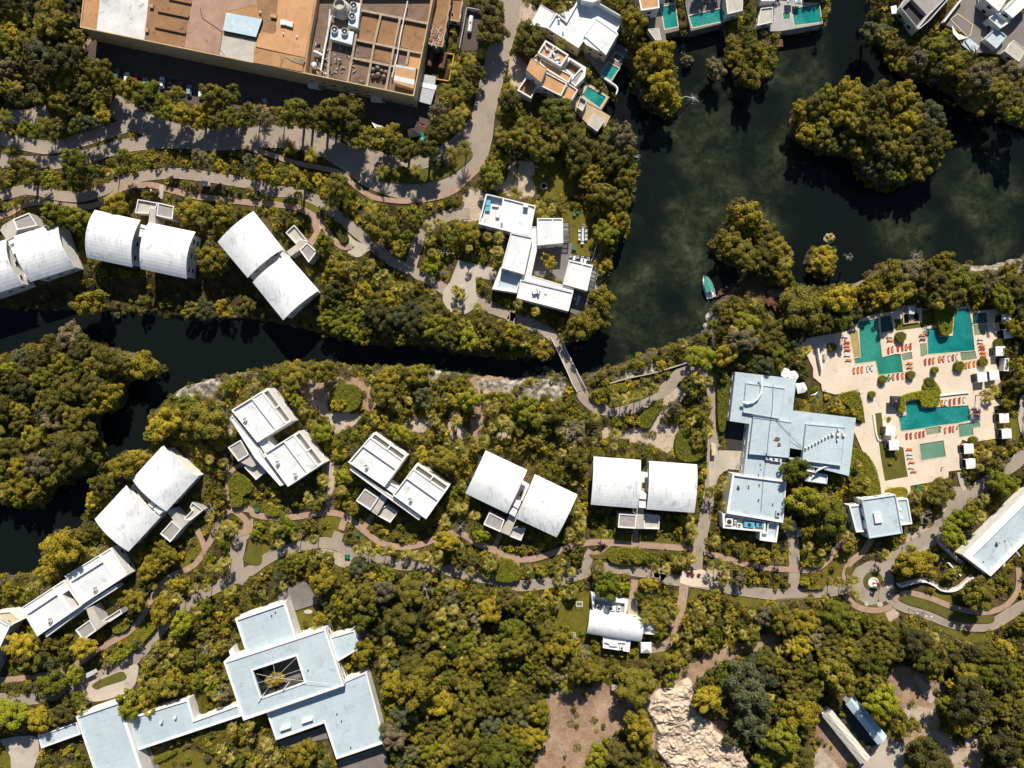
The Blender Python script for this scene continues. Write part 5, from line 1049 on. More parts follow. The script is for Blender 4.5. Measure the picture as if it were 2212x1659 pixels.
t = building('pale L-shaped roof left of the brightest top-edge pool', P(3,0,'-65,70 45,58 40,192 -95,222'), 3.4, 'house', 'house'); block(t, P(3,0,'-60,70 42,58 45,190 -95,222'), 3.4, floor='roof_stone', pin=.25); block(t, P(3,0,'-60,-60 70,-60 60,6 -60,8'), 4, floor='roof_pale', win=False)
deckpool(P(3,0,'50,0 300,20 440,20 475,205 110,268 20,270 0,220 50,190'), .8, 'wall_grey', [(P(3,0,'208,78 440,32 462,190 228,218'), 'pool_teal', 'brightest teal pool at the top edge with a pale rim'), (P(3,0,'128,112 185,103 190,160 132,168'), 'pool_green', 'small square hot tub beside the brightest top-edge pool')])
t = thing('jetty', (pt(3,0,60,380).x, pt(3,0,60,380).y, WL), 'red-brown wooden jetty with steps below the brightest top-edge pool', 'jetty')
mb = MB(); mb.prism([pt(3,0,x,y,0) for x, y in ((-40,345),(125,338),(132,400),(-40,425))], -.2, 0, bottom=True); mb.build('deck', 'wood', t); steps(t, pt(3,0,75,345), pt(3,0,75,268), 2.0, -.1, .75, 6, 'wood')
mb = MB()
for x, y in ((0,350),(120,345),(125,395),(0,410)): p = pt(3,0,x,y); mb.box((p.x, p.y, -2.6), (.3, .3, 5))
mb.build('pile', 'wood', t)
t = building('dark-roofed compound at the top right with a sunken terrace and open ridge wall', P(3,0,'1130,0 1380,130 1280,240 1100,90'), 5, 'house', 'house')
block(t, P(3,0,'1140,60 1230,-60 1560,-60 1385,128 1290,245'), 4.8, holes=[(P(3,0,'1160,70 1240,-10 1370,125 1285,228'), 1.8, 'dark'), (P(3,0,'1265,-20 1440,-50 1500,-40 1390,105'), .5, 'roof_grey')], top='roof_grey')
block(t, P(3,0,'1290,245 1385,128 1590,-80 1625,-80 1400,175 1310,250'), 5.6, pin=.3, pdep=.9, floor='black', top='steel', win=False)
t = building('grey-blue terraced house with several small flat roofs at the top right corner', P(3,0,'1500,200 1880,0 2212,100 1980,420'), 5, 'house', 'house')
flatdeck(P(3,0,'1495,195 1700,-60 1900,-60 2260,150 2260,500 2180,610 2060,480 1870,450 1760,465 1670,378 1735,308'), 1.2, 'deck_grey', 'terrace')
block(t, P(3,0,'1880,-80 2000,-120 2100,-60 1995,98 1870,-10'), 6.4, floor='roof_white'); block(t, P(3,0,'2035,85 2180,-60 2300,-40 2220,60 2115,155'), 6.4, floor='roof_white'); block(t, P(3,0,'1905,155 1985,98 2100,185 2085,195 2010,245'), 5, holes=[(P(3,0,'1915,157 1985,108 2075,175 2008,235'), 1.2, 'roof_pale')])
block(t, P(3,0,'1970,235 2066,312 1975,420 1870,332'), 3.6, top='roof_pale', floor='roof_pale', win=False)
pool(P(3,0,'1580,165 1640,125 1765,215 1745,300 1725,312'), 1.25, 'pond', 'brown-green pool with timber edge in the top right house terrace', depth=.1)
a, b = pt(3,0,1515,195,3), pt(3,0,1690,-30,3); d = b-a; mb = MB(); mb.box(((a.x+b.x)/2, (a.y+b.y)/2, 2), (d.length, .35, 3), math.atan2(d.y, d.x)); mb.build('boundary_wall', 'white', t)
t = building('pale half-shaded flat roof at the right edge near the top', P(3,0,'2125,345 2230,430 2170,535 2045,440'), 3.6, 'house', 'house'); block(t, P(3,0,'2125,345 2230,430 2170,535 2045,440'), 3.6, floor='roof_stone', pin=.15, pdep=.15)
t = thing('solar_rack', (pt(3,0,1750,390).x, pt(3,0,1750,390).y, 1.2), 'white slatted loungers platform at the tip of the top right house terrace', 'platform')
q = [pt(3,0,x,y,1.6) for x, y in ((1740,330),(1828,400),(1772,462),(1668,380))]; mb = MB(); mb.prism(q, 1.2, 1.6); mb.build('deck', 'roof_pale', t)
mb = MB(); [mb.box((pt(3,0,x,y,1.6)+Vector((0,0,.25))), (.7, 2.0, .35), .6) for x, y in ((1720,375),(1745,385),(1770,400),(1790,415),(1745,410),(1765,425))]; mb.build('lounger_pad', 'steel', t)
def palisade(pts, h, label, seed, mat='thatch'):
    rr = random.Random(seed); mb = MB(); pp = [pt(3,0,x,y) for x, y in pts]
    for a, b in zip(pp, pp[1:]):
        n = int((b-a).length/.32)
        for k in range(n):
            p = a.lerp(b, k/n); hh_ = h*rr.uniform(.8, 1.15); mb.tube([(p.x+rr.uniform(-.1,.1), p.y+rr.uniform(-.1,.1), -1.6), (p.x+rr.uniform(-.35,.35), p.y+rr.uniform(-.5,.1), hh_)], [.13, .09], 4)
    tag(mb.build('palisade_fence', mat), label, 'fence')
palisade([(1085,150),(1150,215),(1285,272)], 2.2, 'ragged stick palisade below the dark-roofed compound, left stretch', 1); palisade([(1395,188),(1480,235),(1600,315),(1680,390)], 2.2, 'ragged stick palisade below the top right house terrace, right stretch', 2)
for us, lb, z in ((P(3,0,'1060,55 1110,45 1115,115 1070,120'), 'small white awning at the corner of the dark-roofed compound', 2.6), (P(3,0,'1588,215 1600,290 1650,345 1730,325 1640,290'), 'crumpled white shade sail on the edge of the top right terrace', 2.4)):
    q = [W(u, z) for u in us]; mb = MB(); mb.prism(q, z-.05, z, bottom=True)
    for p in q[:4]: mb.tube([(p.x, p.y, 0), (p.x, p.y, z)], .06, 5)
    tag(mb.build('shade_sail', 'canvas'), lb, 'awning')
# ------------------------------------------------------------------ bridge, boat, jetty
t = thing('bridge', (pt(2,1,460,1460).x, pt(2,1,460,1460).y, 0), 'narrow footbridge with white railings crossing the dark canal', 'bridge')
BL = P(2,1,'335,1255 400,1390 465,1530 520,1659')+P(2,2,'560,70'); BR = P(2,1,'408,1222 470,1370 540,1510 605,1640')+P(2,2,'640,45')
L = [W(p, .6) for p in BL]; Rr = [W(p, .6) for p in BR]; mb = MB()
for i in range(4):
    zz = [.25, .7, .9, .7, .25]; a, b, c, d = [Vector((p.x, p.y, z)) for p, z in ((L[i], zz[i]), (L[i+1], zz[i+1]), (Rr[i+1], zz[i+1]), (Rr[i], zz[i]))]; dn = Vector((0, 0, .5))
    mb.face([a, b, c, d]); mb.face([a, a-dn, b-dn, b]); mb.face([d, c, c-dn, d-dn]); mb.face([d-dn, c-dn, b-dn, a-dn])
mb.build('deck', 'asphalt', t)
for S in (L, Rr):
    mb = MB(); zz = [.25, .7, .9, .7, .25]; pp = [Vector((p.x, p.y, z)) for p, z in zip(S, zz)]
    mb.tube([p+Vector((0, 0, 1.1)) for p in pp], .13, 6); mb.tube([p+Vector((0, 0, .1)) for p in pp], .14, 6)
    for a, b in zip(pp, pp[1:]):
        n = 9
        for k in range(n): p = a.lerp(b, k/n); mb.box(p+Vector((0, 0, .55)), (.12, .12, 1.1))
    mb.build('railing', 'vault_white', t)
mb = MB()
for f in (.35, 1.0, 1.7, 2.4): i = int(f); a = L[i].lerp(L[i+1], f-i); b = Rr[i].lerp(Rr[i+1], f-i); [mb.box((p.x, p.y, -2.9), (.5, .5, 6.4)) for p in (a.lerp(b, .15), a.lerp(b, .85))]
mb.build('pier', 'wall_grey', t); fillp(M_hard, [Vector(p) for p in L]+[Vector(p) for p in reversed(Rr)])
a = pt(2,1,1678,712); b = pt(2,1,1745,905); d = (b-a); ax_ = math.atan2(d.y, d.x); Ln = d.length; c = (a+b)/2
t = thing('boat', (c.x, c.y, WL), 'white tour boat with ribbed green canopy moored at the red-brown jetty', 'boat', rz=ax_)
def hull_w(f): return 2.0*min(1, (f*2.2)**.6)*(1 if f < .85 else 1-(f-.85)*.9)
def local(mb, name, mat, par, sm=False):
    o = bpy.data.objects.new(name, mb.mesh(name, mat, (0, 0, 0), False, sm)); return link(o, par)
mb = MB(); N = 14; rings = []
for i in range(N+1):
    f = i/N; x = (f-.5)*Ln; w = max(.05, hull_w(f)); sh_ = .95+.35*(1-f)**2
    rings.append([Vector((x, -w, sh_)), Vector((x, -w*.8, .2)), Vector((x, 0, -.25)), Vector((x, w*.8, .2)), Vector((x, w, sh_)), Vector((x, w*.88, sh_)), Vector((x, w*.8, .5)), Vector((x, -w*.8, .5)), Vector((x, -w*.88, sh_))])
for r0, r1 in zip(rings, rings[1:]):
    for k in range(9): mb.face([r0[k], r1[k], r1[(k+1) % 9], r0[(k+1) % 9]])
mb.face(rings[-1]); mb.face(list(reversed(rings[0]))); local(mb, 'hull', 'vault_white', t)
mb = MB(); cn = 9
for k in range(cn):
    x0 = (-.40+.62*k/cn)*Ln; x1 = (-.40+.62*(k+1)/cn)*Ln-.06; f = (x0/Ln+.5); w0 = min(1.75, hull_w(f)*.93); w1 = min(1.75, hull_w(x1/Ln+.5)*.93)
    mb.face([(x0, -w0, 2.35), (x1, -w1, 2.35), (x1, 0, 2.7), (x0, 0, 2.7)]); mb.face([(x0, 0, 2.7), (x1, 0, 2.7), (x1, w1, 2.35), (x0, w0, 2.35)])
local(mb, 'canopy', 'awning', t)
mb = MB()
for k in range(0, 10): x = (-.40+.62*k/cn)*Ln; w = min(1.75, hull_w(x/Ln+.5)*.93); mb.tube([(x, -w, 2.3), (x, 0, 2.66), (x, w, 2.3)], .04, 4)
for x in (-.36*Ln, -.1*Ln, .2*Ln):
    for s in (-1, 1): mb.tube([(x, s*1.3, .6), (x, s*1.35, 2.4)], .05, 5)
local(mb, 'canopy_frame', 'vault_white', t)
mb = MB()
for k in range(5): mb.box(((-.25+k*.1)*Ln, 0, .75), (.35, 2.4, .1))
local(mb, 'seat', 'cream', t); mb = MB(); mb.box((.5*Ln, 0, .9), (.5, .5, .9)); mb.box((.44*Ln, .6, 1), (.9, .8, .5), 0, 0); local(mb, 'outboard_motor', 'wall_grey', t)
t = thing('jetty', (pt(2,1,1795,800).x, pt(2,1,1795,800).y, WL), 'red-brown wooden landing with boardwalk stairs beside the green-canopied boat', 'jetty')
mb = MB(); mb.prism([pt(2,1,x,y,-.3) for x, y in ((1728,738),(1803,710),(1852,838),(1845,880),(1780,905))], WL+.2, WL+.6, bottom=True); mb.build('landing', 'wood', t); fillp(M_hard, Wp(P(2,1,'1640,700 1880,690 1900,900 1640,930')))
bw = [pt(2,1,*p) for p in ((1845,858),(2000,800),(2125,768),(2225,940))]+[pt(3,1,*p) for p in ((30,950),(110,1070))]; zz = [WL+.7, WL+1.4, -1.2, 0, 1.4, .3]
for i, (a, b) in enumerate(zip(bw, bw[1:])):
    mb = MB(); n = max(3, int((b-a).length/.6)); d = b-a; an = math.atan2(d.y, d.x)
    for k in range(n): p = a.lerp(b, (k+.5)/n); z = zz[i]+(zz[i+1]-zz[i])*(k+.5)/n; mb.box((p.x, p.y, z), (d.length/n-.06, 2.2, .12), an)
    mb.build('walkway', 'wood', t); nrm = Vector((-d.y, d.x, 0)).normalized(); mb = MB()
    for s in (-1.1, 1.1):
        A = Vector((a.x, a.y, zz[i]+1))+nrm*s; B = Vector((b.x, b.y, zz[i+1]+1))+nrm*s; mb.tube([A, B], .07, 5)
        for k in range(5): q = A.lerp(B, k/4); mb.box((q.x, q.y, q.z-.8), (.1, .1, 1.6), an)
    mb.build('handrail', 'wood', t); fillp(M_hard, [a+nrm*3, b+nrm*3, b-nrm*3, a-nrm*3])
mb = MB(); p = pt(3,1,22,945,1.5); mb.box(p, (3.2, 3.0, .15), .4); mb.build('stair_landing', 'wood', t)
for x, y, mt, lb in ((1795,885,'green','green crate on the corner of the boat jetty'), (1815,880,'carred','red bucket beside the green crate on the boat jetty'), (1848,825,'lwhite','small white cooler on the far edge of the boat jetty')):
    p = pt(2,1,x,y,WL); mb = MB(); mb.prism([(p.x-.35, p.y-.3), (p.x+.35, p.y-.3), (p.x+.35, p.y+.3), (p.x-.35, p.y+.3)], WL+.6, WL+1.05); mb.prism([(p.x-.4, p.y-.35), (p.x+.4, p.y-.35), (p.x+.4, p.y+.35), (p.x-.4, p.y+.35)], WL+1.05, WL+1.12); tag(mb.build('crate', mt), lb, 'crate')
# ------------------------------------------------------------------ vehicles
def vehicle(c, r, x, y, ang, mat, label, L=4.5, Wd=1.85, kind='car', z=.06):
    """ang: degrees the nose points, 90 = up the picture"""
    w = pt(c, r, x, y); t = thing('parked_'+kind if kind != 'golf_cart' else 'golf_cart', (w.x, w.y, z), label, kind.replace('_', ' '), {'car': 'cars in the factory yard'}.get(kind), R_(ang))
    h = L/2; ww = Wd/2
    if kind == 'golf_cart':
        mb = MB(); mb.box((0, 0, .45), (L, Wd*.9, .35)); mb.box((h*.75, 0, .7), (.6, Wd*.85, .35)); local(mb, 'body', 'cream', t)
        mb = MB(); mb.box((-.1, 0, .85), (.5, Wd*.8, .15)); mb.box((-.35, 0, 1.15), (.12, Wd*.8, .5)); mb.box((-h*.7, 0, .8), (.6, Wd*.8, .15)); local(mb, 'seat', 'dark', t)
        mb = MB(); q = [(-h, -ww), (h*.85, -ww), (h*.85, ww), (-h, ww)]; mb.prism(q, 1.95, 2.03, 0, True, True); mb.prism(inset(q, .18), 2.03, 2.08)
        local(mb, 'roof', mat, t); mb = MB(); [mb.tube([(sx, s*(ww-.1), .6), (sx, s*(ww-.1), 1.95)], .04, 4) for sx in (-h*.85, h*.7) for s in (-1, 1)]; local(mb, 'post', 'dark', t)
    else:
        sec = [(-1, .45, .55, .78), (-.96, .3, .85, .94), (-.6, .25, .92, 1), (.35, .25, .92, 1), (.8, .28, .82, .97), (1, .4, .6, .8)]
        mb = MB(); rg = [[Vector((f*h, -ww*k, lo)), Vector((f*h, -ww*k, hi)), Vector((f*h, -ww*k*.82, hi+.06)), Vector((f*h, ww*k*.82, hi+.06)), Vector((f*h, ww*k, hi)), Vector((f*h, ww*k, lo))] for f, lo, hi, k in sec]
        for a, b in zip(rg, rg[1:]):
            for k in range(6): mb.face([a[k], a[(k+1) % 6], b[(k+1) % 6], b[k]][::-1])
        mb.face(rg[0]); mb.face(rg[-1][::-1]); local(mb, 'body', mat, t)
        ends = (-.85, .42) if kind == 'car' else (-.15, .42)
        mb = MB(); lo = [(ends[0]*h, -ww*.86), (ends[1]*h, -ww*.86), (ends[1]*h, ww*.86), (ends[0]*h, ww*.86)]; hi = [((ends[0]+.15)*h, -ww*.72), ((ends[1]-.25)*h, -ww*.72), ((ends[1]-.25)*h, ww*.72), ((ends[0]+.15)*h, ww*.72)]
        for k in range(4): a, b = lo[k], lo[(k+1) % 4]; c_, d_ = hi[(k+1) % 4], hi[k]; mb.face([(*a, .95), (*b, .95), (*c_, 1.42), (*d_, 1.42)])
        local(mb, 'window', 'glass', t); mb = MB(); mb.prism(inset(hi, -.03), 1.42, 1.47); local(mb, 'roof', mat, t)
        if kind == 'pickup': mb = MB(); mb.box((-.58*h, 0, .99), (.75*h, Wd*.78, .02)); local(mb, 'cargo_bed', 'dark', t)
        mb = MB(); [mb.box((h*.97, s*ww*.6, .66), (.1, .35, .16)) for s in (-1, 1)]; local(mb, 'headlight', 'vault_white', t)
    for sx in (-.62, .62):
        for s in (-1, 1):
            mb = MB(); mb.tube([(sx*h, s*(ww-.2), .33), (sx*h, s*(ww+.01), .33)], .33 if kind != 'golf_cart' else .25, 12); local(mb, 'wheel', 'black', t)
    fillp(M_hard, [(w.x-2.4, w.y-2.6), (w.x+2.4, w.y-2.6), (w.x+2.4, w.y+2.6), (w.x-2.4, w.y+2.6)]) if kind != 'car' else None
    return t
for x, y, mt, lb, k in ((1020,655,'carteal','dull teal car half hidden by trees, leftmost in the shaded factory parking row','car'), (1105,682,'carwhite','white car with dark windows, second from the left in the factory parking row','car'), (1185,695,'carred','dark red car right of the leftmost white car in the factory parking row','car'),
    (1262,728,'cargrey','grey-blue car between two red cars in the factory parking row','car'), (1332,735,'carred','red car left of the middle white car in the factory parking row','car'), (1408,722,'carwhite','white car with dark bonnet in the middle of the factory parking row','car'), (1480,725,'carblack','dark pickup right of the middle white car in the factory parking row','pickup'),
    (1570,768,'carred','small red car in the open between dark pickup and grey car','car'), (1642,790,'cargrey','grey car with its front under the trees, fourth car from the right','car'), (1745,812,'carwhite','white car showing between tree crowns, near the right end of the parking row','car'), (1800,822,'carred','red car rightmost of the tightly parked row, mostly hidden by leaves','car'), (2160,885,'carblack','black car parked alone beside a coconut palm below the factory hall','car')):
    vehicle(0,0,x,y,88 if x < 2000 else 100,mt,lb,kind=k)
vehicle(1,0,95,905,115,'cargrey','pale green pickup parked askew above the main road',4.8,kind='pickup')
def boxtruck(x, y, an, label):
    w = pt(1,0,x,y); t = thing('truck', (w.x, w.y, .06), label, 'truck', None, R_(an)); mb = MB(); q = [(-2.6,-.95),(1.6,-.95),(1.6,.95),(-2.6,.95)]; mb.prism(q, .9, 2.9); local(mb, 'cargo_box', 'wall_white', t)
    mb = MB(); mb.prism([(1.7,-.9),(3.0,-.85),(3.0,.85),(1.7,.9)], .5, 1.5); mb.prism([(1.7,-.85),(2.6,-.8),(2.6,.8),(1.7,.85)], 1.5, 2.2); local(mb, 'cab', 'cargrey', t)
    for sx in (-1.8, 2.2):
        for s in (-1, 1): mb = MB(); mb.tube([(sx, s*.7, .42), (sx, s*.97, .42)], .42, 12); local(mb, 'wheel', 'black', t)
boxtruck(525, 762, -10, 'left one of two white box trucks in the shade of the factory hall'); boxtruck(1062, 878, -5, 'right one of two white box trucks in the shade, near the factory hall corner')
for a in ((0,0,1790,1595,0,'roof_pale','white golf cart alone on the shaded upper road',2.9,1.9), (0,3,805,828,25,'steel','white golf cart on the small lower left square',3.8,1.7), (3,2,143,1180,90,'steel','white golf cart tucked against the main building, leftmost of three',2.6,1.5), (3,2,206,1218,92,'cream','white golf cart with brown seat, middle of three near the main building',3.2,2.0), (3,2,255,1272,92,'cream','white golf cart with brown seat, lowest of three near the main building',3.2,2.0), (2,2,1731,562,90,'cream','beige golf cart with long roof on the road by the forecourt',4.6,1.7)):
    vehicle(*a, kind='golf_cart')
# ------------------------------------------------------------------ pool furniture
def make_lounger(mat):
    mb = MB(); mb.box((0, -.15, .32), (.62, 1.45, .1)); cu = mb.mesh('seat_cushion', mat)
    mb = MB(); mb.box((0, .78, .5), (.62, .75, .1), 0, 0, R_(32)); bk = mb.mesh('backrest', mat)
    mb = MB(); [mb.box((s*.33, 0, .26), (.05, 2.0, .06)) for s in (-1, 1)]; [mb.box((s*.33, yy, .13), (.05, .05, .26)) for s in (-1, 1) for yy in (-.8, .7)]; fr = mb.mesh('frame', 'wall_grey')
    return cu, bk, fr
LM = {k: make_lounger(v) for k, v in (('o', 'orange'), ('r', 'red'), ('w', 'lwhite'), ('t', 'teal'))}
CN = {'o': 'orange', 'r': 'red', 'w': 'pale grey', 't': 'teal'}
ORD = ['first', 'second', 'third', 'fourth', 'fifth', 'sixth', 'seventh', 'eighth', 'ninth', 'tenth']
def lrow(c, r, items, ang, where, frm='left', z=None):
    for i, (x, y, k) in enumerate(items):
        w = pt(c, r, x, y, DZ); t = thing('sun_lounger', (w.x, w.y, DZ), f'{CN[k]} lounger, {ORD[i]} from {frm}, {where}', 'sun lounger', 'sun loungers on the pool terrace', R_(ang))
        for nm, me_ in zip(('seat_cushion', 'backrest', 'frame'), LM[k]): link(bpy.data.objects.new(nm, me_), t)
        t.scale = (1.12, 1.18, 1.1)
lrow(3,1,((665,1248,'w'),(680,1300,'r'),(682,1331,'o'),(685,1366,'r'),(685,1410,'w'),(695,1452,'o')),84,'column left of the yellow pool ledge','top')
lrow(3,1,((740,1545,'o'),(775,1540,'o'),(808,1535,'o'),(858,1528,'w'),(893,1522,'w')),5,'row of five below the yellow pool edge')
lrow(3,1,((1050,1248,'w'),(1055,1282,'o')),84,'pair left of the round bush between the pools','top')
lrow(3,1,((1038,1372,'r'),(1072,1360,'o'),(1120,1350,'r'),(1158,1345,'r'),(1190,1342,'o'),(1228,1335,'r')),6,'row of six under the round bush between the pools')
lrow(3,1,((1330,1237,'o'),(1335,1272,'r')),84,"pair at the teal stepped pool's upper left corner",'top')
lrow(3,1,((1225,1478,'o'),(1225,1515,'o')),84,'pair right of the green pool steps','top')
lrow(3,1,((1040,1605,'t'),(1080,1600,'o'),(1118,1595,'r'),(1160,1590,'o'),(1192,1585,'r')),8,"row of five between bushes under the green pool")
lrow(3,1,((1355,1470,'r'),(1393,1464,'r'),(1425,1458,'o'),(1478,1447,'o'),(1512,1443,'o'),(1562,1438,'w'),(1594,1432,'r'),(1628,1425,'w')),6,'row of eight below the teal stepped pool')
lrow(3,1,((1835,1270,'w'),(1835,1298,'w'),(1845,1327,'o'),(1848,1354,'r'),(1855,1386,'o'),(1860,1415,'o')),84,'column of six right of the teal stepped pool','top')
lrow(3,1,((1708,1500,'o'),(1737,1493,'o'),(1777,1485,'o'),(1808,1480,'r')),6,"row of four between round bushes beneath the teal pool")
lrow(3,2,((1498,165,'o'),(1532,163,'w'),(1568,158,'r'),(1606,150,'r'),(1650,143,'r'),(1690,137,'w')),4,'row of six above the large rippled pool')
lrow(3,2,((1785,205,'w'),(1795,237,'r'),(1800,272,'r')),84,'trio right of the large rippled pool','top')
lrow(3,2,((1195,452,'r'),(1230,448,'r'),(1275,442,'o'),(1308,437,'r'),(1340,430,'r')),6,'row of five below the large rippled pool')
lrow(3,2,((1528,400,'o'),(1568,392,'r'),(1597,388,'o')),6,'trio beside the small L-shaped pool')
lrow(3,2,((1220,562,'o'),(1225,603,'w'),(1230,635,'w'),(1240,675,'o'),(1240,720,'w'),(1258,755,'o')),84,'column of six left of the square pale pool','top')
def side_table(c, r, x, y, mat, label):
    w = pt(c, r, x, y, DZ); t = thing('side_table', (w.x, w.y, DZ), label, 'side table', 'small tables between the loungers'); mb = MB(); mb.prism([(-.3,-.3),(.3,-.3),(.3,.3),(-.3,.3)], .42, .48, bottom=True); local(mb, 'table_top', mat, t); mb = MB(); mb.tube([(0, 0, 0), (0, 0, .42)], .06, 6); local(mb, 'leg', 'wall_grey', t)
for a in ((3,1,875,1520,'teal','teal side table between two pale loungers in the row below the yellow edge'),(3,1,1225,1497,'teal','teal side table between the two orange loungers right of the green pool steps'),(3,1,1060,1603,'red','red side table second from left under the green pool'),(3,1,1208,1335,'teal','teal side table near the right end of the row of six'),(3,1,663,1272,'red','red side table near the top of the column beside the yellow ledge'),(3,1,1495,1440,'teal','teal side table between the two orange loungers in the middle of the row of eight'),(3,1,1035,1266,'orange','orange side table in the pair left of the round bush'),(3,2,1105,452,'orange','orange side table beside the upper cabana left of the red lounger row'),(3,2,1520,178,'orange','orange side table in the row above the large rippled pool'),(3,2,1785,220,'red','red side table in the trio right of the large rippled pool')): side_table(*a)
def umbrella(c, r, x, y, mat, label, R=2.2, z=.3, n=4, rz=.6):
    w = pt(c, r, x, y, 2.6); t = thing('parasol', (w.x, w.y, z), label, 'parasol', None, rz); mb = MB(); m2 = 2
    for k in range(n):
        a0, a1 = 2*math.pi*k/n, 2*math.pi*(k+1)/n; p0 = Vector((R*math.cos(a0), R*math.sin(a0), 2.3)); p1 = Vector((R*math.cos(a1), R*math.sin(a1), 2.3)); top = Vector((0, 0, 3.05)); mid = (p0+p1)/2; mid.z = 2.36
        mb.face([p0, mid, top]); mb.face([mid, p1, top]); dn = Vector((0, 0, -.2)); mb.face([p0, p0+dn, p1+dn, p1, mid])
    local(mb, 'canopy', mat, t); mb = MB(); mb.tube([(0, 0, 0), (0, 0, 3.15)], .05, 6); local(mb, 'pole', 'wall_grey', t); mb = MB(); mb.lathe((0, 0, 0), [(.45, 0), (.4, .12), (.01, .15)], 12); local(mb, 'base', 'wall_grey', t)
    mb = MB(); mb.lathe((0, 0, 3.0), [(.28, 0), (.01, .25)], 6); local(mb, 'cap', 'steel', t)
umbrella(3,1,152,1562,'canvas','folded-edge white parasol, upper one beside the main building corner',2.0,.1,6); umbrella(3,1,220,1588,'canvas','white parasol, middle one of three beside the main building corner',2.1,.1,8)
umbrella(3,2,293,32,'canvas','square white parasol, lowest of three on the small lawn',2.8,.1,4,1.0); umbrella(3,2,1098,150,'black','black square parasol at the left end of the large rippled pool',2.9,.35,4,.75)
umbrella(3,0,190,-8,'canvas','left grey-white parasol at the brightest top-edge pool',1.9,.8,4,.8); umbrella(3,0,258,2,'canvas','right grey-white parasol at the brightest top-edge pool',1.9,.8,4,.8)
umbrella(0,3,1875,1022,'lightblue','bright blue parasol half hidden in trees by the lower left complex',1.6,.1,8)
def cabana(c, r, x, y, ang, label, s=3.7):
    w = pt(c, r, x, y, 2.8); t = thing('cabana', (w.x, w.y, DZ-.2), label, 'cabana', 'white cabanas round the pools', R_(ang)); h = s/2; mb = MB(); q = [(-h, -h), (h, -h), (h, h), (-h, h)]
    mb.prism(q, 2.55, 2.72, 0, False, True)
    for k in range(4): a, b = q[k], q[(k+1) % 4]; mb.face([(*a, 2.72), (*b, 2.72), (0, 0, 3.0)])
    local(mb, 'canopy', 'canvas', t); mb = MB(); [mb.box((sx*(h-.1), sy*(h-.1), 1.3), (.12, .12, 2.6)) for sx in (-1, 1) for sy in (-1, 1)]; local(mb, 'post', 'white', t)
    mb = MB(); mb.box((-h-.35, 0, .5), (1.0, s*.7, .45), 0); mb.box((-h-.3, 0, .78), (.8, s*.6, .15), 0, 1); local(mb, 'day_bed', ['black', 'dark'], t); mb = MB(); mb.box((0, h-.08, 1.5), (s-.3, .06, 2)); mb.box((h-.06, 0, 1.5), (.06, s-.3, 2)); local(mb, 'curtain', 'canvas', t)
    fillp(M_build, [(w.x-h, w.y-h), (w.x+h, w.y-h), (w.x+h, w.y+h), (w.x-h, w.y+h)])
for a in ((3,1,2062,1092,0,'topmost grey-shaded cabana along the right side of the sun terrace'), (3,1,2080,1222,8,'second cabana from the top along the right side of the sun terrace'), (3,1,2008,1375,2,'white cabana right of the column of six orange and red loungers'), (3,1,1850,1600,6,'left one of two joined cabanas at the lower right of the teal pool'), (3,1,1955,1583,6,'right one of two joined cabanas at the lower right of the teal pool'),
    (3,2,1058,405,-3,'upper of two cabanas left of the red lounger row'), (3,2,1088,530,3,'lower of two cabanas left of the square pale pool'), (3,2,2040,295,3,'upper of two cabanas at the right edge road above the small L-shaped pool'), (3,2,2062,430,4,'lower of two cabanas at the right, beside the curving road'), (3,2,1735,560,4,'upper of two cabanas right of the square pale pool'), (3,2,1752,690,5,'lower of two cabanas right of the square pale pool')): cabana(*a)
t = building('narrow white service hut with grey skylight at the right of the pools', P(3,1,'2045,1435 2085,1438 2080,1545 2032,1545'), 2.8, 'hut', 'hut'); block(t, P(3,1,'2048,1435 2083,1438 2080,1548 2035,1545'), 2.8, win=False); unit_box(t, pt(3,1,2058,1520,2.4), (.9,.9,.4), 0, 'wall_grey')
t = building('white open bar hut with grey hatch at the top of the sun terrace', P(3,1,'1190,985 1250,985 1245,1060 1200,1060'), 2.8, 'hut', 'hut'); block(t, P(3,1,'1160,980 1280,968 1310,1125 1170,1145'), .9, holes=[(P(3,1,'1172,1060 1214,1055 1218,1130 1178,1136'), .5, 'black'), (P(3,1,'1252,1050 1300,1045 1308,1115 1262,1122'), .5, 'black')], floor='black', top='wall_tan', win=False)
unit_box(t, pt(3,1,1218,1025,.9), (2.1, 3.0, 1.9), -.03, 'roof_pale', 'bar_cabinet', fan=False)
t = building('grey storage table behind the white screen wall on the sun terrace', P(3,1,'470,1400 495,1400 495,1450 475,1450'), 1, 'table', 'table'); unit_box(t, pt(3,1,482,1428,DZ), (.9,2.0,1.0), 0, 'wall_grey', 'cabinet', fan=False)
def tent(c, r, x, y, s, ang, label, z=.05, h=2.5, pk=1.1):
    w = pt(c, r, x, y, h); t = thing('tent', (w.x, w.y, z), label, 'tent', None, R_(ang)); k_ = s/2; q = [(-k_, -k_), (k_, -k_), (k_, k_), (-k_, k_)]; mb = MB()
    for k in range(4): a, b = q[k], q[(k+1) % 4]; mb.face([(*a, h), (*b, h), (0, 0, h+pk)]); mb.face([(*a, h-.3), (*b, h-.3), (*b, h), (*a, h)])
    local(mb, 'canopy', 'canvas', t); mb = MB(); [mb.tube([(p[0]*.96, p[1]*.96, 0), (p[0]*.96, p[1]*.96, h)], .05, 5) for p in q]; local(mb, 'post', 'wall_grey', t); fillp(M_build, [(w.x+p[0], w.y+p[1]) for p in q])
tent(2,3,1159,620,4.1,0,'white peaked tent at the corner of the barrel-roofed pavilion'); tent(1,0,1365,1130,4.8,12,'dark grey peaked tent above the road bend',pk=.9)
tnt = [o for o in COL.objects if o.name.startswith('tent') and 'dark grey' in o.get('label', '')][0]
for ch in tnt.children:
    if ch.name.startswith('canopy'): ch.data.materials[0] = MATS['dark']
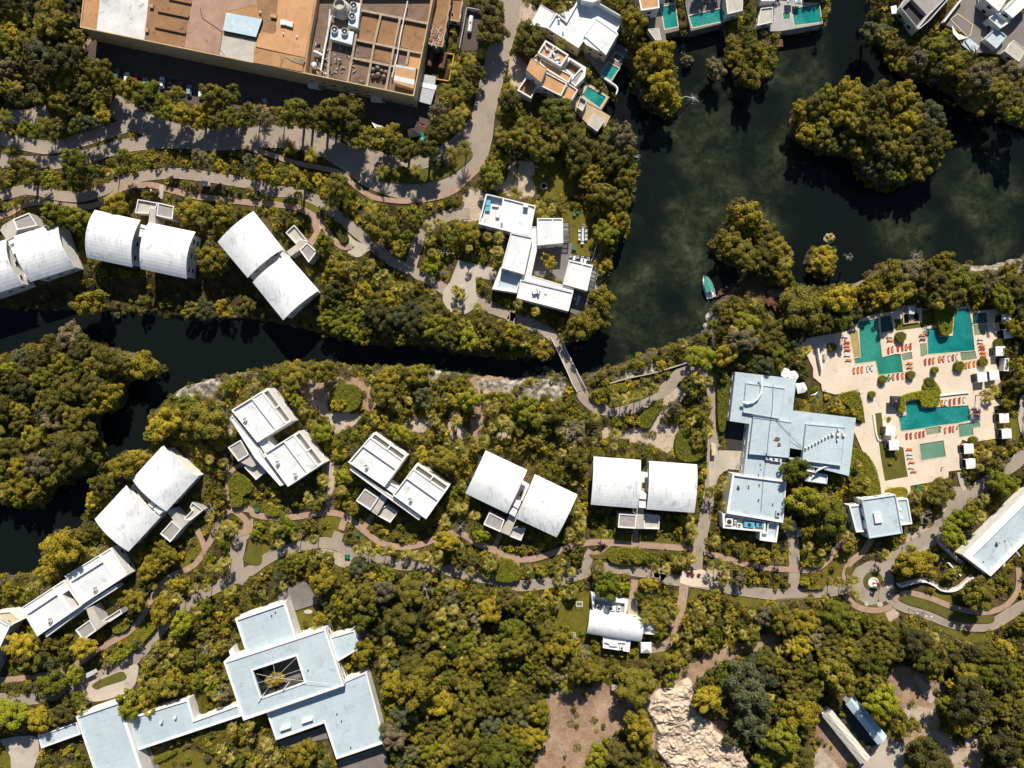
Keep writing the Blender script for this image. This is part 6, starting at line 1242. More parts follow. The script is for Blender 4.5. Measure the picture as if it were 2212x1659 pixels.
def sail(c, r, us, z, mat, label):
    q = [W(u, z) for u in P(c, r, us)]; t = thing('shade_sail', (q[0].x, q[0].y, 0), label, 'shade sail'); mb = MB(); ctr = sum(q, Vector())/len(q)-Vector((0, 0, .5)); n = len(q)
    for k in range(n): a, b = q[k], q[(k+1) % n]; m_ = (a+b)/2*.9+ctr*.1; mb.face([a, m_, ctr]); mb.face([m_, b, ctr])
    mb.build('cloth', mat, t); mb = MB(); [mb.tube([(p.x, p.y, -.2), (p.x, p.y, z)], .06, 5) for p in q]; mb.build('post', 'wall_grey', t)
sail(1,0,'998,1055 1085,1085 1150,1120 1105,1240 1065,1180',3,'canvas','torn white shade sail among trees above the road bend'); sail(1,0,'1385,1050 1475,1080 1465,1100 1400,1075',2.6,'carred','narrow red awning above the dark grey tent'); sail(1,0,'1415,1140 1445,1140 1460,1190 1440,1228 1412,1210',2.2,'awning','green round shade cloth beside the dark grey tent')
sail(2,3,'1780,750 1850,735 1850,760 1790,768',3,'canvas','narrow white cloth roof strip at the edge of the lower forest'); sail(2,3,'1885,738 1925,730 1932,780 1905,785',3,'vault_white','rounded white cloth roof next to the narrow strip')
sail(2,3,'2045,735 2130,725 2120,800 2085,810',2.5,'carblue','blue tarpaulin beside the green container under the lower forest')
mb = MB(); p = pt(2,3,2195,695,2.6); mb.prism([(p.x-3.4, p.y-1.3), (p.x+3.2, p.y-1.2), (p.x+3.2, p.y+1.1), (p.x-3.4, p.y+1.1)], .1, 2.6); mb.box((p.x-.5, p.y, 2.8), (1.2, .8, .4), 0, 1); tag(mb.build('container', ['green', 'carred']), 'dark green container with red box on top, in the lower forest', 'container')
# ------------------------------------------------------------------ seats, tables, sculptures and other small things
def seat(c, r, x, y, ang, label, mat='vault_white', s=1.1):
    w = pt(c, r, x, y); t = thing('armchair', (w.x, w.y, .1), label, 'chair', 'white outdoor armchairs', R_(ang)); mb = MB(); mb.box((0, 0, .4), (s*.8, s*.8, .12)); local(mb, 'seat', 'steel', t)
    mb = MB(); mb.box((0, s*.42, .6), (s, .1, .7)); local(mb, 'backrest', mat, t); mb = MB(); [mb.box((q*s*.45, 0, .5), (.1, s*.85, .3)) for q in (-1, 1)]; local(mb, 'armrest', mat, t); mb = MB(); [mb.box((a*s*.42, b*s*.38, .17), (.07, .07, .34)) for a in (-1, 1) for b in (-1, 1)]; local(mb, 'leg', mat, t)
def table(c, r, x, y, L, w_, ang, label, mat='steel'):
    w = pt(c, r, x, y); t = thing('table', (w.x, w.y, .1), label, 'table', None, R_(ang)); mb = MB(); mb.box((0, 0, .76), (w_, L, .08)); local(mb, 'table_top', mat, t)
    mb = MB(); [mb.box((a*w_*.42, b*L*.45, .36), (.09, .09, .72)) for a in (-1, 1) for b in (-1, 1)]; local(mb, 'leg', 'vault_white', t)
table(2,1,610,372,5.2,.85,0,'long white garden table on the lawn of the courtyard house')
for x, y, a, lb in ((582,337,90,'top left'),(582,374,90,'middle left'),(582,408,90,'bottom left'),(640,340,-90,'top right'),(640,374,-90,'middle right'),(637,408,-90,'bottom right'),(615,297,0,'head end, top'),(606,442,180,'foot end, bottom')): seat(2,1,x,y,a,f'white armchair at the long lawn table, {lb}')
for x, y, lb in ((507,556,'leftmost'),(566,566,'second'),(607,571,'third'),(657,583,'rightmost')): seat(2,1,x,y,0,f'white armchair on the black terrace above the courtyard house, {lb} of four')
for x, y, lb in ((536,572,'left'),(600,595,'middle'),(630,600,'right')): table(2,1,x,y,1.7,.9,-12,f'{lb} white low table on the black terrace above the courtyard house','vault_white')
table(2,1,572,926,2.7,1.0,-12,'pale oblong table on the dark lower terrace of the courtyard house'); seat(2,1,543,922,80,'pale armchair left of the oblong table on the dark lower terrace'); seat(2,1,558,968,170,'pale armchair below the oblong table on the dark lower terrace')
for c, r, x, y, s1_, lb in ((2,1,538,200,1.1,'left of two small green boxes on the lawn of the courtyard house'),(2,1,565,178,1.0,'right of two small green boxes on the lawn of the courtyard house'),(2,1,537,490,1.5,'green box at the lower end of the long-table lawn'),(2,1,1600,1645,1.9,'green utility box among the fan palms at the road bend'),(2,2,1645,100,2.0,'green utility box left of the service road'),(1,2,12,1085,1.6,'dark green box on the lawn by the curving pink path'),(1,2,792,1487,1.9,'green box on the pale pavement by the lower road'),(1,2,590,1475,1.5,'dark green box among palms left of the pale pavement'),(3,2,1292,895,2.0,'flat green hatch on the lawn under the sun terrace'),(1,2,885,1300,1.2,'small green post box beside the pink path')):
    w = pt(c, r, x, y); mb = MB(); q = [(w.x-s1_/2, w.y-s1_*.35), (w.x+s1_/2, w.y-s1_*.45), (w.x+s1_/2, w.y+s1_*.35), (w.x-s1_/2, w.y+s1_*.42)]; mb.prism(q, -.1, .8); mb.prism(inset(q, -.06), .8, .88); tag(mb.build('utility_box', 'green'), lb, 'box')
for x, y, rr_, lb in ((580,237,(2.4,1.5),'upper white goal frame on the pavilion lawn'),(518,503,(2.6,1.2),'lower white goal frame on the pavilion lawn')):
    w = pt(2,3,x,y); mb = MB(); a, b = rr_[0]/2, rr_[1]/2
    for z in (.1, 1.6): [mb.tube([p, q], .07, 5) for p, q in (((w.x-a, w.y-b, z), (w.x+a, w.y-b, z)), ((w.x-a, w.y+b, z), (w.x+a, w.y+b, z)), ((w.x-a, w.y-b, z), (w.x-a, w.y+b, z)), ((w.x+a, w.y-b, z), (w.x+a, w.y+b, z)))]
    [mb.tube([(w.x+sx*a, w.y+sy*b, 0), (w.x+sx*a, w.y+sy*b, 1.6)], .07, 5) for sx in (-1, 1) for sy in (-1, 1)]; tag(mb.build('goal_frame', 'vault_white'), lb, 'goal frame')
w = pt(3,3,905,55); t = thing('sculpture', (w.x, w.y, .1), 'white dish sculpture with a dark red curved figure on the round lawn of the roundabout', 'sculpture')
mb = MB(); mb.lathe((w.x, w.y, .1), [(1.9, 0), (2.1, .5), (1.7, .6), (1.5, .3), (.01, .3)], 20); mb.build('basin', 'roof_white', t)
mb = MB(); mb.tube([(w.x-.8, w.y+2.0, 3.4), (w.x-.5, w.y+1, 4.6), (w.x+.3, w.y+.1, 4.2), (w.x+.9, w.y+.2, 3.0), (w.x+.3, w.y-.3, 1.6), (w.x+.1, w.y-.2, .4)], [.12, .4, .55, .4, .45, .5], 10); mb.build('figure', 'red', t)
mb = MB(); mb.tube([(w.x-1.5, w.y-1.0, 1.5), (w.x+.2, w.y-.6, 2.0), (w.x+2.0, w.y-1.1, 1.8)], [.1, .6, .1], 8); mb.build('wing', 'vault_white', t)
def stonebed(c, r, x, y, a, b, label, mat='roof_stone'):
    w = pt(c, r, x, y); mb = MB(); q = [(w.x+a*math.cos(k*math.pi/7), w.y+b*math.sin(k*math.pi/7)) for k in range(14)]; mb.prism(q, -.1, .18); tag(mb.build('stone_slab', mat), label, 'stone slab')
for a in ((3,3,850,238,.8,1.0,'left of two round stone beds on the small lawn below the roundabout'),(3,3,965,243,1.2,1.0,'right of two round stone beds on the small lawn below the roundabout'),(3,3,1078,115,.8,1.3,'pale stone slab in the dark bed right of the roundabout'),(1,3,452,308,1.7,.8,'oval pale slab on the small lawn inside the lower left complex'),(1,3,568,222,.9,.8,'left round slab beside the grey wooden terrace of the lower left complex'),(1,3,625,205,.8,.9,'right round slab beside the grey wooden terrace of the lower left complex'),(1,1,560,290,1.8,1.3,'grey flat boulder inside the bend of the pink path'),(2,2,1868,1580,1.2,1.5,'pale paved slab beside the diagonal pale trunk'),(2,3,85,1518,1.7,3.3,'white flat concrete pad in the bottom forest')): stonebed(*a)
w = pt(2,0,275,1610); mb = MB(); mb.lathe((w.x, w.y, 0), [(1.45, 0), (1.4, .8), (1.0, .85), (.95, .1)], 14, 0); mb.lathe((w.x, w.y, .1), [(.95, .0), (.01, .0)], 10, 1); tag(mb.build('stone_well', ['rock', 'glass']), 'round stone well on the shaded lawn above the courtyard house', 'well')
w = pt(1,1,1628,705); t = thing('sculpture', (w.x, w.y, 0), 'blue and pink dragonfly-like sculpture with crossed wings on the strip of lawn', 'sculpture')
mb = MB(); mb.tube([(w.x-1.4, w.y-.4, 1.4), (w.x, w.y, 1.8), (w.x+1.4, w.y+.5, 1.5)], [.1, .45, .1], 8); mb.build('wing', 'carblue', t); mb = MB(); mb.tube([(w.x-.6, w.y+1.4, 1.9), (w.x+.1, w.y, 2.0), (w.x+.4, w.y-1.0, 1.8)], [.08, .2, .08], 6); mb.build('body', 'flower', t); mb = MB(); mb.tube([(w.x, w.y, 0), (w.x, w.y, 1.7)], .07, 6); mb.build('stand', 'wall_grey', t)
w = pt(3,2,385,100); t = thing('sculpture', (w.x, w.y, 0), 'dark blue winged sculpture on the lawn between parasols and hedge', 'sculpture')
mb = MB(); mb.tube([(w.x-1.8, w.y+.1, 2.2), (w.x, w.y+.6, 2.5), (w.x+1.0, w.y+1.5, 2.2)], [.08, .35, .08], 8); mb.build('wing', 'vault_white', t); mb = MB(); mb.tube([(w.x+.4, w.y+.9, 2.2), (w.x+1.1, w.y, 2.0), (w.x+1.4, w.y-1.1, 1.4)], [.1, .5, .3], 8); mb.build('body', 'carblue', t); mb = MB(); mb.tube([(w.x+.9, w.y-.1, 0), (w.x+.9, w.y, 2.0)], .09, 6); mb.build('stand', 'wall_grey', t)
# fence line along the lake house
t = thing('fence', (pt(2,1,750,330).x, pt(2,1,750,330).y, 0), 'thin white fence along the lakeside of the courtyard house', 'fence'); pp = [pt(2,1,*p) for p in ((750,140),(750,330),(735,430),(702,555),(680,600))]
mb = MB(); [mb.tube([Vector((p.x, p.y, z)) for p in pp], .07, 5) for z in (.5, 1.1)]; mb.build('rail', 'vault_white', t); mb = MB()
for a, b in zip(pp, pp[1:]): n = int((b-a).length/1.6)+1; [mb.box((*(a.lerp(b, k/n)).to_2d(), .55), (.1, .1, 1.1)) for k in range(n)]
mb.build('post', 'vault_white', t)
# water fountains spraying into the lake
for i, (c, r, x0, y0, x1, y1, lb) in enumerate(((2,0,1455,850,1565,850,'white water jet arcing from the wooded point into the lake'),(2,0,1010,1390,1075,1350,'white water jet spraying from the bank above the courtyard house'))):
    a, b = pt(c,r,x0,y0,.3), pt(c,r,x1,y1,WL+.05); t = thing('water_jet', (b.x, b.y, WL), lb, 'water jet'); mb = MB()
    mb.tube([a, a.lerp(b, .4)+Vector((0, .4, .9)), a.lerp(b, .8)+Vector((0, .1, .2)), b], [.05, .1, .16, .3], 6); mb.build('stream', 'vault_white', t)
    rr = random.Random(i); mb = MB()
    for k in range(150):
        an = rr.uniform(0, 6.28); d = abs(rr.gauss(0, 1.0)); p = b+Vector((d*math.cos(an), d*math.sin(an)*1.1, .05)); s = rr.uniform(.04, .16)
        mb.face([p+Vector((s*math.cos(an+q), s*math.sin(an+q)*.6, rr.uniform(0, .12))) for q in (0, 1.6, 3.1, 4.7)])
    mb.build('splash', 'vault_white', t)
# people and bicycles
def person(c, r, x, y, ang, top, legs, label, walk=.25, z=.08):
    w = pt(c, r, x, y); o0 = Vector((w.x, w.y, z)); ca, sa = math.cos(R_(ang)), math.sin(R_(ang))
    def T(p): return (p[0]*ca-p[1]*sa, p[0]*sa+p[1]*ca, p[2])
    V = [(0,0,.95,.13),(0,0,1.2,.13),(0,0,1.42,.12),(0,0,1.52,.06),(.02,0,1.62,.09),(.03,0,1.72,.09),(0,.19,1.42,.06),(-.08,.25,1.15,.045),(.08,.27,.92,.035),(0,-.19,1.42,.06),(.08,-.25,1.15,.045),(.2,-.27,.95,.035),
         (0,.1,.9,.1),(walk*.5,.11,.5,.07),(walk*.6,.11,.08,.05),(walk+.08,.11,.04,.04),(0,-.1,.9,.1),(-walk*.3,-.11,.5,.07),(-walk,-.11,.1,.05),(-walk+.12,-.11,.04,.04)]
    E = [(0,1),(1,2),(2,3),(3,4),(4,5),(2,6),(6,7),(7,8),(2,9),(9,10),(10,11),(0,12),(12,13),(13,14),(14,15),(0,16),(16,17),(17,18),(18,19)]
    def skin(idx, name, mat, par, gr=0):
        mp = {k: i for i, k in enumerate(idx)}; me = bpy.data.meshes.new(name); me.from_pydata([T(V[k]) for k in idx], [(mp[a], mp[b]) for a, b in E if a in mp and b in mp], [])
        o = bpy.data.objects.new(name, me); me.materials.append(MATS[mat]); link(o, par)
        o.modifiers.new('skin', 'SKIN'); me.skin_vertices.new() if not me.skin_vertices else None
        for k, sv in zip(idx, me.skin_vertices[0].data): sv.radius = (V[k][3]+gr, V[k][3]+gr); sv.use_root = k == idx[0]
        o.modifiers.new('subd', 'SUBSURF').levels = 1; return o
    root = skin(list(range(20)), 'person', 'skin', None); root.location = o0; tag(root, label, 'person')
    skin([1,2,6,7,9,10], 'shirt', top, root, .025); skin([0,12,13,16,17], 'trousers', legs, root, .02)
    mb = MB(); p = T((.02, 0, 1.7)); mb.lathe((p[0], p[1], 1.7), [(.105, -.02), (.1, .06), (.05, .11), (.01, .12)], 10); local(mb, 'hair', 'black', root)
person(2,2,1786,535,80,'white','dark','person in a white top walking on the forecourt beside the golf cart'); person(2,2,1655,1440,60,'steel','dark','person in grey beside the bicycle where road and pink path cross')
person(2,1,1318,1572,20,'carblue','dark','person in blue by the green lawn strip behind the white garden wall'); person(2,1,1352,1558,200,'carblue','cream','person in blue shirt and light trousers, right one of two by the garden wall')
person(3,2,1478,375,0,'skin','red','person with bare back standing at the edge of the large rippled pool',.1); person(3,2,1628,362,90,'black','black','person in black at the corner of the small L-shaped pool'); person(0,3,868,880,10,'white','dark','person in white near the golf cart on the lower left square')
person(3,2,482,58,120,'flower','dark','person in red-brown at the top of the lawn with the winged sculpture'); person(3,2,1493,718,260,'dark','skin','person in dark clothes below the square pale pool')
for i, (x, lb) in enumerate(((1520,'leftmost'),(1556,'middle'),(1610,'rightmost'))):
    w = pt(2,3,x,-12 if i else -20); mb = MB(); mb.lathe((w.x, w.y, 0), [(.5,0),(.7,.7),(.6,.75),(.55,.5),(.01,.5)], 12, 0); rr = random.Random(i)
    for k in range(30): a = rr.uniform(0, 6.3); d = rr.uniform(0, .7); p = Vector((w.x+d*math.cos(a), w.y+d*math.sin(a), .9+rr.uniform(-.2, .4))); mb.face([p, p+Vector((.25, 0, .1)), p+Vector((.1, .25, .1))], 1)
    tag(mb.build('flower_pot', ['rust', 'flower']), f'reddish potted plant on the pale round plaza, {lb} of three', 'potted plant')
def bicycle(c, r, x, y, ang, label, group=None):
    w = pt(c, r, x, y); t = thing('bicycle', (w.x, w.y, .08), label, 'bicycle', group, R_(ang)); 
    for s in (-.55, .55): mb = MB(); mb.tube([(s+.34*math.cos(k*.5236), 0, .34+.34*math.sin(k*.5236)) for k in range(13)], .03, 4, caps=False); local(mb, 'wheel', 'black', t)
    mb = MB(); [mb.tube(q, .03, 4) for q in ([(-.55,0,.34),(-.1,0,.35),(-.2,0,.8),(-.55,0,.34)],[(-.1,0,.35),(.4,0,.8),(-.18,0,.8)],[(.55,0,.34),(.4,0,.95)])]; local(mb, 'frame', 'steel', t)
    mb = MB(); mb.tube([(.36,-.3,.98),(.4,0,.95),(.36,.3,.98)], .03, 4); local(mb, 'handlebar', 'black', t); mb = MB(); mb.box((-.22, 0, .85), (.28, .16, .06)); local(mb, 'saddle', 'black', t)
for k in range(6): bicycle(2,2,1932+k*12,712-k%2*6,85,'one of six tightly parked bicycles in the rack by the garage wall','bicycles in the rack')
bicycle(2,2,1625,1425,85,'bicycle standing upright in the photo where road and pink path cross'); bicycle(2,2,1862,495,20,'pale bicycle at the dark garage void'); bicycle(1,2,2145,1425,70,'bluish bicycle on the dark lawn beside the pink path'); bicycle(0,3,900,770,70,'right bicycle beside the golf cart on the lower left square'); bicycle(0,3,845,775,40,'left bicycle beside the golf cart on the lower left square')
# heap of boards at the dirt lot
rr = random.Random(3); mb = MB(); c0 = pt(2,3,855,1475)
for k in range(90):
    a, b = rr.gauss(0, 1.7), rr.gauss(0, 1.9); mb.box((c0.x+a, c0.y+b, .2+rr.uniform(0, .7)), (rr.uniform(.4, 1.6), rr.uniform(.2, .9), .08), rr.uniform(0, 3.1), rr.randrange(5), rr.uniform(-.4, .4))
tag(mb.build('debris_heap', ['orange', 'white', 'carblue', 'wall_tan', 'wall_grey']), 'heap of orange, white and blue scrap boards at the dirt lot', 'debris heap')
for c, r, x0, y0, x1, y1, lb in ((2,3,970,845,1003,978,'leaning white pole over the trees at the dirt lot'),):
    a, b = pt(c,r,x0,y0,8), pt(c,r,x1,y1,3); mb = MB(); mb.tube([(b.x-.2, b.y-.6, 0), b, a], [.12, .1, .06], 6); tag(mb.build('pole', 'vault_white'), lb, 'pole')
mb = MB(); p = pt(2,3,893,968,2.4); [mb.box((p.x, p.y+k*.62-.9, 2.3), (3.0, .5, .12), -.15) for k in range(4)]; mb.box((p.x, p.y, 1.1), (2.4, 2.0, 2.2), -.15, 1); tag(mb.build('tool_hut', ['wall_grey', 'dark']), 'tiny grey slatted hut roof between trees above the dirt lot', 'hut')
# lamps
def lamp(c, r, x, y, label, h=5.5):
    w = pt(c, r, x, y); t = thing('street_lamp', (w.x, w.y, 0), label, 'street lamp'); mb = MB(); mb.tube([(w.x, w.y, 0), (w.x, w.y, h)], [.1, .06], 6); mb.build('pole', 'dark', t); mb = MB(); mb.lathe((w.x, w.y, h), [(.1, -.05), (.32, .1), (.3, .25), (.01, .35)], 10); mb.build('lamp_head', 'vault_white', t)
for a in ((3,2,2205,290,'street lamp at the right edge above the curving road'),(3,2,2195,395,'street lamp beside the right edge road, lower one',),(3,3,1215,280,'street lamp left of three at the lower right road loop'),(3,3,1290,305,'street lamp in the middle of three at the lower right road loop'),(3,3,1335,310,'street lamp right of three at the lower right road loop'),(0,1,1370,20,'street lamp beside the paved approach of the second vaulted villa'),(3,3,965,60,'street lamp at the right rim of the roundabout'),(1,2,95,1608,'street lamp at the far left of the lower road kerb')): lamp(*a)
# ------------------------------------------------------------------ foliage
def leafmesh(name, C, N, S, T, mat, rs, extra=None):
    """one four-cornered leaf clump per centre C, facing N, half-size S, tint T"""
    n = len(C); N = N/np.linalg.norm(N, axis=1, keepdims=True); r = rs.normal(size=(n, 3)); A = np.cross(N, r); A /= np.linalg.norm(A, axis=1, keepdims=True); B = np.cross(N, A)
    s1 = (S*rs.uniform(.8, 1.35, n))[:, None]; s2 = (S*rs.uniform(.55, .9, n))[:, None]; bend = (S*rs.uniform(-.35, .1, n))[:, None]
    V = np.stack([C+A*s1+N*bend, C+B*s2, C-A*s1+N*bend, C-B*s2], 1).reshape(-1, 3)
    me = bpy.data.meshes.new(name); me.vertices.add(4*n); me.vertices.foreach_set('co', V.ravel()); me.loops.add(4*n); me.loops.foreach_set('vertex_index', np.arange(4*n, dtype=np.int32))
    me.polygons.add(n); me.polygons.foreach_set('loop_start', np.arange(0, 4*n, 4, dtype=np.int32)); me.polygons.foreach_set('loop_total', np.full(n, 4, dtype=np.int32))
    me.update(); a = me.attributes.new('tint', 'FLOAT', 'FACE'); a.data.foreach_set('value', T.astype(np.float32)); me.materials.append(MATS[mat]); return me
def crownmesh(name, R, seed, nl, dens, mat, leaf=.26, flat=.75):
    rs = np.random.default_rng(seed); Cs, Ns, Ts = [], [], []; lob = []
    for i in range(nl):
        rl = R*rs.uniform(.10, .24 if R > 2.5 else .30); d = (R-rl*.8)*math.sqrt(rs.uniform(0, 1)); a = rs.uniform(0, 6.283); z = R*flat*(.25+.75*math.sqrt(max(0, 1-(d/R)**2)))*rs.uniform(.15, 1.2); d *= 1+.22*math.sin(2*a+seed)+.12*math.sin(3*a+seed*2)
        lob.append((d*math.cos(a), d*math.sin(a), z, rl)); m_ = int(dens*rl*rl*3.2)
        v = rs.normal(size=(m_, 3)); v[:, 2] = np.abs(v[:, 2])-.25; v /= np.linalg.norm(v, axis=1, keepdims=True)
        rad = rl*rs.uniform(.65, 1.25, m_); Cs.append(np.array(lob[-1][:3])+v*rad[:, None]*np.array([1, 1, .8])); Ns.append(v*.8+rs.normal(size=(m_, 3))*.38+np.array([0, 0, .35])); Ts.append(np.clip(rs.uniform(.0, 1)*.45+rs.uniform(0, 1, m_)*.3+.25*np.clip(v[:, 2], 0, 1)*rs.uniform(0, 1, m_), 0, 1))  # upward leaves tinted brighter: sunlit clump tops put into the leaf colour
    m_ = int(dens*R*R*.22); th = rs.uniform(0, 6.283, m_); d = R*.85*np.sqrt(rs.uniform(0, 1, m_)); Cs.append(np.stack([d*np.cos(th), d*np.sin(th), R*.12*rs.uniform(.0, 1.3, m_)], 1)); Ns.append(rs.normal(size=(m_, 3))*.5+np.array([0, 0, 1.])); Ts.append(rs.uniform(0, .5, m_))  # low layer tinted darker: shade beneath the clumps put into the leaf colour
    C = np.concatenate(Cs); return leafmesh(name, C, np.concatenate(Ns), np.full(len(C), leaf), np.concatenate(Ts), mat, rs), lob
def trunkmesh(name, R, lob, seed, mat='bark', base=None):
    rr = random.Random(seed); base = base or R*.75; mb = MB(); r0 = .09*R+.06
    mb.tube([(0, 0, -base-1.2), (rr.uniform(-.1, .1), rr.uniform(-.1, .1), -base*.5), (0, 0, 0)], [r0*1.3, r0, r0*.8], 7)
    for x, y, z, rl in lob[:7]: mb.tube([(0, 0, -base*.3), (x*.5, y*.5, z*.3), (x*.9, y*.9, z*.9)], [r0*.6, r0*.4, r0*.15], 5)
    return mb.mesh(name, mat)
def fanpalm(name, seed, mat='palm_leaf', n=22, R=2.6):
    rr = random.Random(seed); mb = MB()
    for i in range(n):
        az = i*2.39996+rr.uniform(-.35, .35); f = i/n; el = R_(52-70*f+rr.uniform(-12, 12)); pl = R*(.12+.38*f)*rr.uniform(.8, 1.2); fr = R*rr.uniform(.42, .66)
        d = Vector((math.cos(az)*math.cos(el), math.sin(az)*math.cos(el), math.sin(el))); s = (Vector((-math.sin(az), math.cos(az), 0))+Vector((0, 0, rr.uniform(-.5, .5)))).normalized(); up = s.cross(d)*-1
        h = d*pl+Vector((0, 0, .3*(1-f))); mb.face([s*.03, h+s*.03, h-s*.03, -s*.03], 0, .2); k = rr.choice((6, 7, 8)); tn = rr.uniform(0, 1)
        for j in range(k):
            a = (j-(k-1)/2)*.36; p1 = h+(d*math.cos(a)+s*math.sin(a))*fr*.5; tip = h+(d*math.cos(a)+s*math.sin(a))*fr*rr.uniform(.7, 1.25)-Vector((0, 0, fr*.35*rr.random()))
            q = (s*math.cos(a)-d*math.sin(a))*R*.048; mb.face([h, p1-q+up*.06, tip, p1+q-up*.06], 0, min(1, max(0, tn*.8+rr.uniform(-.1, .3))))
    return mb.mesh(name, mat, tint=True)
def featherpalm(name, seed, mat='coco_leaf', n=17, R=3.3):
    rr = random.Random(seed); mb = MB()
    for i in range(n):
        az = i*2.39996+rr.uniform(-.25, .25); el = R_(62-60*(i/n)); L = R*rr.uniform(.9, 1.15); pts = []; p = Vector((0, 0, 0)); e = el; m_ = 11; tn = rr.uniform(.1, .9)
        for j in range(m_+1): pts.append(p.copy()); p += Vector((math.cos(az)*math.cos(e), math.sin(az)*math.cos(e), math.sin(e)))*L/m_; e -= .13
        s = Vector((-math.sin(az), math.cos(az), 0))
        for j in range(m_):
            d = (pts[j+1]-pts[j]); f = j/m_; ll = .95*math.sin(math.pi*min(.97, .18+f*.85))+.12
            for sd in (-1, 1):
                for g in (0, .5): b = pts[j]+d*g; t_ = b+s*sd*ll*rr.uniform(.85, 1.1)+d.normalized()*ll*.45-Vector((0, 0, .32*ll)); mb.face([b, b+d*.42, t_] if sd > 0 else [b+d*.42, b, t_], 0, min(1, max(0, tn+rr.uniform(-.25, .25))))
    return mb.mesh(name, mat, tint=True)
def areca(name, seed, mat='cyc_leaf', n=26, R=1.9):
    rr = random.Random(seed); mb = MB()
    for i in range(n):
        az = rr.uniform(0, 6.28); el = R_(rr.uniform(25, 80)); L = R*rr.uniform(.7, 1.2); b0 = Vector((rr.uniform(-.5, .5), rr.uniform(-.5, .5), rr.uniform(-.3, .3))); e = el; p = b0.copy(); s = Vector((-math.sin(az), math.cos(az), 0)); tn = rr.uniform(0, 1)
        for j in range(6):
            q = p+Vector((math.cos(az)*math.cos(e), math.sin(az)*math.cos(e), math.sin(e)))*L/6; e -= .3; w0 = .42*math.sin(math.pi*(j+.3)/6.6); w1 = .42*math.sin(math.pi*(j+1.3)/6.6)
            for sd in (-1, 1): mb.face([p, q, q+s*sd*w1-Vector((0, 0, .12)), p+s*sd*w0-Vector((0, 0, .1))][::sd], 0, min(1, max(0, tn+rr.uniform(-.2, .2))))
            p = q
    return mb.mesh(name, mat, tint=True)
def palmtrunk(name, h, r=.14, mat='bark_pale', lean=(0, 0)):
    mb = MB(); mb.tube([(-lean[0], -lean[1], -h-1), (-lean[0]*.4, -lean[1]*.4, -h*.5), (0, 0, 0)], [r*1.5, r, r*.9], 7); return mb.mesh(name, mat)
CM = {}
SIZES = {'L': (4.8, 62, 62), 'M': (3.3, 40, 68), 'S': (2.0, 20, 84)}
for sz, (R, nl, dn) in SIZES.items():
    for v in range(3):
        me, lob = crownmesh('crown', R, ord(sz)*7+v*13, nl, dn, 'leaf_olive', .205 if sz == 'L' else .18 if sz == 'M' else .155)
        tr = trunkmesh('trunk', R, lob, v); CM[sz, v] = (me, tr, lob)
LEAFM = ['leaf_olive', 'leaf_dark', 'leaf_gold', 'leaf_green', 'leaf_lime', 'leaf_dry', 'leaf_teal']
VAR = {}
for (sz, v), (me, tr, lob) in CM.items():
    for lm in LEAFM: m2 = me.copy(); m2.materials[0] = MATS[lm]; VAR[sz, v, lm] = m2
FP = [fanpalm('crown', k) for k in range(3)]; FPT = palmtrunk('trunk', 4.5); CP = [featherpalm('crown', 10+k) for k in range(3)]; CPT = palmtrunk('trunk', 6.5, .17, 'bark_pale', (.5, .3)); AR = [areca('foliage', 20+k) for k in range(3)]
# ---- what grows where
forest = newmask()
for q in (isl_w, isl_r, P(0,0,'-300,-200 690,-200 690,250 800,460 1000,640 1400,780 900,900 0,900 -300,900'), P(2,0,'0,800 500,960 700,1100 900,1050 1100,1150 1090,1700 500,1700 -400,1500 -900,1200 -600,900 -400,600 -300,500'),
          P(1,1,'550,830 1600,950 1700,1150 2212,1150 2212,1450 0,1200 -600,1200 -600,900'), P(0,1,'-200,800 2212,750 2212,1150 -200,1150'), P(2,1,'700,-50 1100,-50 1050,500 900,700 900,1100 500,1400 350,1200 750,560'), P(2,1,'1500,60 2300,60 2300,700 1500,700'),
          P(2,1,'1750,900 2212,850 2212,1659 1900,1659 1750,1480 1500,1450 1700,1200')+[], P(3,1,'-20,380 2300,480 2300,1000 1600,960 950,1040 700,1200 150,1290 200,1400 -20,1600'), P(3,1,'2100,900 2300,900 2300,1700 2050,1700'),
          P(0,2,'1200,250 1500,100 1950,150 1960,500 1750,500 1400,520'), P(0,2,'700,560 1350,540 1100,860 800,1200 300,1700 300,1200'),
          P(1,3,'500,0 2212,250 2212,1800 700,1800 1110,1450 950,830 640,520'), P(2,3,'-50,100 400,500 600,700 1600,700 2300,400 2300,1800 -50,1800'), P(3,3,'-50,280 1000,350 2300,560 2300,1800 -50,1800'), P(3,0,'850,200 1300,250 1700,450 2300,650 2300,1200 1900,1000 1500,750 1050,600'), P(0,3,'-50,450 200,450 700,600 700,1000 300,1000 -50,850'), P(0,3,'-50,1080 800,1050 760,1220 300,1400 -50,1380')):
    fillp(forest, Wp(q))
M_shade = newmask()      # ground the buildings keep in shade: only low plants grow there
for k in range(2, 25): M_shade[:-k, :] |= M_build[k:, :]
for q in (P(0,1,'-100,700 2212,700 2212,1160 -100,1160'), P(1,1,'-10,900 520,1080 520,1330 -10,1200')): fillp(M_shade, Wp(q))
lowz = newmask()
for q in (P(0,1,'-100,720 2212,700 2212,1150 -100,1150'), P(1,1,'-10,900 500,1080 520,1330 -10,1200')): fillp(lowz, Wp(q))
tallz = newmask()
for q in (P(0,0,'-300,-200 720,-200 720,400 2212,640')+P(1,0,'0,640 1600,900 2212,400 2212,1300 1500,1700 600,1700')+P(1,1,'0,0 0,560')+P(0,1,'2212,0 -300,0'),): fillp(tallz, Wp(q))
for q in (P(3,0,'700,200 2300,200 2300,1300 700,1300'), P(3,3,'-50,500 2300,560 2300,1800 -50,1800'), P(1,1,'850,0 2000,0 1400,700 900,330')): fillp(tallz, Wp(q))
blocked = M_water | M_build | M_road | M_hard
rs_ = random.Random(21)
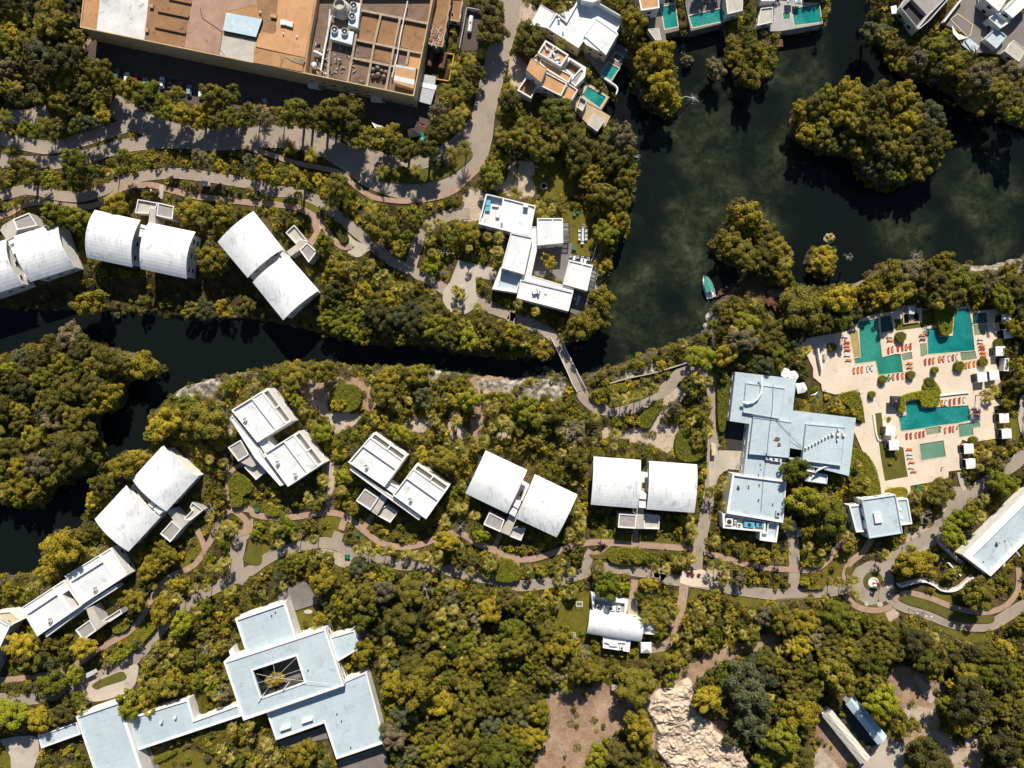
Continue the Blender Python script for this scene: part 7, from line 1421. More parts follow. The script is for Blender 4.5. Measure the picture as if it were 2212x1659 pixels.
SPEC_F = [('leaf_olive', 56), ('leaf_dark', 12), ('leaf_gold', 10), ('leaf_green', 16), ('leaf_teal', 3), ('leaf_dry', 3)]
SPEC_R = [('leaf_olive', 28), ('leaf_gold', 32), ('leaf_green', 26), ('leaf_lime', 7), ('leaf_teal', 2), ('leaf_dry', 3), ('leaf_dark', 2)]
def pick(sp): return rs_.choices([a for a, _ in sp], [b for _, b in sp])[0]
plants = []   # x, y, R, kind, variant/material
cell = {}
def near(x, y, R, k):
    i, j = int(x//6), int(y//6)
    for a in (-1, 0, 1):
        for b in (-1, 0, 1):
            for (px, py, pr) in cell.get((i+a, j+b), ()):
                if (px-x)**2+(py-y)**2 < (k*(R+pr))**2: return True
    return False
def add(x, y, R, kind, mat): plants.append((x, y, R, kind, mat)); cell.setdefault((int(x//6), int(y//6)), []).append((x, y, R))
fans = {(1,1): '365,30 1490,310 1580,265 1520,530 2000,390 2095,400 2090,510 2090,590 1220,825 1315,825 1725,1045 1920,1000 990,630 1100,700 1500,410 1050,740', (2,1): '50,970 200,1035 1600,1610 1690,1640', (3,1): '270,1400 325,1370 110,1500 250,1450',
 (0,2): '1900,540 1810,655 1960,1220 1890,1310 1890,1590 1940,1540 1810,1160 2010,1270 1930,680', (1,2): '735,915 1890,1140 1200,185 1545,325 1505,260 1730,310 2060,210 2000,195 2040,380 2130,310 2180,370 1790,600 1740,530 1880,510 1970,490 1650,500 450,990 570,970 590,900 580,830 1630,1190 200,1370 350,1320 500,1340 170,1240 890,1430 950,1400 1000,1460 1100,1450 1390,1490 1470,1500 1560,1560 1290,1460 1850,1620 2060,1510 1160,1430 630,1480 1780,1070 1700,1060',
 (2,2): '790,1290 430,600 520,540 210,300 890,115 965,140 1020,110 1090,110 1140,60 1220,45 890,440 1570,60 1680,160 1700,350 1700,420 1710,930 600,1170 590,1230 580,1350 500,1290 1450,1530 1560,1510 1330,1600 1230,1590 400,1610 510,1620 1720,1570 1800,1560 1830,1650 560,1090 1560,1300 1830,1060 1830,830 1810,900 1550,1240 1540,1180',
 (3,2): '710,1320 660,1300 1890,100 1940,60 1280,960 1370,950 1400,980 1240,1440 1010,1480 500,1260 560,1280 470,1290 1830,1150 1860,1000', (1,3): '1600,340 1705,290 1845,300 1535,520 1635,590 1905,460 1980,560 1690,400 1780,420 1120,440 1095,740 1145,570 60,1430 150,1560 100,1470 1660,70',
 (2,3): '500,150 390,40 380,210 520,120 1400,290 1400,530 1850,470 1990,510 1640,300 1600,430 1830,50 1570,330 1370,370', (3,3): '590,50 700,60 745,30 750,160 1400,510 1440,530', (0,3): '2000,1310 1900,1500 1970,1580 2140,1300 2160,1400 1990,130 1500,520 1490,660 1530,190 1780,100 1670,110 1340,620 1470,200 1280,720 1700,290', (3,0): '10,610'}
for (c, r), s in fans.items():
    for u in P(c, r, s): w = W(u, 0); add(w.x, w.y, rs_.uniform(2.2, 3.1), 'fan', None)
cocos = {(0,0): '120,760 320,830 680,960 860,930 530,1020 380,1070 40,1000 40,1080 1360,870 560,760 2000,990 2180,960 100,60 200,150 250,640', (1,0): '1850,520 1750,820 1720,600 1830,680 1700,1080 1780,960 1650,980 1740,1000 290,1270 480,1340 1380,1470 1230,1480 1540,1420 1680,1320 1800,1280 1090,1480 2130,980 2110,1150 60,970 200,980 900,1140 2180,770 1650,780 1760,1070', (2,0): '430,380 60,1100', (3,1): '155,610', (2,3): '475,950 1190,300 1250,260 1160,250 1300,330 1270,400 1230,350 1160,360 1290,480', (1,1): '960,90 1000,150 640,120', (2,1): '30,10 280,190 240,140', (3,2): '480,1000 170,1210'}
for (c, r), s in cocos.items():
    for u in P(c, r, s): w = W(u, 0); add(w.x, w.y, rs_.uniform(2.9, 3.6), 'coco', None)
big = [(0,0,570,500,5.4,'leaf_dark'),(0,0,420,600,5,'leaf_dark'),(0,0,860,610,5.2,'leaf_olive'),(0,0,640,1400,4.6,'leaf_green'),(0,0,170,1450,5,'leaf_olive'),(0,0,1270,800,5,'leaf_green'),(0,0,1520,840,4,'leaf_olive'),(0,0,1850,830,5,'leaf_olive'),(0,0,1990,830,4,'leaf_green'),(0,0,1060,1380,4,'leaf_green'),(0,0,1210,1400,3.6,'leaf_green'),(0,0,1740,1370,4,'leaf_dry'),
 (1,0,800,970,6,'leaf_olive'),(1,0,340,950,4.5,'leaf_green'),(1,0,640,950,4.6,'leaf_olive'),(1,0,1120,1180,4.5,'leaf_olive'),(1,0,1560,970,3.8,'leaf_dry'),(1,0,2040,90,5,'leaf_dark'),(1,0,2030,260,5.5,'leaf_dark'),(1,0,2100,1400,4,'leaf_olive'),(1,0,1300,1300,4.6,'leaf_olive'),(1,0,1480,1280,4.2,'leaf_olive'),(1,0,350,1540,4.4,'leaf_gold'),(1,0,700,1600,5,'leaf_olive'),
 (2,0,150,330,6,'leaf_olive'),(2,0,1060,190,4.8,'leaf_gold'),(2,0,1270,470,5.6,'leaf_gold'),(2,0,1300,720,5.2,'leaf_gold'),(2,0,1370,890,4,'leaf_gold'),(2,0,1790,570,4.2,'leaf_dry'),(2,0,1540,450,2.6,'leaf_dry'),(2,0,1180,620,4.5,'leaf_olive'),(2,0,400,960,6.2,'leaf_green'),(2,0,950,1180,5.4,'leaf_dry'),(2,0,880,1400,4.8,'leaf_olive'),(2,0,2080,620,5,'leaf_gold'),(2,0,1960,420,4.5,'leaf_olive'),(2,0,2100,440,4.6,'leaf_olive'),(2,0,640,620,2.4,'leaf_gold'),(2,0,560,1240,6,'leaf_olive'),
 (0,1,730,960,6,'leaf_gold'),(0,1,1820,580,5.5,'leaf_gold'),(0,1,1740,1010,3.8,'leaf_teal'),(0,1,1900,1000,3.6,'leaf_gold'),(0,1,1190,960,3.2,'leaf_olive'),(0,1,480,210,5.5,'leaf_green'),(0,1,660,230,4.8,'leaf_green'),(0,1,1620,160,5,'leaf_gold'),(0,1,1920,180,4.4,'leaf_olive'),(0,1,560,1240,5.6,'leaf_dry'),(0,1,930,1450,5,'leaf_olive'),(0,1,1220,1500,5.4,'leaf_gold'),(0,1,1000,120,4.2,'leaf_gold'),
 (1,1,1755,870,2.9,'leaf_gold'),(1,1,1840,350,4.2,'leaf_gold'),(1,1,1240,490,3.1,'leaf_gold'),(1,1,1100,290,5.6,'leaf_olive'),(1,1,590,450,4.6,'leaf_green'),(1,1,700,660,4.4,'leaf_gold'),(1,1,1270,200,3.4,'leaf_olive'),(1,1,560,1560,5.4,'leaf_olive'),(1,1,320,1600,5,'leaf_olive'),(1,1,1390,1580,4.8,'leaf_olive'),(1,1,1130,1600,4.4,'leaf_gold'),(1,1,2120,1220,5,'leaf_olive'),(1,1,1830,1250,4.4,'leaf_lime'),
 (2,1,2030,200,6.2,'leaf_gold'),(2,1,1900,440,5.2,'leaf_gold'),(2,1,2160,550,5,'leaf_olive'),(2,1,780,920,4.6,'leaf_gold'),(2,1,620,1150,5.8,'leaf_gold'),(2,1,810,640,2.8,'leaf_gold'),(2,1,1640,1430,4.8,'leaf_lime'),(2,1,315,590,3.1,'leaf_gold'),(2,1,940,80,5,'leaf_olive'),(2,1,920,230,4.6,'leaf_gold'),(2,1,270,1380,3,'leaf_gold'),(2,1,30,1230,5,'leaf_olive'),
 (3,1,480,570,5.6,'leaf_gold'),(3,1,290,1000,7.4,'leaf_olive'),(3,1,620,930,6,'leaf_gold'),(3,1,1120,700,5.4,'leaf_olive'),(3,1,1530,600,4.8,'leaf_gold'),(3,1,1150,880,5,'leaf_olive'),(3,1,90,480,4.8,'leaf_gold'),(3,1,60,1200,5,'leaf_olive'),(3,1,960,920,3.6,'leaf_gold'),(3,1,2060,1000,3.2,'leaf_lime'),
 (0,2,1420,330,7.2,'leaf_gold'),(0,2,1760,330,8.0,'leaf_olive'),(0,2,1600,170,4,'leaf_lime'),(0,2,600,560,7,'leaf_olive'),(0,2,920,100,5.6,'leaf_gold'),(0,2,250,900,5.4,'leaf_gold'),(0,2,1060,720,5.6,'leaf_gold'),(0,2,530,1420,7.2,'leaf_gold'),(0,2,880,880,4.4,'leaf_olive'),(0,2,1180,640,4.6,'leaf_gold'),(0,2,1430,1450,4.2,'leaf_gold'),(0,2,1280,1600,4.4,'leaf_gold'),
 (1,2,1110,90,4.8,'leaf_olive'),(1,2,560,420,4.2,'leaf_lime'),(1,2,1610,640,5.4,'leaf_olive'),(1,2,1450,120,4,'leaf_teal'),(1,2,1640,1360,4.8,'leaf_gold'),(1,2,1250,420,4,'leaf_lime'),(1,2,240,1240,4.4,'leaf_lime'),(1,2,750,800,3.6,'leaf_lime'),(1,2,820,1070,3,'leaf_gold'),(1,2,1940,1310,3,'leaf_lime'),(1,2,880,1590,4.2,'leaf_teal'),(1,2,1840,130,5,'leaf_lime'),
 (2,2,130,230,6,'leaf_green'),(2,2,380,240,4.6,'leaf_olive'),(2,2,560,420,4.2,'leaf_dry'),(2,2,560,640,4.4,'leaf_olive'),(2,2,1380,215,3.6,'leaf_dry'),(2,2,2150,1480,3.4,'leaf_gold'),(2,2,740,1600,3.6,'leaf_olive'),
 (3,2,235,740,4.9,'leaf_green'),(3,2,340,1010,6.6,'leaf_green'),(3,2,560,1150,6,'leaf_green'),(3,2,1500,930,5.2,'leaf_olive'),(3,2,1680,1160,4.4,'leaf_lime'),(3,2,1600,1310,4.8,'leaf_lime'),(3,2,2020,860,5,'leaf_lime'),(3,2,1250,1550,5.6,'leaf_gold'),(3,2,350,1240,3.4,'leaf_gold'),(3,2,1960,720,3.6,'leaf_olive'),
 (1,3,1400,960,8,'leaf_gold'),(1,3,1180,940,6.4,'leaf_gold'),(1,3,1250,380,6,'leaf_olive'),(1,3,1560,1080,6,'leaf_gold'),(1,3,1180,1380,5.4,'leaf_dry'),(1,3,400,1540,5.8,'leaf_gold'),(1,3,1640,1500,6,'leaf_olive'),(1,3,2080,1560,7,'leaf_green'),(1,3,1100,130,5.4,'leaf_dry'),(1,3,2030,1290,4.6,'leaf_teal'),(1,3,165,890,3.4,'leaf_gold'),(1,3,545,390,3.2,'leaf_gold'),(1,3,770,790,2.4,'leaf_gold'),(1,3,920,650,4.6,'leaf_gold'),
 (2,3,1090,1310,6.6,'leaf_gold'),(2,3,1070,960,7,'leaf_olive'),(2,3,240,1180,4.6,'leaf_gold'),(2,3,420,600,6.2,'leaf_gold'),(2,3,1690,1060,5.4,'leaf_gold'),(2,3,2000,950,8,'leaf_teal'),(2,3,2080,1230,7.2,'leaf_teal'),(2,3,830,90,5.8,'leaf_lime'),(2,3,80,1220,4.2,'leaf_teal'),(2,3,740,1580,5,'leaf_green'),(2,3,1370,880,3,'leaf_lime'),(2,3,2130,820,6,'leaf_teal'),
 (3,3,130,1400,7,'leaf_green'),(3,3,270,1180,5.8,'leaf_gold'),(3,3,1000,1080,5.6,'leaf_lime'),(3,3,1750,1080,7.6,'leaf_dark'),(3,3,620,870,6.6,'leaf_olive'),(3,3,1380,1560,6.4,'leaf_dark'),(3,3,2040,1500,7.4,'leaf_dark'),(3,3,600,330,5.6,'leaf_green'),(3,3,1830,160,6,'leaf_olive'),(3,3,120,380,5,'leaf_olive'),(3,3,1440,830,4.4,'leaf_olive'),
 (0,3,1400,300,5,'leaf_gold'),(0,3,1560,420,5,'leaf_lime'),(0,3,1060,1200,2,'leaf_olive'),(0,3,1110,1100,5,'leaf_green'),(0,3,1270,1110,3.8,'leaf_gold'),(0,3,1170,210,4.6,'leaf_gold'),(0,3,190,600,5,'leaf_gold'),(0,3,450,930,6,'leaf_green'),(0,3,640,860,3.8,'leaf_lime'),(0,3,80,1200,6.2,'leaf_lime'),(0,3,720,620,4.8,'leaf_gold'),(0,3,1420,960,5.8,'leaf_olive'),
 (3,0,960,240,4.6,'leaf_teal'),(3,0,700,820,5.5,'leaf_gold'),(3,0,950,850,6,'leaf_olive'),(3,0,1150,830,5.4,'leaf_gold'),(3,0,1400,980,6,'leaf_teal'),(3,0,1470,1260,5.6,'leaf_olive'),(3,0,1200,1050,6,'leaf_gold'),(3,0,900,1100,5.6,'leaf_olive'),(3,0,620,1000,5.2,'leaf_gold'),(3,0,310,960,4.2,'leaf_gold'),(3,0,330,1150,4.2,'leaf_gold'),(3,0,1300,1430,5.2,'leaf_olive'),(3,0,1000,1400,5.4,'leaf_dark'),(3,0,1830,650,5,'leaf_dry'),(3,0,2100,620,4.4,'leaf_dry'),(3,0,2000,760,5,'leaf_olive'),(3,0,1600,540,4.4,'leaf_olive'),(3,0,1300,500,4.2,'leaf_dry'),(3,0,1180,560,3.0,'leaf_gold')]
for c, r, x, y, R, lm in big: w = W(P(c, r, f'{x},{y}')[0], 0); add(w.x, w.y, R, 'tree', lm)
for c, r, q in ((0,0,'1290,900,3.8 1420,940,4 1560,975,4.2 1710,1000,4.4 1870,1020,4.2 2020,1020,4 2150,1000,4 480,1100,3.6 250,1120,3.6 760,1060,3.6'), (1,0,'60,1000,4 220,1000,4 420,1000,4.4 560,1020,4.6 700,1070,4.6 830,1150,4.4 930,1230,4')):
    for it in q.split():
        x, y, R = map(float, it.split(',')); w = W(P(c, r, f'{x},{y}')[0], 0); add(w.x, w.y, R, 'tree', pick(SPEC_F))
def clear(x, y, R, f):
    if at(blocked, x, y): return False
    if R > 1.8 and any(at(M_water, x+R*.7*a, y+R*.7*b) for a, b in ((1, 0), (-1, 0), (0, 1), (0, -1))): return False
    for k in range(8):
        a = k*.7854; dx, dy = math.cos(a), math.sin(a)
        if at(M_build, x+dx*R*.85, y+dy*R*.85) or at(M_hard, x+dx*R*.8, y+dy*R*.8) or at(M_road, x+dx*R*f, y+dy*R*f): return False
    return True
openz = zone['sand'] | (zone['rock'] & (n2 > .42)) | zone['dirt'] | zone['lawn'] | M_open
def fill(n, Rlo, Rhi, k, where, kindf, popen=.012, froad=.6):
    for _ in range(n):
        x, y = rs_.uniform(-207, 207), rs_.uniform(-157, 157); f = at(forest, x, y)
        if where is not None and bool(f) != where: continue
        R = Rlo+(Rhi-Rlo)*rs_.random()**1.5
        if at(openz, x, y) and rs_.random() > popen: continue
        if R > 1.6 and any(at(openz, x+R*.75*a, y+R*.75*b) for a, b in ((1, 0), (-1, 0), (0, 1), (0, -1))) and rs_.random() > .03: continue
        if at(lowz, x, y) and rs_.random() > .35: continue
        if R > 1.7 and at(M_shade, x, y) and rs_.random() > .06: continue
        if near(x, y, R, k) or not clear(x, y, R, .95 if at(tallz, x, y) else froad): continue
        kd, mt = kindf(f); add(x, y, R if kd in ('tree',) else {'fan': rs_.uniform(1.7, 2.8), 'coco': 3.1, 'areca': rs_.uniform(1.3, 2)}[kd], kd, mt)
fill(9000, 3.4, 5.6, .53, True, lambda f: ('tree', pick(SPEC_F)))
fill(16000, 2.0, 3.6, .52, True, lambda f: ('tree', pick(SPEC_F)) if rs_.random() > .07 else ('fan', None))
fill(12000, 2.0, 3.6, .54, False, lambda f: ('fan', None) if rs_.random() < .22 else ('tree', pick(SPEC_R)))
fill(26000, 1.2, 2.0, .56, False, lambda f: ('areca', None) if rs_.random() < .14 else ('tree', pick(SPEC_R)), .06, .7)
fill(20000, 1.4, 2.2, .54, True, lambda f: ('tree', pick(SPEC_F)), .06, .7)
fill(9000, .8, 1.3, .60, None, lambda f: ('tree', pick(SPEC_R)), .10, .8)
# ---- labels from what stands nearby
LMK = [(560,100,'tan factory hall'),(330,190,'shaded factory parking row'),(130,240,'left end of the main road'),(500,300,'shaded stretch of the main road'),(990,340,'main road bend'),(1070,160,'road beside the factory'),(1250,60,'big pale house at the top'),(1180,150,'orange-roofed villa'),(1420,30,'narrow upright teal pool'),(1730,35,'brightest top-edge pool'),(1950,30,'dark-roofed compound'),(2110,90,'grey-blue terraced house'),
 (1880,230,'upper half of the big wooded island'),(1900,350,'lower half of the big wooded island'),(1440,180,'wooded point at the water jet'),(1090,560,'long white courtyard house'),(1260,510,'lawn with the long white table'),(990,635,'roundabout with one tree'),(1230,770,'canal footbridge'),(1530,615,'green-canopied boat'),(1780,560,'small islet tree'),(1680,640,'boardwalk stairs'),(1870,740,'long green pool'),(2060,720,'stepped teal pool'),(2020,910,'large rippled pool'),(2010,970,'square pale pool'),
 (60,560,'vaulted villa at the left edge'),(305,530,'second vaulted villa'),(580,580,'diagonal vaulted villa'),(450,760,'canal'),(120,880,'dense island at the left'),(440,840,'pale rock outcrop'),(590,945,'villa by the rock outcrop'),(330,1070,'vaulted villa by the left canal branch'),(160,1280,'speckled-roof villa'),(860,1030,'flat-roofed villa in the middle'),(1125,1070,'tilted vaulted villa'),(1390,1050,'square-set vaulted villa'),(1700,930,'grey-blue main building'),(1900,1120,'square grey-blue pavilion'),(2140,1160,'long roof at the right edge'),
 (1400,850,'clipped hedges by the road loop'),(740,880,'sandy path'),(1150,880,'pale rock field right of centre'),(1885,1260,'fountain sculpture'),(1330,1345,'barrel-roofed pavilion'),(650,1450,'square courtyard tree'),(400,1560,'lower left hotel complex'),(220,1450,'small square with the golf cart'),(740,1200,'lower road with palms'),(1500,1240,'round plaza with potted plants'),(1000,1360,'palm cluster in the lower forest'),(1000,1550,'bottom centre forest'),(1250,1590,'brown dirt lot'),(1500,1550,'pale terraced rubble slope'),(1840,1570,'striped shed'),(1650,1450,'forest beside the dark pond'),(2100,1480,'bottom right forest'),(2080,1330,'lower right road loop'),(550,1130,'curving pink path'),(1000,760,'canal bank left of the bridge'),(2050,600,'wooded bank above the pool terrace'),(1450,760,'rocky lake bank')]
CNM = {'leaf_olive': 'olive', 'leaf_dark': 'dark green', 'leaf_gold': 'golden', 'leaf_green': 'bright green', 'leaf_lime': 'lime green', 'leaf_dry': 'greyish', 'leaf_teal': 'blue-green', None: ''}
def ordn(n): return {1: '', 2: 'second ', 3: 'third '}.get(n, f'{n}{"th" if 10 < n % 100 < 14 else {1: "st", 2: "nd", 3: "rd"}.get(n % 10, "th")} ')
def describe(items, noun):
    rec = []
    for (x, y, R, kd, lm) in items:
        f = K; u, v = x/K+1106, 829.5-y/K; L = min(LMK, key=lambda l: (l[0]-u)**2+(l[1]-v)**2); dx, dy = u-L[0], v-L[1]
        d = ('right of' if dx > 0 else 'left of') if abs(dx) > abs(dy) else ('below' if dy > 0 else 'above')
        size = '' if noun(kd) != 'tree' else ('very broad ' if R > 5.8 else 'broad ' if R > 4.2 else 'medium ' if R > 3 else 'small ')
        rec.append([f'{size}{CNM.get(lm, "")} {noun(kd)}'.strip().replace('  ', ' '), f'{d} the {L[2]}', dx*dx+dy*dy, None])
    idx = {}
    for i, r in enumerate(rec): idx.setdefault((r[0], r[1]), []).append(i)
    for k, l in idx.items():
        for n, i in enumerate(sorted(l, key=lambda i: rec[i][2]), 1): rec[i][3] = f'{k[0]}, {ordn(n)}nearest {k[1]}'.strip()
    return [r[3] for r in rec]
def visible(p): return abs(p[0]) < 200+p[2]*.4 and abs(p[1]) < 150+p[2]*.4
trees = sorted([p for p in plants if p[3] == 'tree' and p[2] >= 2.3 and visible(p)], key=lambda p: -p[2])
shrubs = sorted([p for p in plants if p[3] == 'tree' and p[2] < 2.3 and visible(p)], key=lambda p: -p[2])
palms = [p for p in plants if p[3] == 'fan' and visible(p)]; cocosl = [p for p in plants if p[3] == 'coco' and visible(p)]; arec = [p for p in plants if p[3] == 'areca' and visible(p)]
print('PLANTS trees', len(trees), 'shrubs', len(shrubs), 'fan', len(palms), 'coco', len(cocosl), 'areca', len(arec))
def szof(R): return 'L' if R > 4 else 'M' if R > 2.6 else 'S'
def base_h(R): return R*.4+.2 if R < 2.3 else R*.6+1.2
def tree_obj(p, nm, cat, label, group):
    x, y, R, kd, lm = p; sz = szof(R); s = R/SIZES[sz][0]; v = rs_.randrange(3); h = base_h(R)*rs_.uniform(.75, 1.45)*((1.9 if x < 0 else 1.3) if at(tallz, x, y) and R > 2 else 1); f_ = (HC-h-R*.4)/HC; x *= f_; y *= f_; gz = max(WL+.1, ground_z(x, y))
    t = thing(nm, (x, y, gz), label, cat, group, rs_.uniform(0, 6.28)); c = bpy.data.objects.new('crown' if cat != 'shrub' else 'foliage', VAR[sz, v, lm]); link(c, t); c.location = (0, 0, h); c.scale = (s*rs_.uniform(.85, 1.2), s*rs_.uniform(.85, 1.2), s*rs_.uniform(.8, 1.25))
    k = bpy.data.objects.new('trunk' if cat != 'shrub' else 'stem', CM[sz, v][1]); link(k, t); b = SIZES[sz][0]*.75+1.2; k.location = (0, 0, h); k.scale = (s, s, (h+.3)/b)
for p, lb in zip(trees[:300], describe(trees[:300], lambda k: 'tree')): tree_obj(p, 'broadleaf_tree', 'tree', lb, 'broadleaf trees of the woods and gardens')
for p, lb in zip(shrubs[:280], describe(shrubs[:280], lambda k: 'shrub')): tree_obj(p, 'shrub', 'shrub', lb, 'shrubs of the gardens')
def palm_obj(p, nm, crowns, tr, h0, label, group, cat='palm tree'):
    x, y, R, kd, lm = p; s = R/(2.6 if kd == 'fan' else 3.3 if kd == 'coco' else 1.9); h = (h0*rs_.uniform(.6, 1.3) if h0 else .5); f_ = (HC-h)/HC; x *= f_; y *= f_; t = thing(nm, (x, y, max(WL+.1, ground_z(x, y))), label, cat, group, rs_.uniform(0, 6.28))
    c = bpy.data.objects.new('crown', crowns[rs_.randrange(3)]); link(c, t); c.location = (0, 0, h); c.scale = (s,)*3; c.rotation_euler = (rs_.uniform(-.25, .25), rs_.uniform(-.25, .25), 0)
    k = bpy.data.objects.new('trunk', tr); link(k, t); k.location = (0, 0, h); k.scale = (1, 1, (h+.3)/(5.5 if kd == 'fan' else 7.5))
for p, lb in zip(palms[:300], describe(palms[:300], lambda k: 'fan palm')): palm_obj(p, 'fan_palm', FP, FPT, 6.0, 'pale yellow-green '+lb, 'fan palms of the gardens')
for p, lb in zip(cocosl, describe(cocosl, lambda k: 'feather palm')): palm_obj(p, 'feather_palm', CP, CPT, 6.2, lb, 'feather palms by the roads')
for p, lb in zip(arec[:200], describe(arec[:200], lambda k: 'palm bush')):
    x, y, R, kd, lm = p; t = thing('palm_bush', (x, y, max(WL+.1, ground_z(x, y))), 'yellow-gold '+lb, 'palm bush', 'golden palm bushes', rs_.uniform(0, 6.28)); c = bpy.data.objects.new('foliage', AR[rs_.randrange(3)]); link(c, t); c.location = (0, 0, .5); c.scale = (R/1.9,)*3
# ---- the rest as stuff: points that carry instances
def stuff(name, pts, meshes, label, cat):
    if not pts: return
    pc = bpy.data.collections.new(name+'_kinds'); 
    for i, me in enumerate(meshes): o = bpy.data.objects.new(f'{name}_kind', me); pc.objects.link(o)
    names = sorted(o.name for o in pc.objects)
    me = bpy.data.meshes.new(name); me.from_pydata([p[0] for p in pts], [], []); 
    for an, k in (('size', 1), ('turn', 2)): a = me.attributes.new(an, 'FLOAT', 'POINT'); a.data.foreach_set('value', [p[k] for p in pts])
    a = me.attributes.new('pick', 'INT', 'POINT'); a.data.foreach_set('value', [p[3] for p in pts])
    o = bpy.data.objects.new(name, me); link(o); tag(o, label, cat, None, 'stuff')
    g = bpy.data.node_groups.new(name, 'GeometryNodeTree'); g.interface.new_socket('Geometry', in_out='INPUT', socket_type='NodeSocketGeometry'); g.interface.new_socket('Geometry', in_out='OUTPUT', socket_type='NodeSocketGeometry')
    N = g.nodes.new; L = g.links.new; gi, go = N('NodeGroupInput'), N('NodeGroupOutput'); ci = N('GeometryNodeCollectionInfo'); ci.inputs['Collection'].default_value = pc; ci.inputs['Separate Children'].default_value = True; ci.inputs['Reset Children'].default_value = True
    ip = N('GeometryNodeInstanceOnPoints'); ip.inputs['Pick Instance'].default_value = True
    def na(nm, ty): n = N('GeometryNodeInputNamedAttribute'); n.data_type = ty; n.inputs['Name'].default_value = nm; return n.outputs['Attribute']
    cx = N('ShaderNodeCombineXYZ'); L(na('turn', 'FLOAT'), cx.inputs['Z']); L(gi.outputs[0], ip.inputs['Points']); L(ci.outputs[0], ip.inputs['Instance']); L(na('pick', 'INT'), ip.inputs['Instance Index']); L(cx.outputs[0], ip.inputs['Rotation']); L(na('size', 'FLOAT'), ip.inputs['Scale']); L(ip.outputs[0], go.inputs[0])
    md = o.modifiers.new('scatter', 'NODES'); md.node_group = g
def joined(name, me, off, tr):   # crown and trunk as one source mesh for the mass plantings
    bm_ = bpy.data.meshes.new(name); import bmesh
    b = bmesh.new(); b.from_mesh(me); bmesh.ops.translate(b, verts=b.verts, vec=(0, 0, off)); b.to_mesh(bm_); b.free(); bm_.materials.append(me.materials[0]); return bm_
kinds = []; keyi = {}
for sz in 'LMS':
    for v in range(2 if sz != 'S' else 3):
        for lm in LEAFM: keyi.setdefault((sz, lm), []).append(len(kinds)); kinds.append(joined('mass', VAR[sz, v, lm], base_h(SIZES[sz][0]), None))
def mass(lst):
    out = []
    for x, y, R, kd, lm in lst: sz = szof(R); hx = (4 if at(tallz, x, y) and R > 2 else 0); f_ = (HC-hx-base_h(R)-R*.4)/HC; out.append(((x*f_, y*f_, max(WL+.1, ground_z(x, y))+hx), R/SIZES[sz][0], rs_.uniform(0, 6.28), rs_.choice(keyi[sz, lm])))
    return out
invis = [p for p in plants if not visible(p)]
import itertools
def stuff_sorted(name, pts, meshes, label, cat):   # collection children are picked in name order
    stuff(name, pts, meshes, label, cat)
stuff_sorted('woodland', mass(trees[300:]+[p for p in invis if p[3] == 'tree' and p[2] >= 2.3]), kinds, 'smaller olive and golden trees filling the woods between the larger crowns', 'trees')
stuff_sorted('shrubbery', mass(shrubs[280:]+[p for p in invis if p[3] == 'tree' and p[2] < 2.3]), kinds, 'mass of small green and golden shrubs filling the gaps in gardens and woods', 'shrubs')
stuff_sorted('palm_bush_mass', [((x, y, ground_z(x, y)+.5), R/1.9, rs_.uniform(0, 6.28), rs_.randrange(3)) for x, y, R, kd, lm in arec[200:]], AR, 'mass of low golden palm bushes in the gardens', 'palm bushes')
if palms[300:]: stuff_sorted('palm_mass', [((x, y, ground_z(x, y)+4), R/2.6, rs_.uniform(0, 6.28), rs_.randrange(3)) for x, y, R, kd, lm in palms[300:]], FP, 'smaller fan palms standing among the garden trees', 'palms')
UG = []
for v in range(3):
    rs = np.random.default_rng(90+v); n = 130; d = 1.5*np.sqrt(rs.uniform(0, 1, n)); th = rs.uniform(0, 6.283, n)
    C = np.stack([d*np.cos(th), d*np.sin(th), rs.uniform(.05, .9, n)*(1-.35*d)], 1)
    for lm in ('leaf_olive', 'leaf_dark', 'leaf_green', 'leaf_gold', 'leaf_dry'): UG.append(leafmesh('growth', C, rs.normal(size=(n, 3))*.5+np.array([0, 0, .8]), np.full(n, .2), rs.uniform(0, 1, n), lm, rs))
ug = []
for _ in range(30000):
    x, y = rs_.uniform(-206, 206), rs_.uniform(-156, 156)
    if at(blocked, x, y) or (at(openz, x, y) and rs_.random() > .035): continue
    if at(M_road, x+1, y) or at(M_road, x-1, y) or at(M_road, x, y+1) or at(M_road, x, y-1) or at(M_hard, x+1.2, y) or at(M_hard, x-1.2, y): continue
    ug.append(((x, y, ground_z(x, y)), rs_.uniform(.6, 1.25), rs_.uniform(0, 6.28), rs_.randrange(15))) if not at(lowz, x, y) else ug.append(((x, y, ground_z(x, y)), rs_.uniform(.4, .9), rs_.uniform(0, 6.28), rs_.choice((1, 6, 11)))) if rs_.random() < .5 else None  # canal slope gets dark leaves only, painting its shade into the undergrowth
stuff_sorted('undergrowth', ug, UG, 'low leafy undergrowth covering the soil between trees and shrubs', 'undergrowth')
print('UG', len(ug))
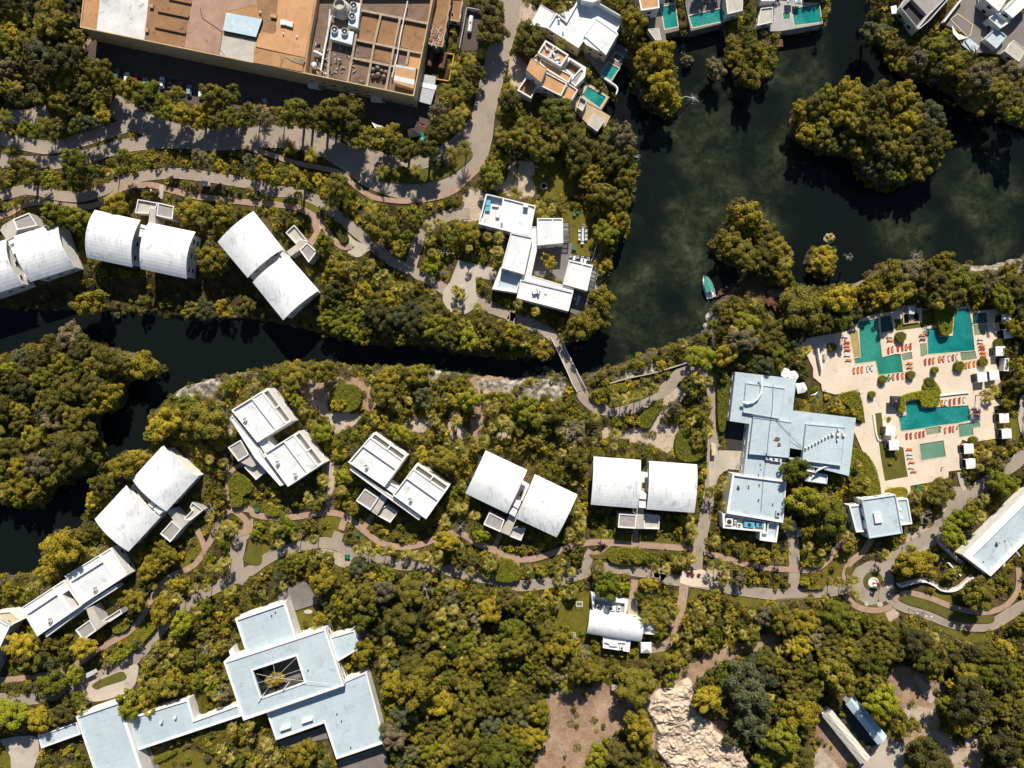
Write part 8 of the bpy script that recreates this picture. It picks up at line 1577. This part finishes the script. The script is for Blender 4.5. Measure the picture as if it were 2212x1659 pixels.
# ---- clipped hedges and bushes
def hedge(us, h, mat, label, z0=0, seed=1, name='hedge', leaf=.17):
    q = ccw([W(u, h) for u in us]); q = smooth(q, 3, True); xs = [p[0] for p in q]; ys = [p[1] for p in q]; rs = np.random.default_rng(seed)
    A = abs(area2(q))/2; n = int(A*34); pts = []; poly2 = [(p[0], p[1]) for p in q]
    X = rs.uniform(min(xs), max(xs), n*4); Y = rs.uniform(min(ys), max(ys), n*4); ins = np.zeros(len(X), bool)
    for k in range(len(poly2)):
        (x1, y1), (x2, y2) = poly2[k], poly2[(k+1) % len(poly2)]
        if y1 != y2: ins ^= ((y1 > Y) != (y2 > Y)) & (X < (x2-x1)*(Y-y1)/(y2-y1)+x1)
    X, Y = X[ins][:n], Y[ins][:n]; B = h+.16*np.sin(X*1.7+seed)*np.cos(Y*1.9)+rs.uniform(-.12, .12, len(X)); Cs = [np.stack([X, Y, B+z0], 1)]; Ns = [rs.normal(size=(len(X), 3))*.45+np.array([0, 0, 1.])]
    for a, b in zip(q, q[1:]+q[:1]):
        d = Vector((b[0]-a[0], b[1]-a[1])); L = d.length; m_ = int(L*h*16); 
        if m_ < 1: continue
        t_ = rs.uniform(0, 1, m_); nn = np.array([d.y/L, -d.x/L, 0.]); Cs.append(np.stack([a[0]+d.x*t_, a[1]+d.y*t_, z0+rs.uniform(0, h, m_)], 1)+nn*rs.uniform(-.15, .1, m_)[:, None]); Ns.append(rs.normal(size=(m_, 3))*.45+nn+np.array([0, 0, .3]))
    C = np.concatenate(Cs); c0 = C.mean(0); c0[2] = z0; t = thing(name, tuple(c0), label, 'hedge' if name == 'hedge' else 'bush'); rs2 = np.random.default_rng(seed+5)
    o = bpy.data.objects.new('foliage', leafmesh('foliage', C-c0, np.concatenate(Ns), np.full(len(C), leaf), rs2.uniform(0, 1, len(C))*.8+.2, mat, rs2)); link(o, t)
    mb = MB(); mb.prism(inset(q, .2), z0-.3, z0+h-.3); mb.build('branches', mat, t)
for i, (us, h, mt, lb) in enumerate([(P(2,2,'670,90 760,40 900,0 990,10 985,60 850,80 795,165 740,172 690,130'), 1.6, 'leaf_green', 'curved clipped hedge just right of the footbridge end'), (P(2,2,'1075,320 1140,250 1210,190 1240,145 1300,142 1302,180 1240,290 1190,370 1120,375'), 1.8, 'leaf_green', 'boomerang-shaped clipped hedge between road loop and sand'),
    (P(2,2,'1785,-50 1878,-45 1872,100 1842,385 1785,365'), 2.2, 'leaf_green', 'long upright clipped hedge left of the main building'), (P(2,2,'1430,440 1500,380 1600,400 1680,540 1640,640 1500,672 1415,590'), 3, 'leaf_green', 'big rounded clipped hedge mass beside the sand right of the vaulted villa'),
    (P(2,2,'825,1500 880,1430 1130,1430 1140,1530 1060,1560 900,1555'), 1.8, 'leaf_green', 'rectangular bright hedge above the lower road'), (P(2,2,'1150,1475 1310,1485 1320,1555 1150,1520'), 1.3, 'leaf_olive', 'low olive hedge right of the rectangular bright hedge'),
    (P(1,2,'650,60 720,10 850,10 905,80 890,190 790,240 680,210 640,130'), 3.2, 'leaf_green', 'huge round dark green bush standing on the sandy clearing'), (P(0,2,'1970,840 2060,770 2155,850 2168,930 2100,970 2090,1050 2000,1055 1975,930'), 2.4, 'leaf_green', 'bean-shaped bright hedge at the start of the curving pink path'),
    (P(0,3,'960,440 1000,385 1080,375 1118,430 1060,485 980,490'), 1.6, 'leaf_green', 'small oval hedge in front of the speckled-roof villa'), (P(0,3,'1110,560 1190,460 1300,410 1345,450 1250,560 1180,640 1115,625'), 1.8, 'leaf_green', 'long oval hedge between pink path and shaded road'),
    (P(3,3,'290,50 400,20 490,50 480,110 330,110'), 1.6, 'leaf_olive', 'clipped hedge block above the lower road left of the sculpture'), (P(3,2,'300,1440 390,1440 510,1490 450,1580 330,1560'), 2, 'leaf_green', 'rounded hedge inside the bend of the path below the golf carts'),
    (P(3,2,'735,560 850,600 930,720 980,920 960,965 880,970 700,830 700,700'), 3, 'leaf_green', 'large bright hedge mass between main building and sun terrace walk'), (P(3,2,'600,110 780,70 830,300 770,300 700,190'), 2.2, 'leaf_green', 'angled bright hedge above the walk at the main building corner'),
    (P(3,1,'1468,965 1640,948 1600,1090 1590,1215 1500,1222'), 2.6, 'leaf_lime', 'tall bright hedge standing between the upper pools'), (P(3,2,'1145,110 1450,50 1478,185 1340,192 1312,135 1195,150 1190,235 1132,232'), 1.9, 'leaf_lime', 'angled hedge wrapping the top left of the large rippled pool'),
    (P(3,2,'1350,0 1450,-20 1500,80 1455,75 1440,40 1360,50'), 1.5, 'leaf_lime', 'small hedge stub joined above the angled pool hedge'), (P(3,3,'80,215 400,205 390,290 100,300'), 2, 'leaf_dry', 'brownish hedge strip under the lower road left of the sculpture'),
    (P(0,3,'1700,990 1780,970 1790,1170 1740,1180'), 1.5, 'leaf_olive', 'narrow upright hedge in the notch of the lower left corridor roof'), (P(0,3,'1650,1400 1940,1340 1980,1480 1830,1540'), 2, 'leaf_olive', 'wide dense hedge below the lower left corridor roof'), (P(0,3,'1330,1580 1500,1510 1510,1540 1345,1620'), 1.3, 'leaf_green', 'low crescent hedge on the bottom lawn'),
    (P(1,2,'2060,1590 2130,1520 2212,1530 2280,1600 2260,1700 2080,1700'), 2.6, 'leaf_green', 'round bright hedge dome above the lower road in the centre'), (P(1,2,'1940,1540 2010,1520 2050,1600 2000,1690 1950,1640'), 2.2, 'leaf_olive', 'olive hedge dome left of the round bright dome'),
    (P(3,2,'1030,910 1190,895 1200,985 1100,985 1035,960'), 1.2, 'leaf_gold', 'low golden hedge behind the square grey-blue pavilion'), (P(1,2,'2,1030 20,1020 30,1100 0,1100 '), .8, 'leaf_green', 'tiny hedge tuft beside the dark green box'),
    (P(1,1,'680,290 720,275 765,330 800,400 770,440 730,425 690,340'), 1.2, 'leaf_dark', 'teardrop-shaped dark hedge at the road fork near the diagonal villa'), (P(1,2,'65,1060 130,1040 240,1120 100,1140'), 1.6, 'leaf_green', 'bright bush beside the pink path under the striped-terrace villa')]): hedge(us, h, mt, lb, seed=i+3)
for i, (c, r, x, y, a, lb) in enumerate([(3,1,1150,1250,45,'round clipped bush on the terrace between the upper pools'),(3,1,560,1340,37,'round clipped bush right of the white screen wall'),(3,1,1655,1505,44,'large round bush below the stepped teal pool'),(3,1,1863,1470,38,'round bush at the right end of the lower lounger row'),(3,1,1446,1538,30,'small round bush alone on the terrace below the row of eight'),(3,1,1238,1580,36,'round bush right of the row of five loungers'),(3,1,995,1620,36,'round bush left of the row of five loungers'),(3,1,1998,1308,42,'round bush above the cabana at the right terrace edge'),(3,2,901,90,30,'round bush alone on the pale walk above the planter'),(3,2,1778,488,36,'round bush under the small L-shaped pool'),(3,2,1045,300,18,'small yellowish bush in the pale planter'),(3,1,1400,1640,40,'flat hedge piece at the lower middle of the terrace')]):
    hedge([(P(c, r, f'{x+a*math.cos(k*.785)},{y+a*math.sin(k*.785)}')[0]) for k in range(8)], 1.7 if a > 20 else .8, 'leaf_green' if a > 20 else 'leaf_gold', lb, DZ, 50+i, 'round_bush', .15)
# flower hedges lining roads and bare trees
def bare(c, r, x, y, s, label, lean=(0, 0), seed=0):
    rr = random.Random(seed); w = W(P(c, r, f'{x},{y}')[0], s); t = thing('bare_tree', (w.x-lean[0], w.y-lean[1], 0), label, 'bare tree'); mb = MB(); mb.tube([(w.x-lean[0], w.y-lean[1], -.3), (w.x, w.y, s)], [.3, .2], 7); mb.build('trunk', 'bark_pale', t)
    mb = MB()
    def br(p, d, L, r_, k):
        q = p+d*L; mb.tube([p, q], [r_, r_*.55], 4, caps=False)
        if k: [br(q, (d+Vector((rr.uniform(-.9, .9), rr.uniform(-.9, .9), rr.uniform(-.2, .5)))).normalized(), L*.68, r_*.55, k-1) for _ in range(3)]
    for k in range(7): a = k*.9+rr.random(); br(Vector((w.x, w.y, s)), Vector((math.cos(a), math.sin(a), rr.uniform(.1, .7))).normalized(), s*.28, .11, 3)
    mb.build('branches', 'bark_pale', t)
for i, a in enumerate([(2,3,612,640,5,'tall bare tree with pale trunk left of the dark shade below the pavilion',(0,3.5)),(1,3,1460,110,6,'large bare tree above the palm cluster',(0,0)),(1,2,1770,1230,5,'leafless tree with reddish twigs left of the pink path',(0,0)),(2,2,480,390,6,'grey bare tree in the garden left of the sand',(0,0)),(3,1,690,560,3,'dead branches reaching right from the small islet',(-1,0)),(1,1,1640,520,3,'bare forked branch over the strip of lawn',(0,0)),(3,2,1340,1140,5,'bare tree casting thin shadows beside the pavilion',(0,0)),(1,3,600,1630,4,'bare tree at the bottom edge near the hotel complex',(0,0)),(0,3,1770,620,4,'bare orange-tinted branches in the trees left of the hotel complex',(0,0)),(0,2,1830,1075,4,'bare grey branches by the entrance of the left canal villa',(0,0)),(3,1,1280,540,3.5,'grey bare treetop on the wooded bank above the pools',(0,0)),(2,3,1200,100,3,'small bare pale tree right of the driveway of the barrel-roofed pavilion',(0,0))]): bare(*a, seed=i)
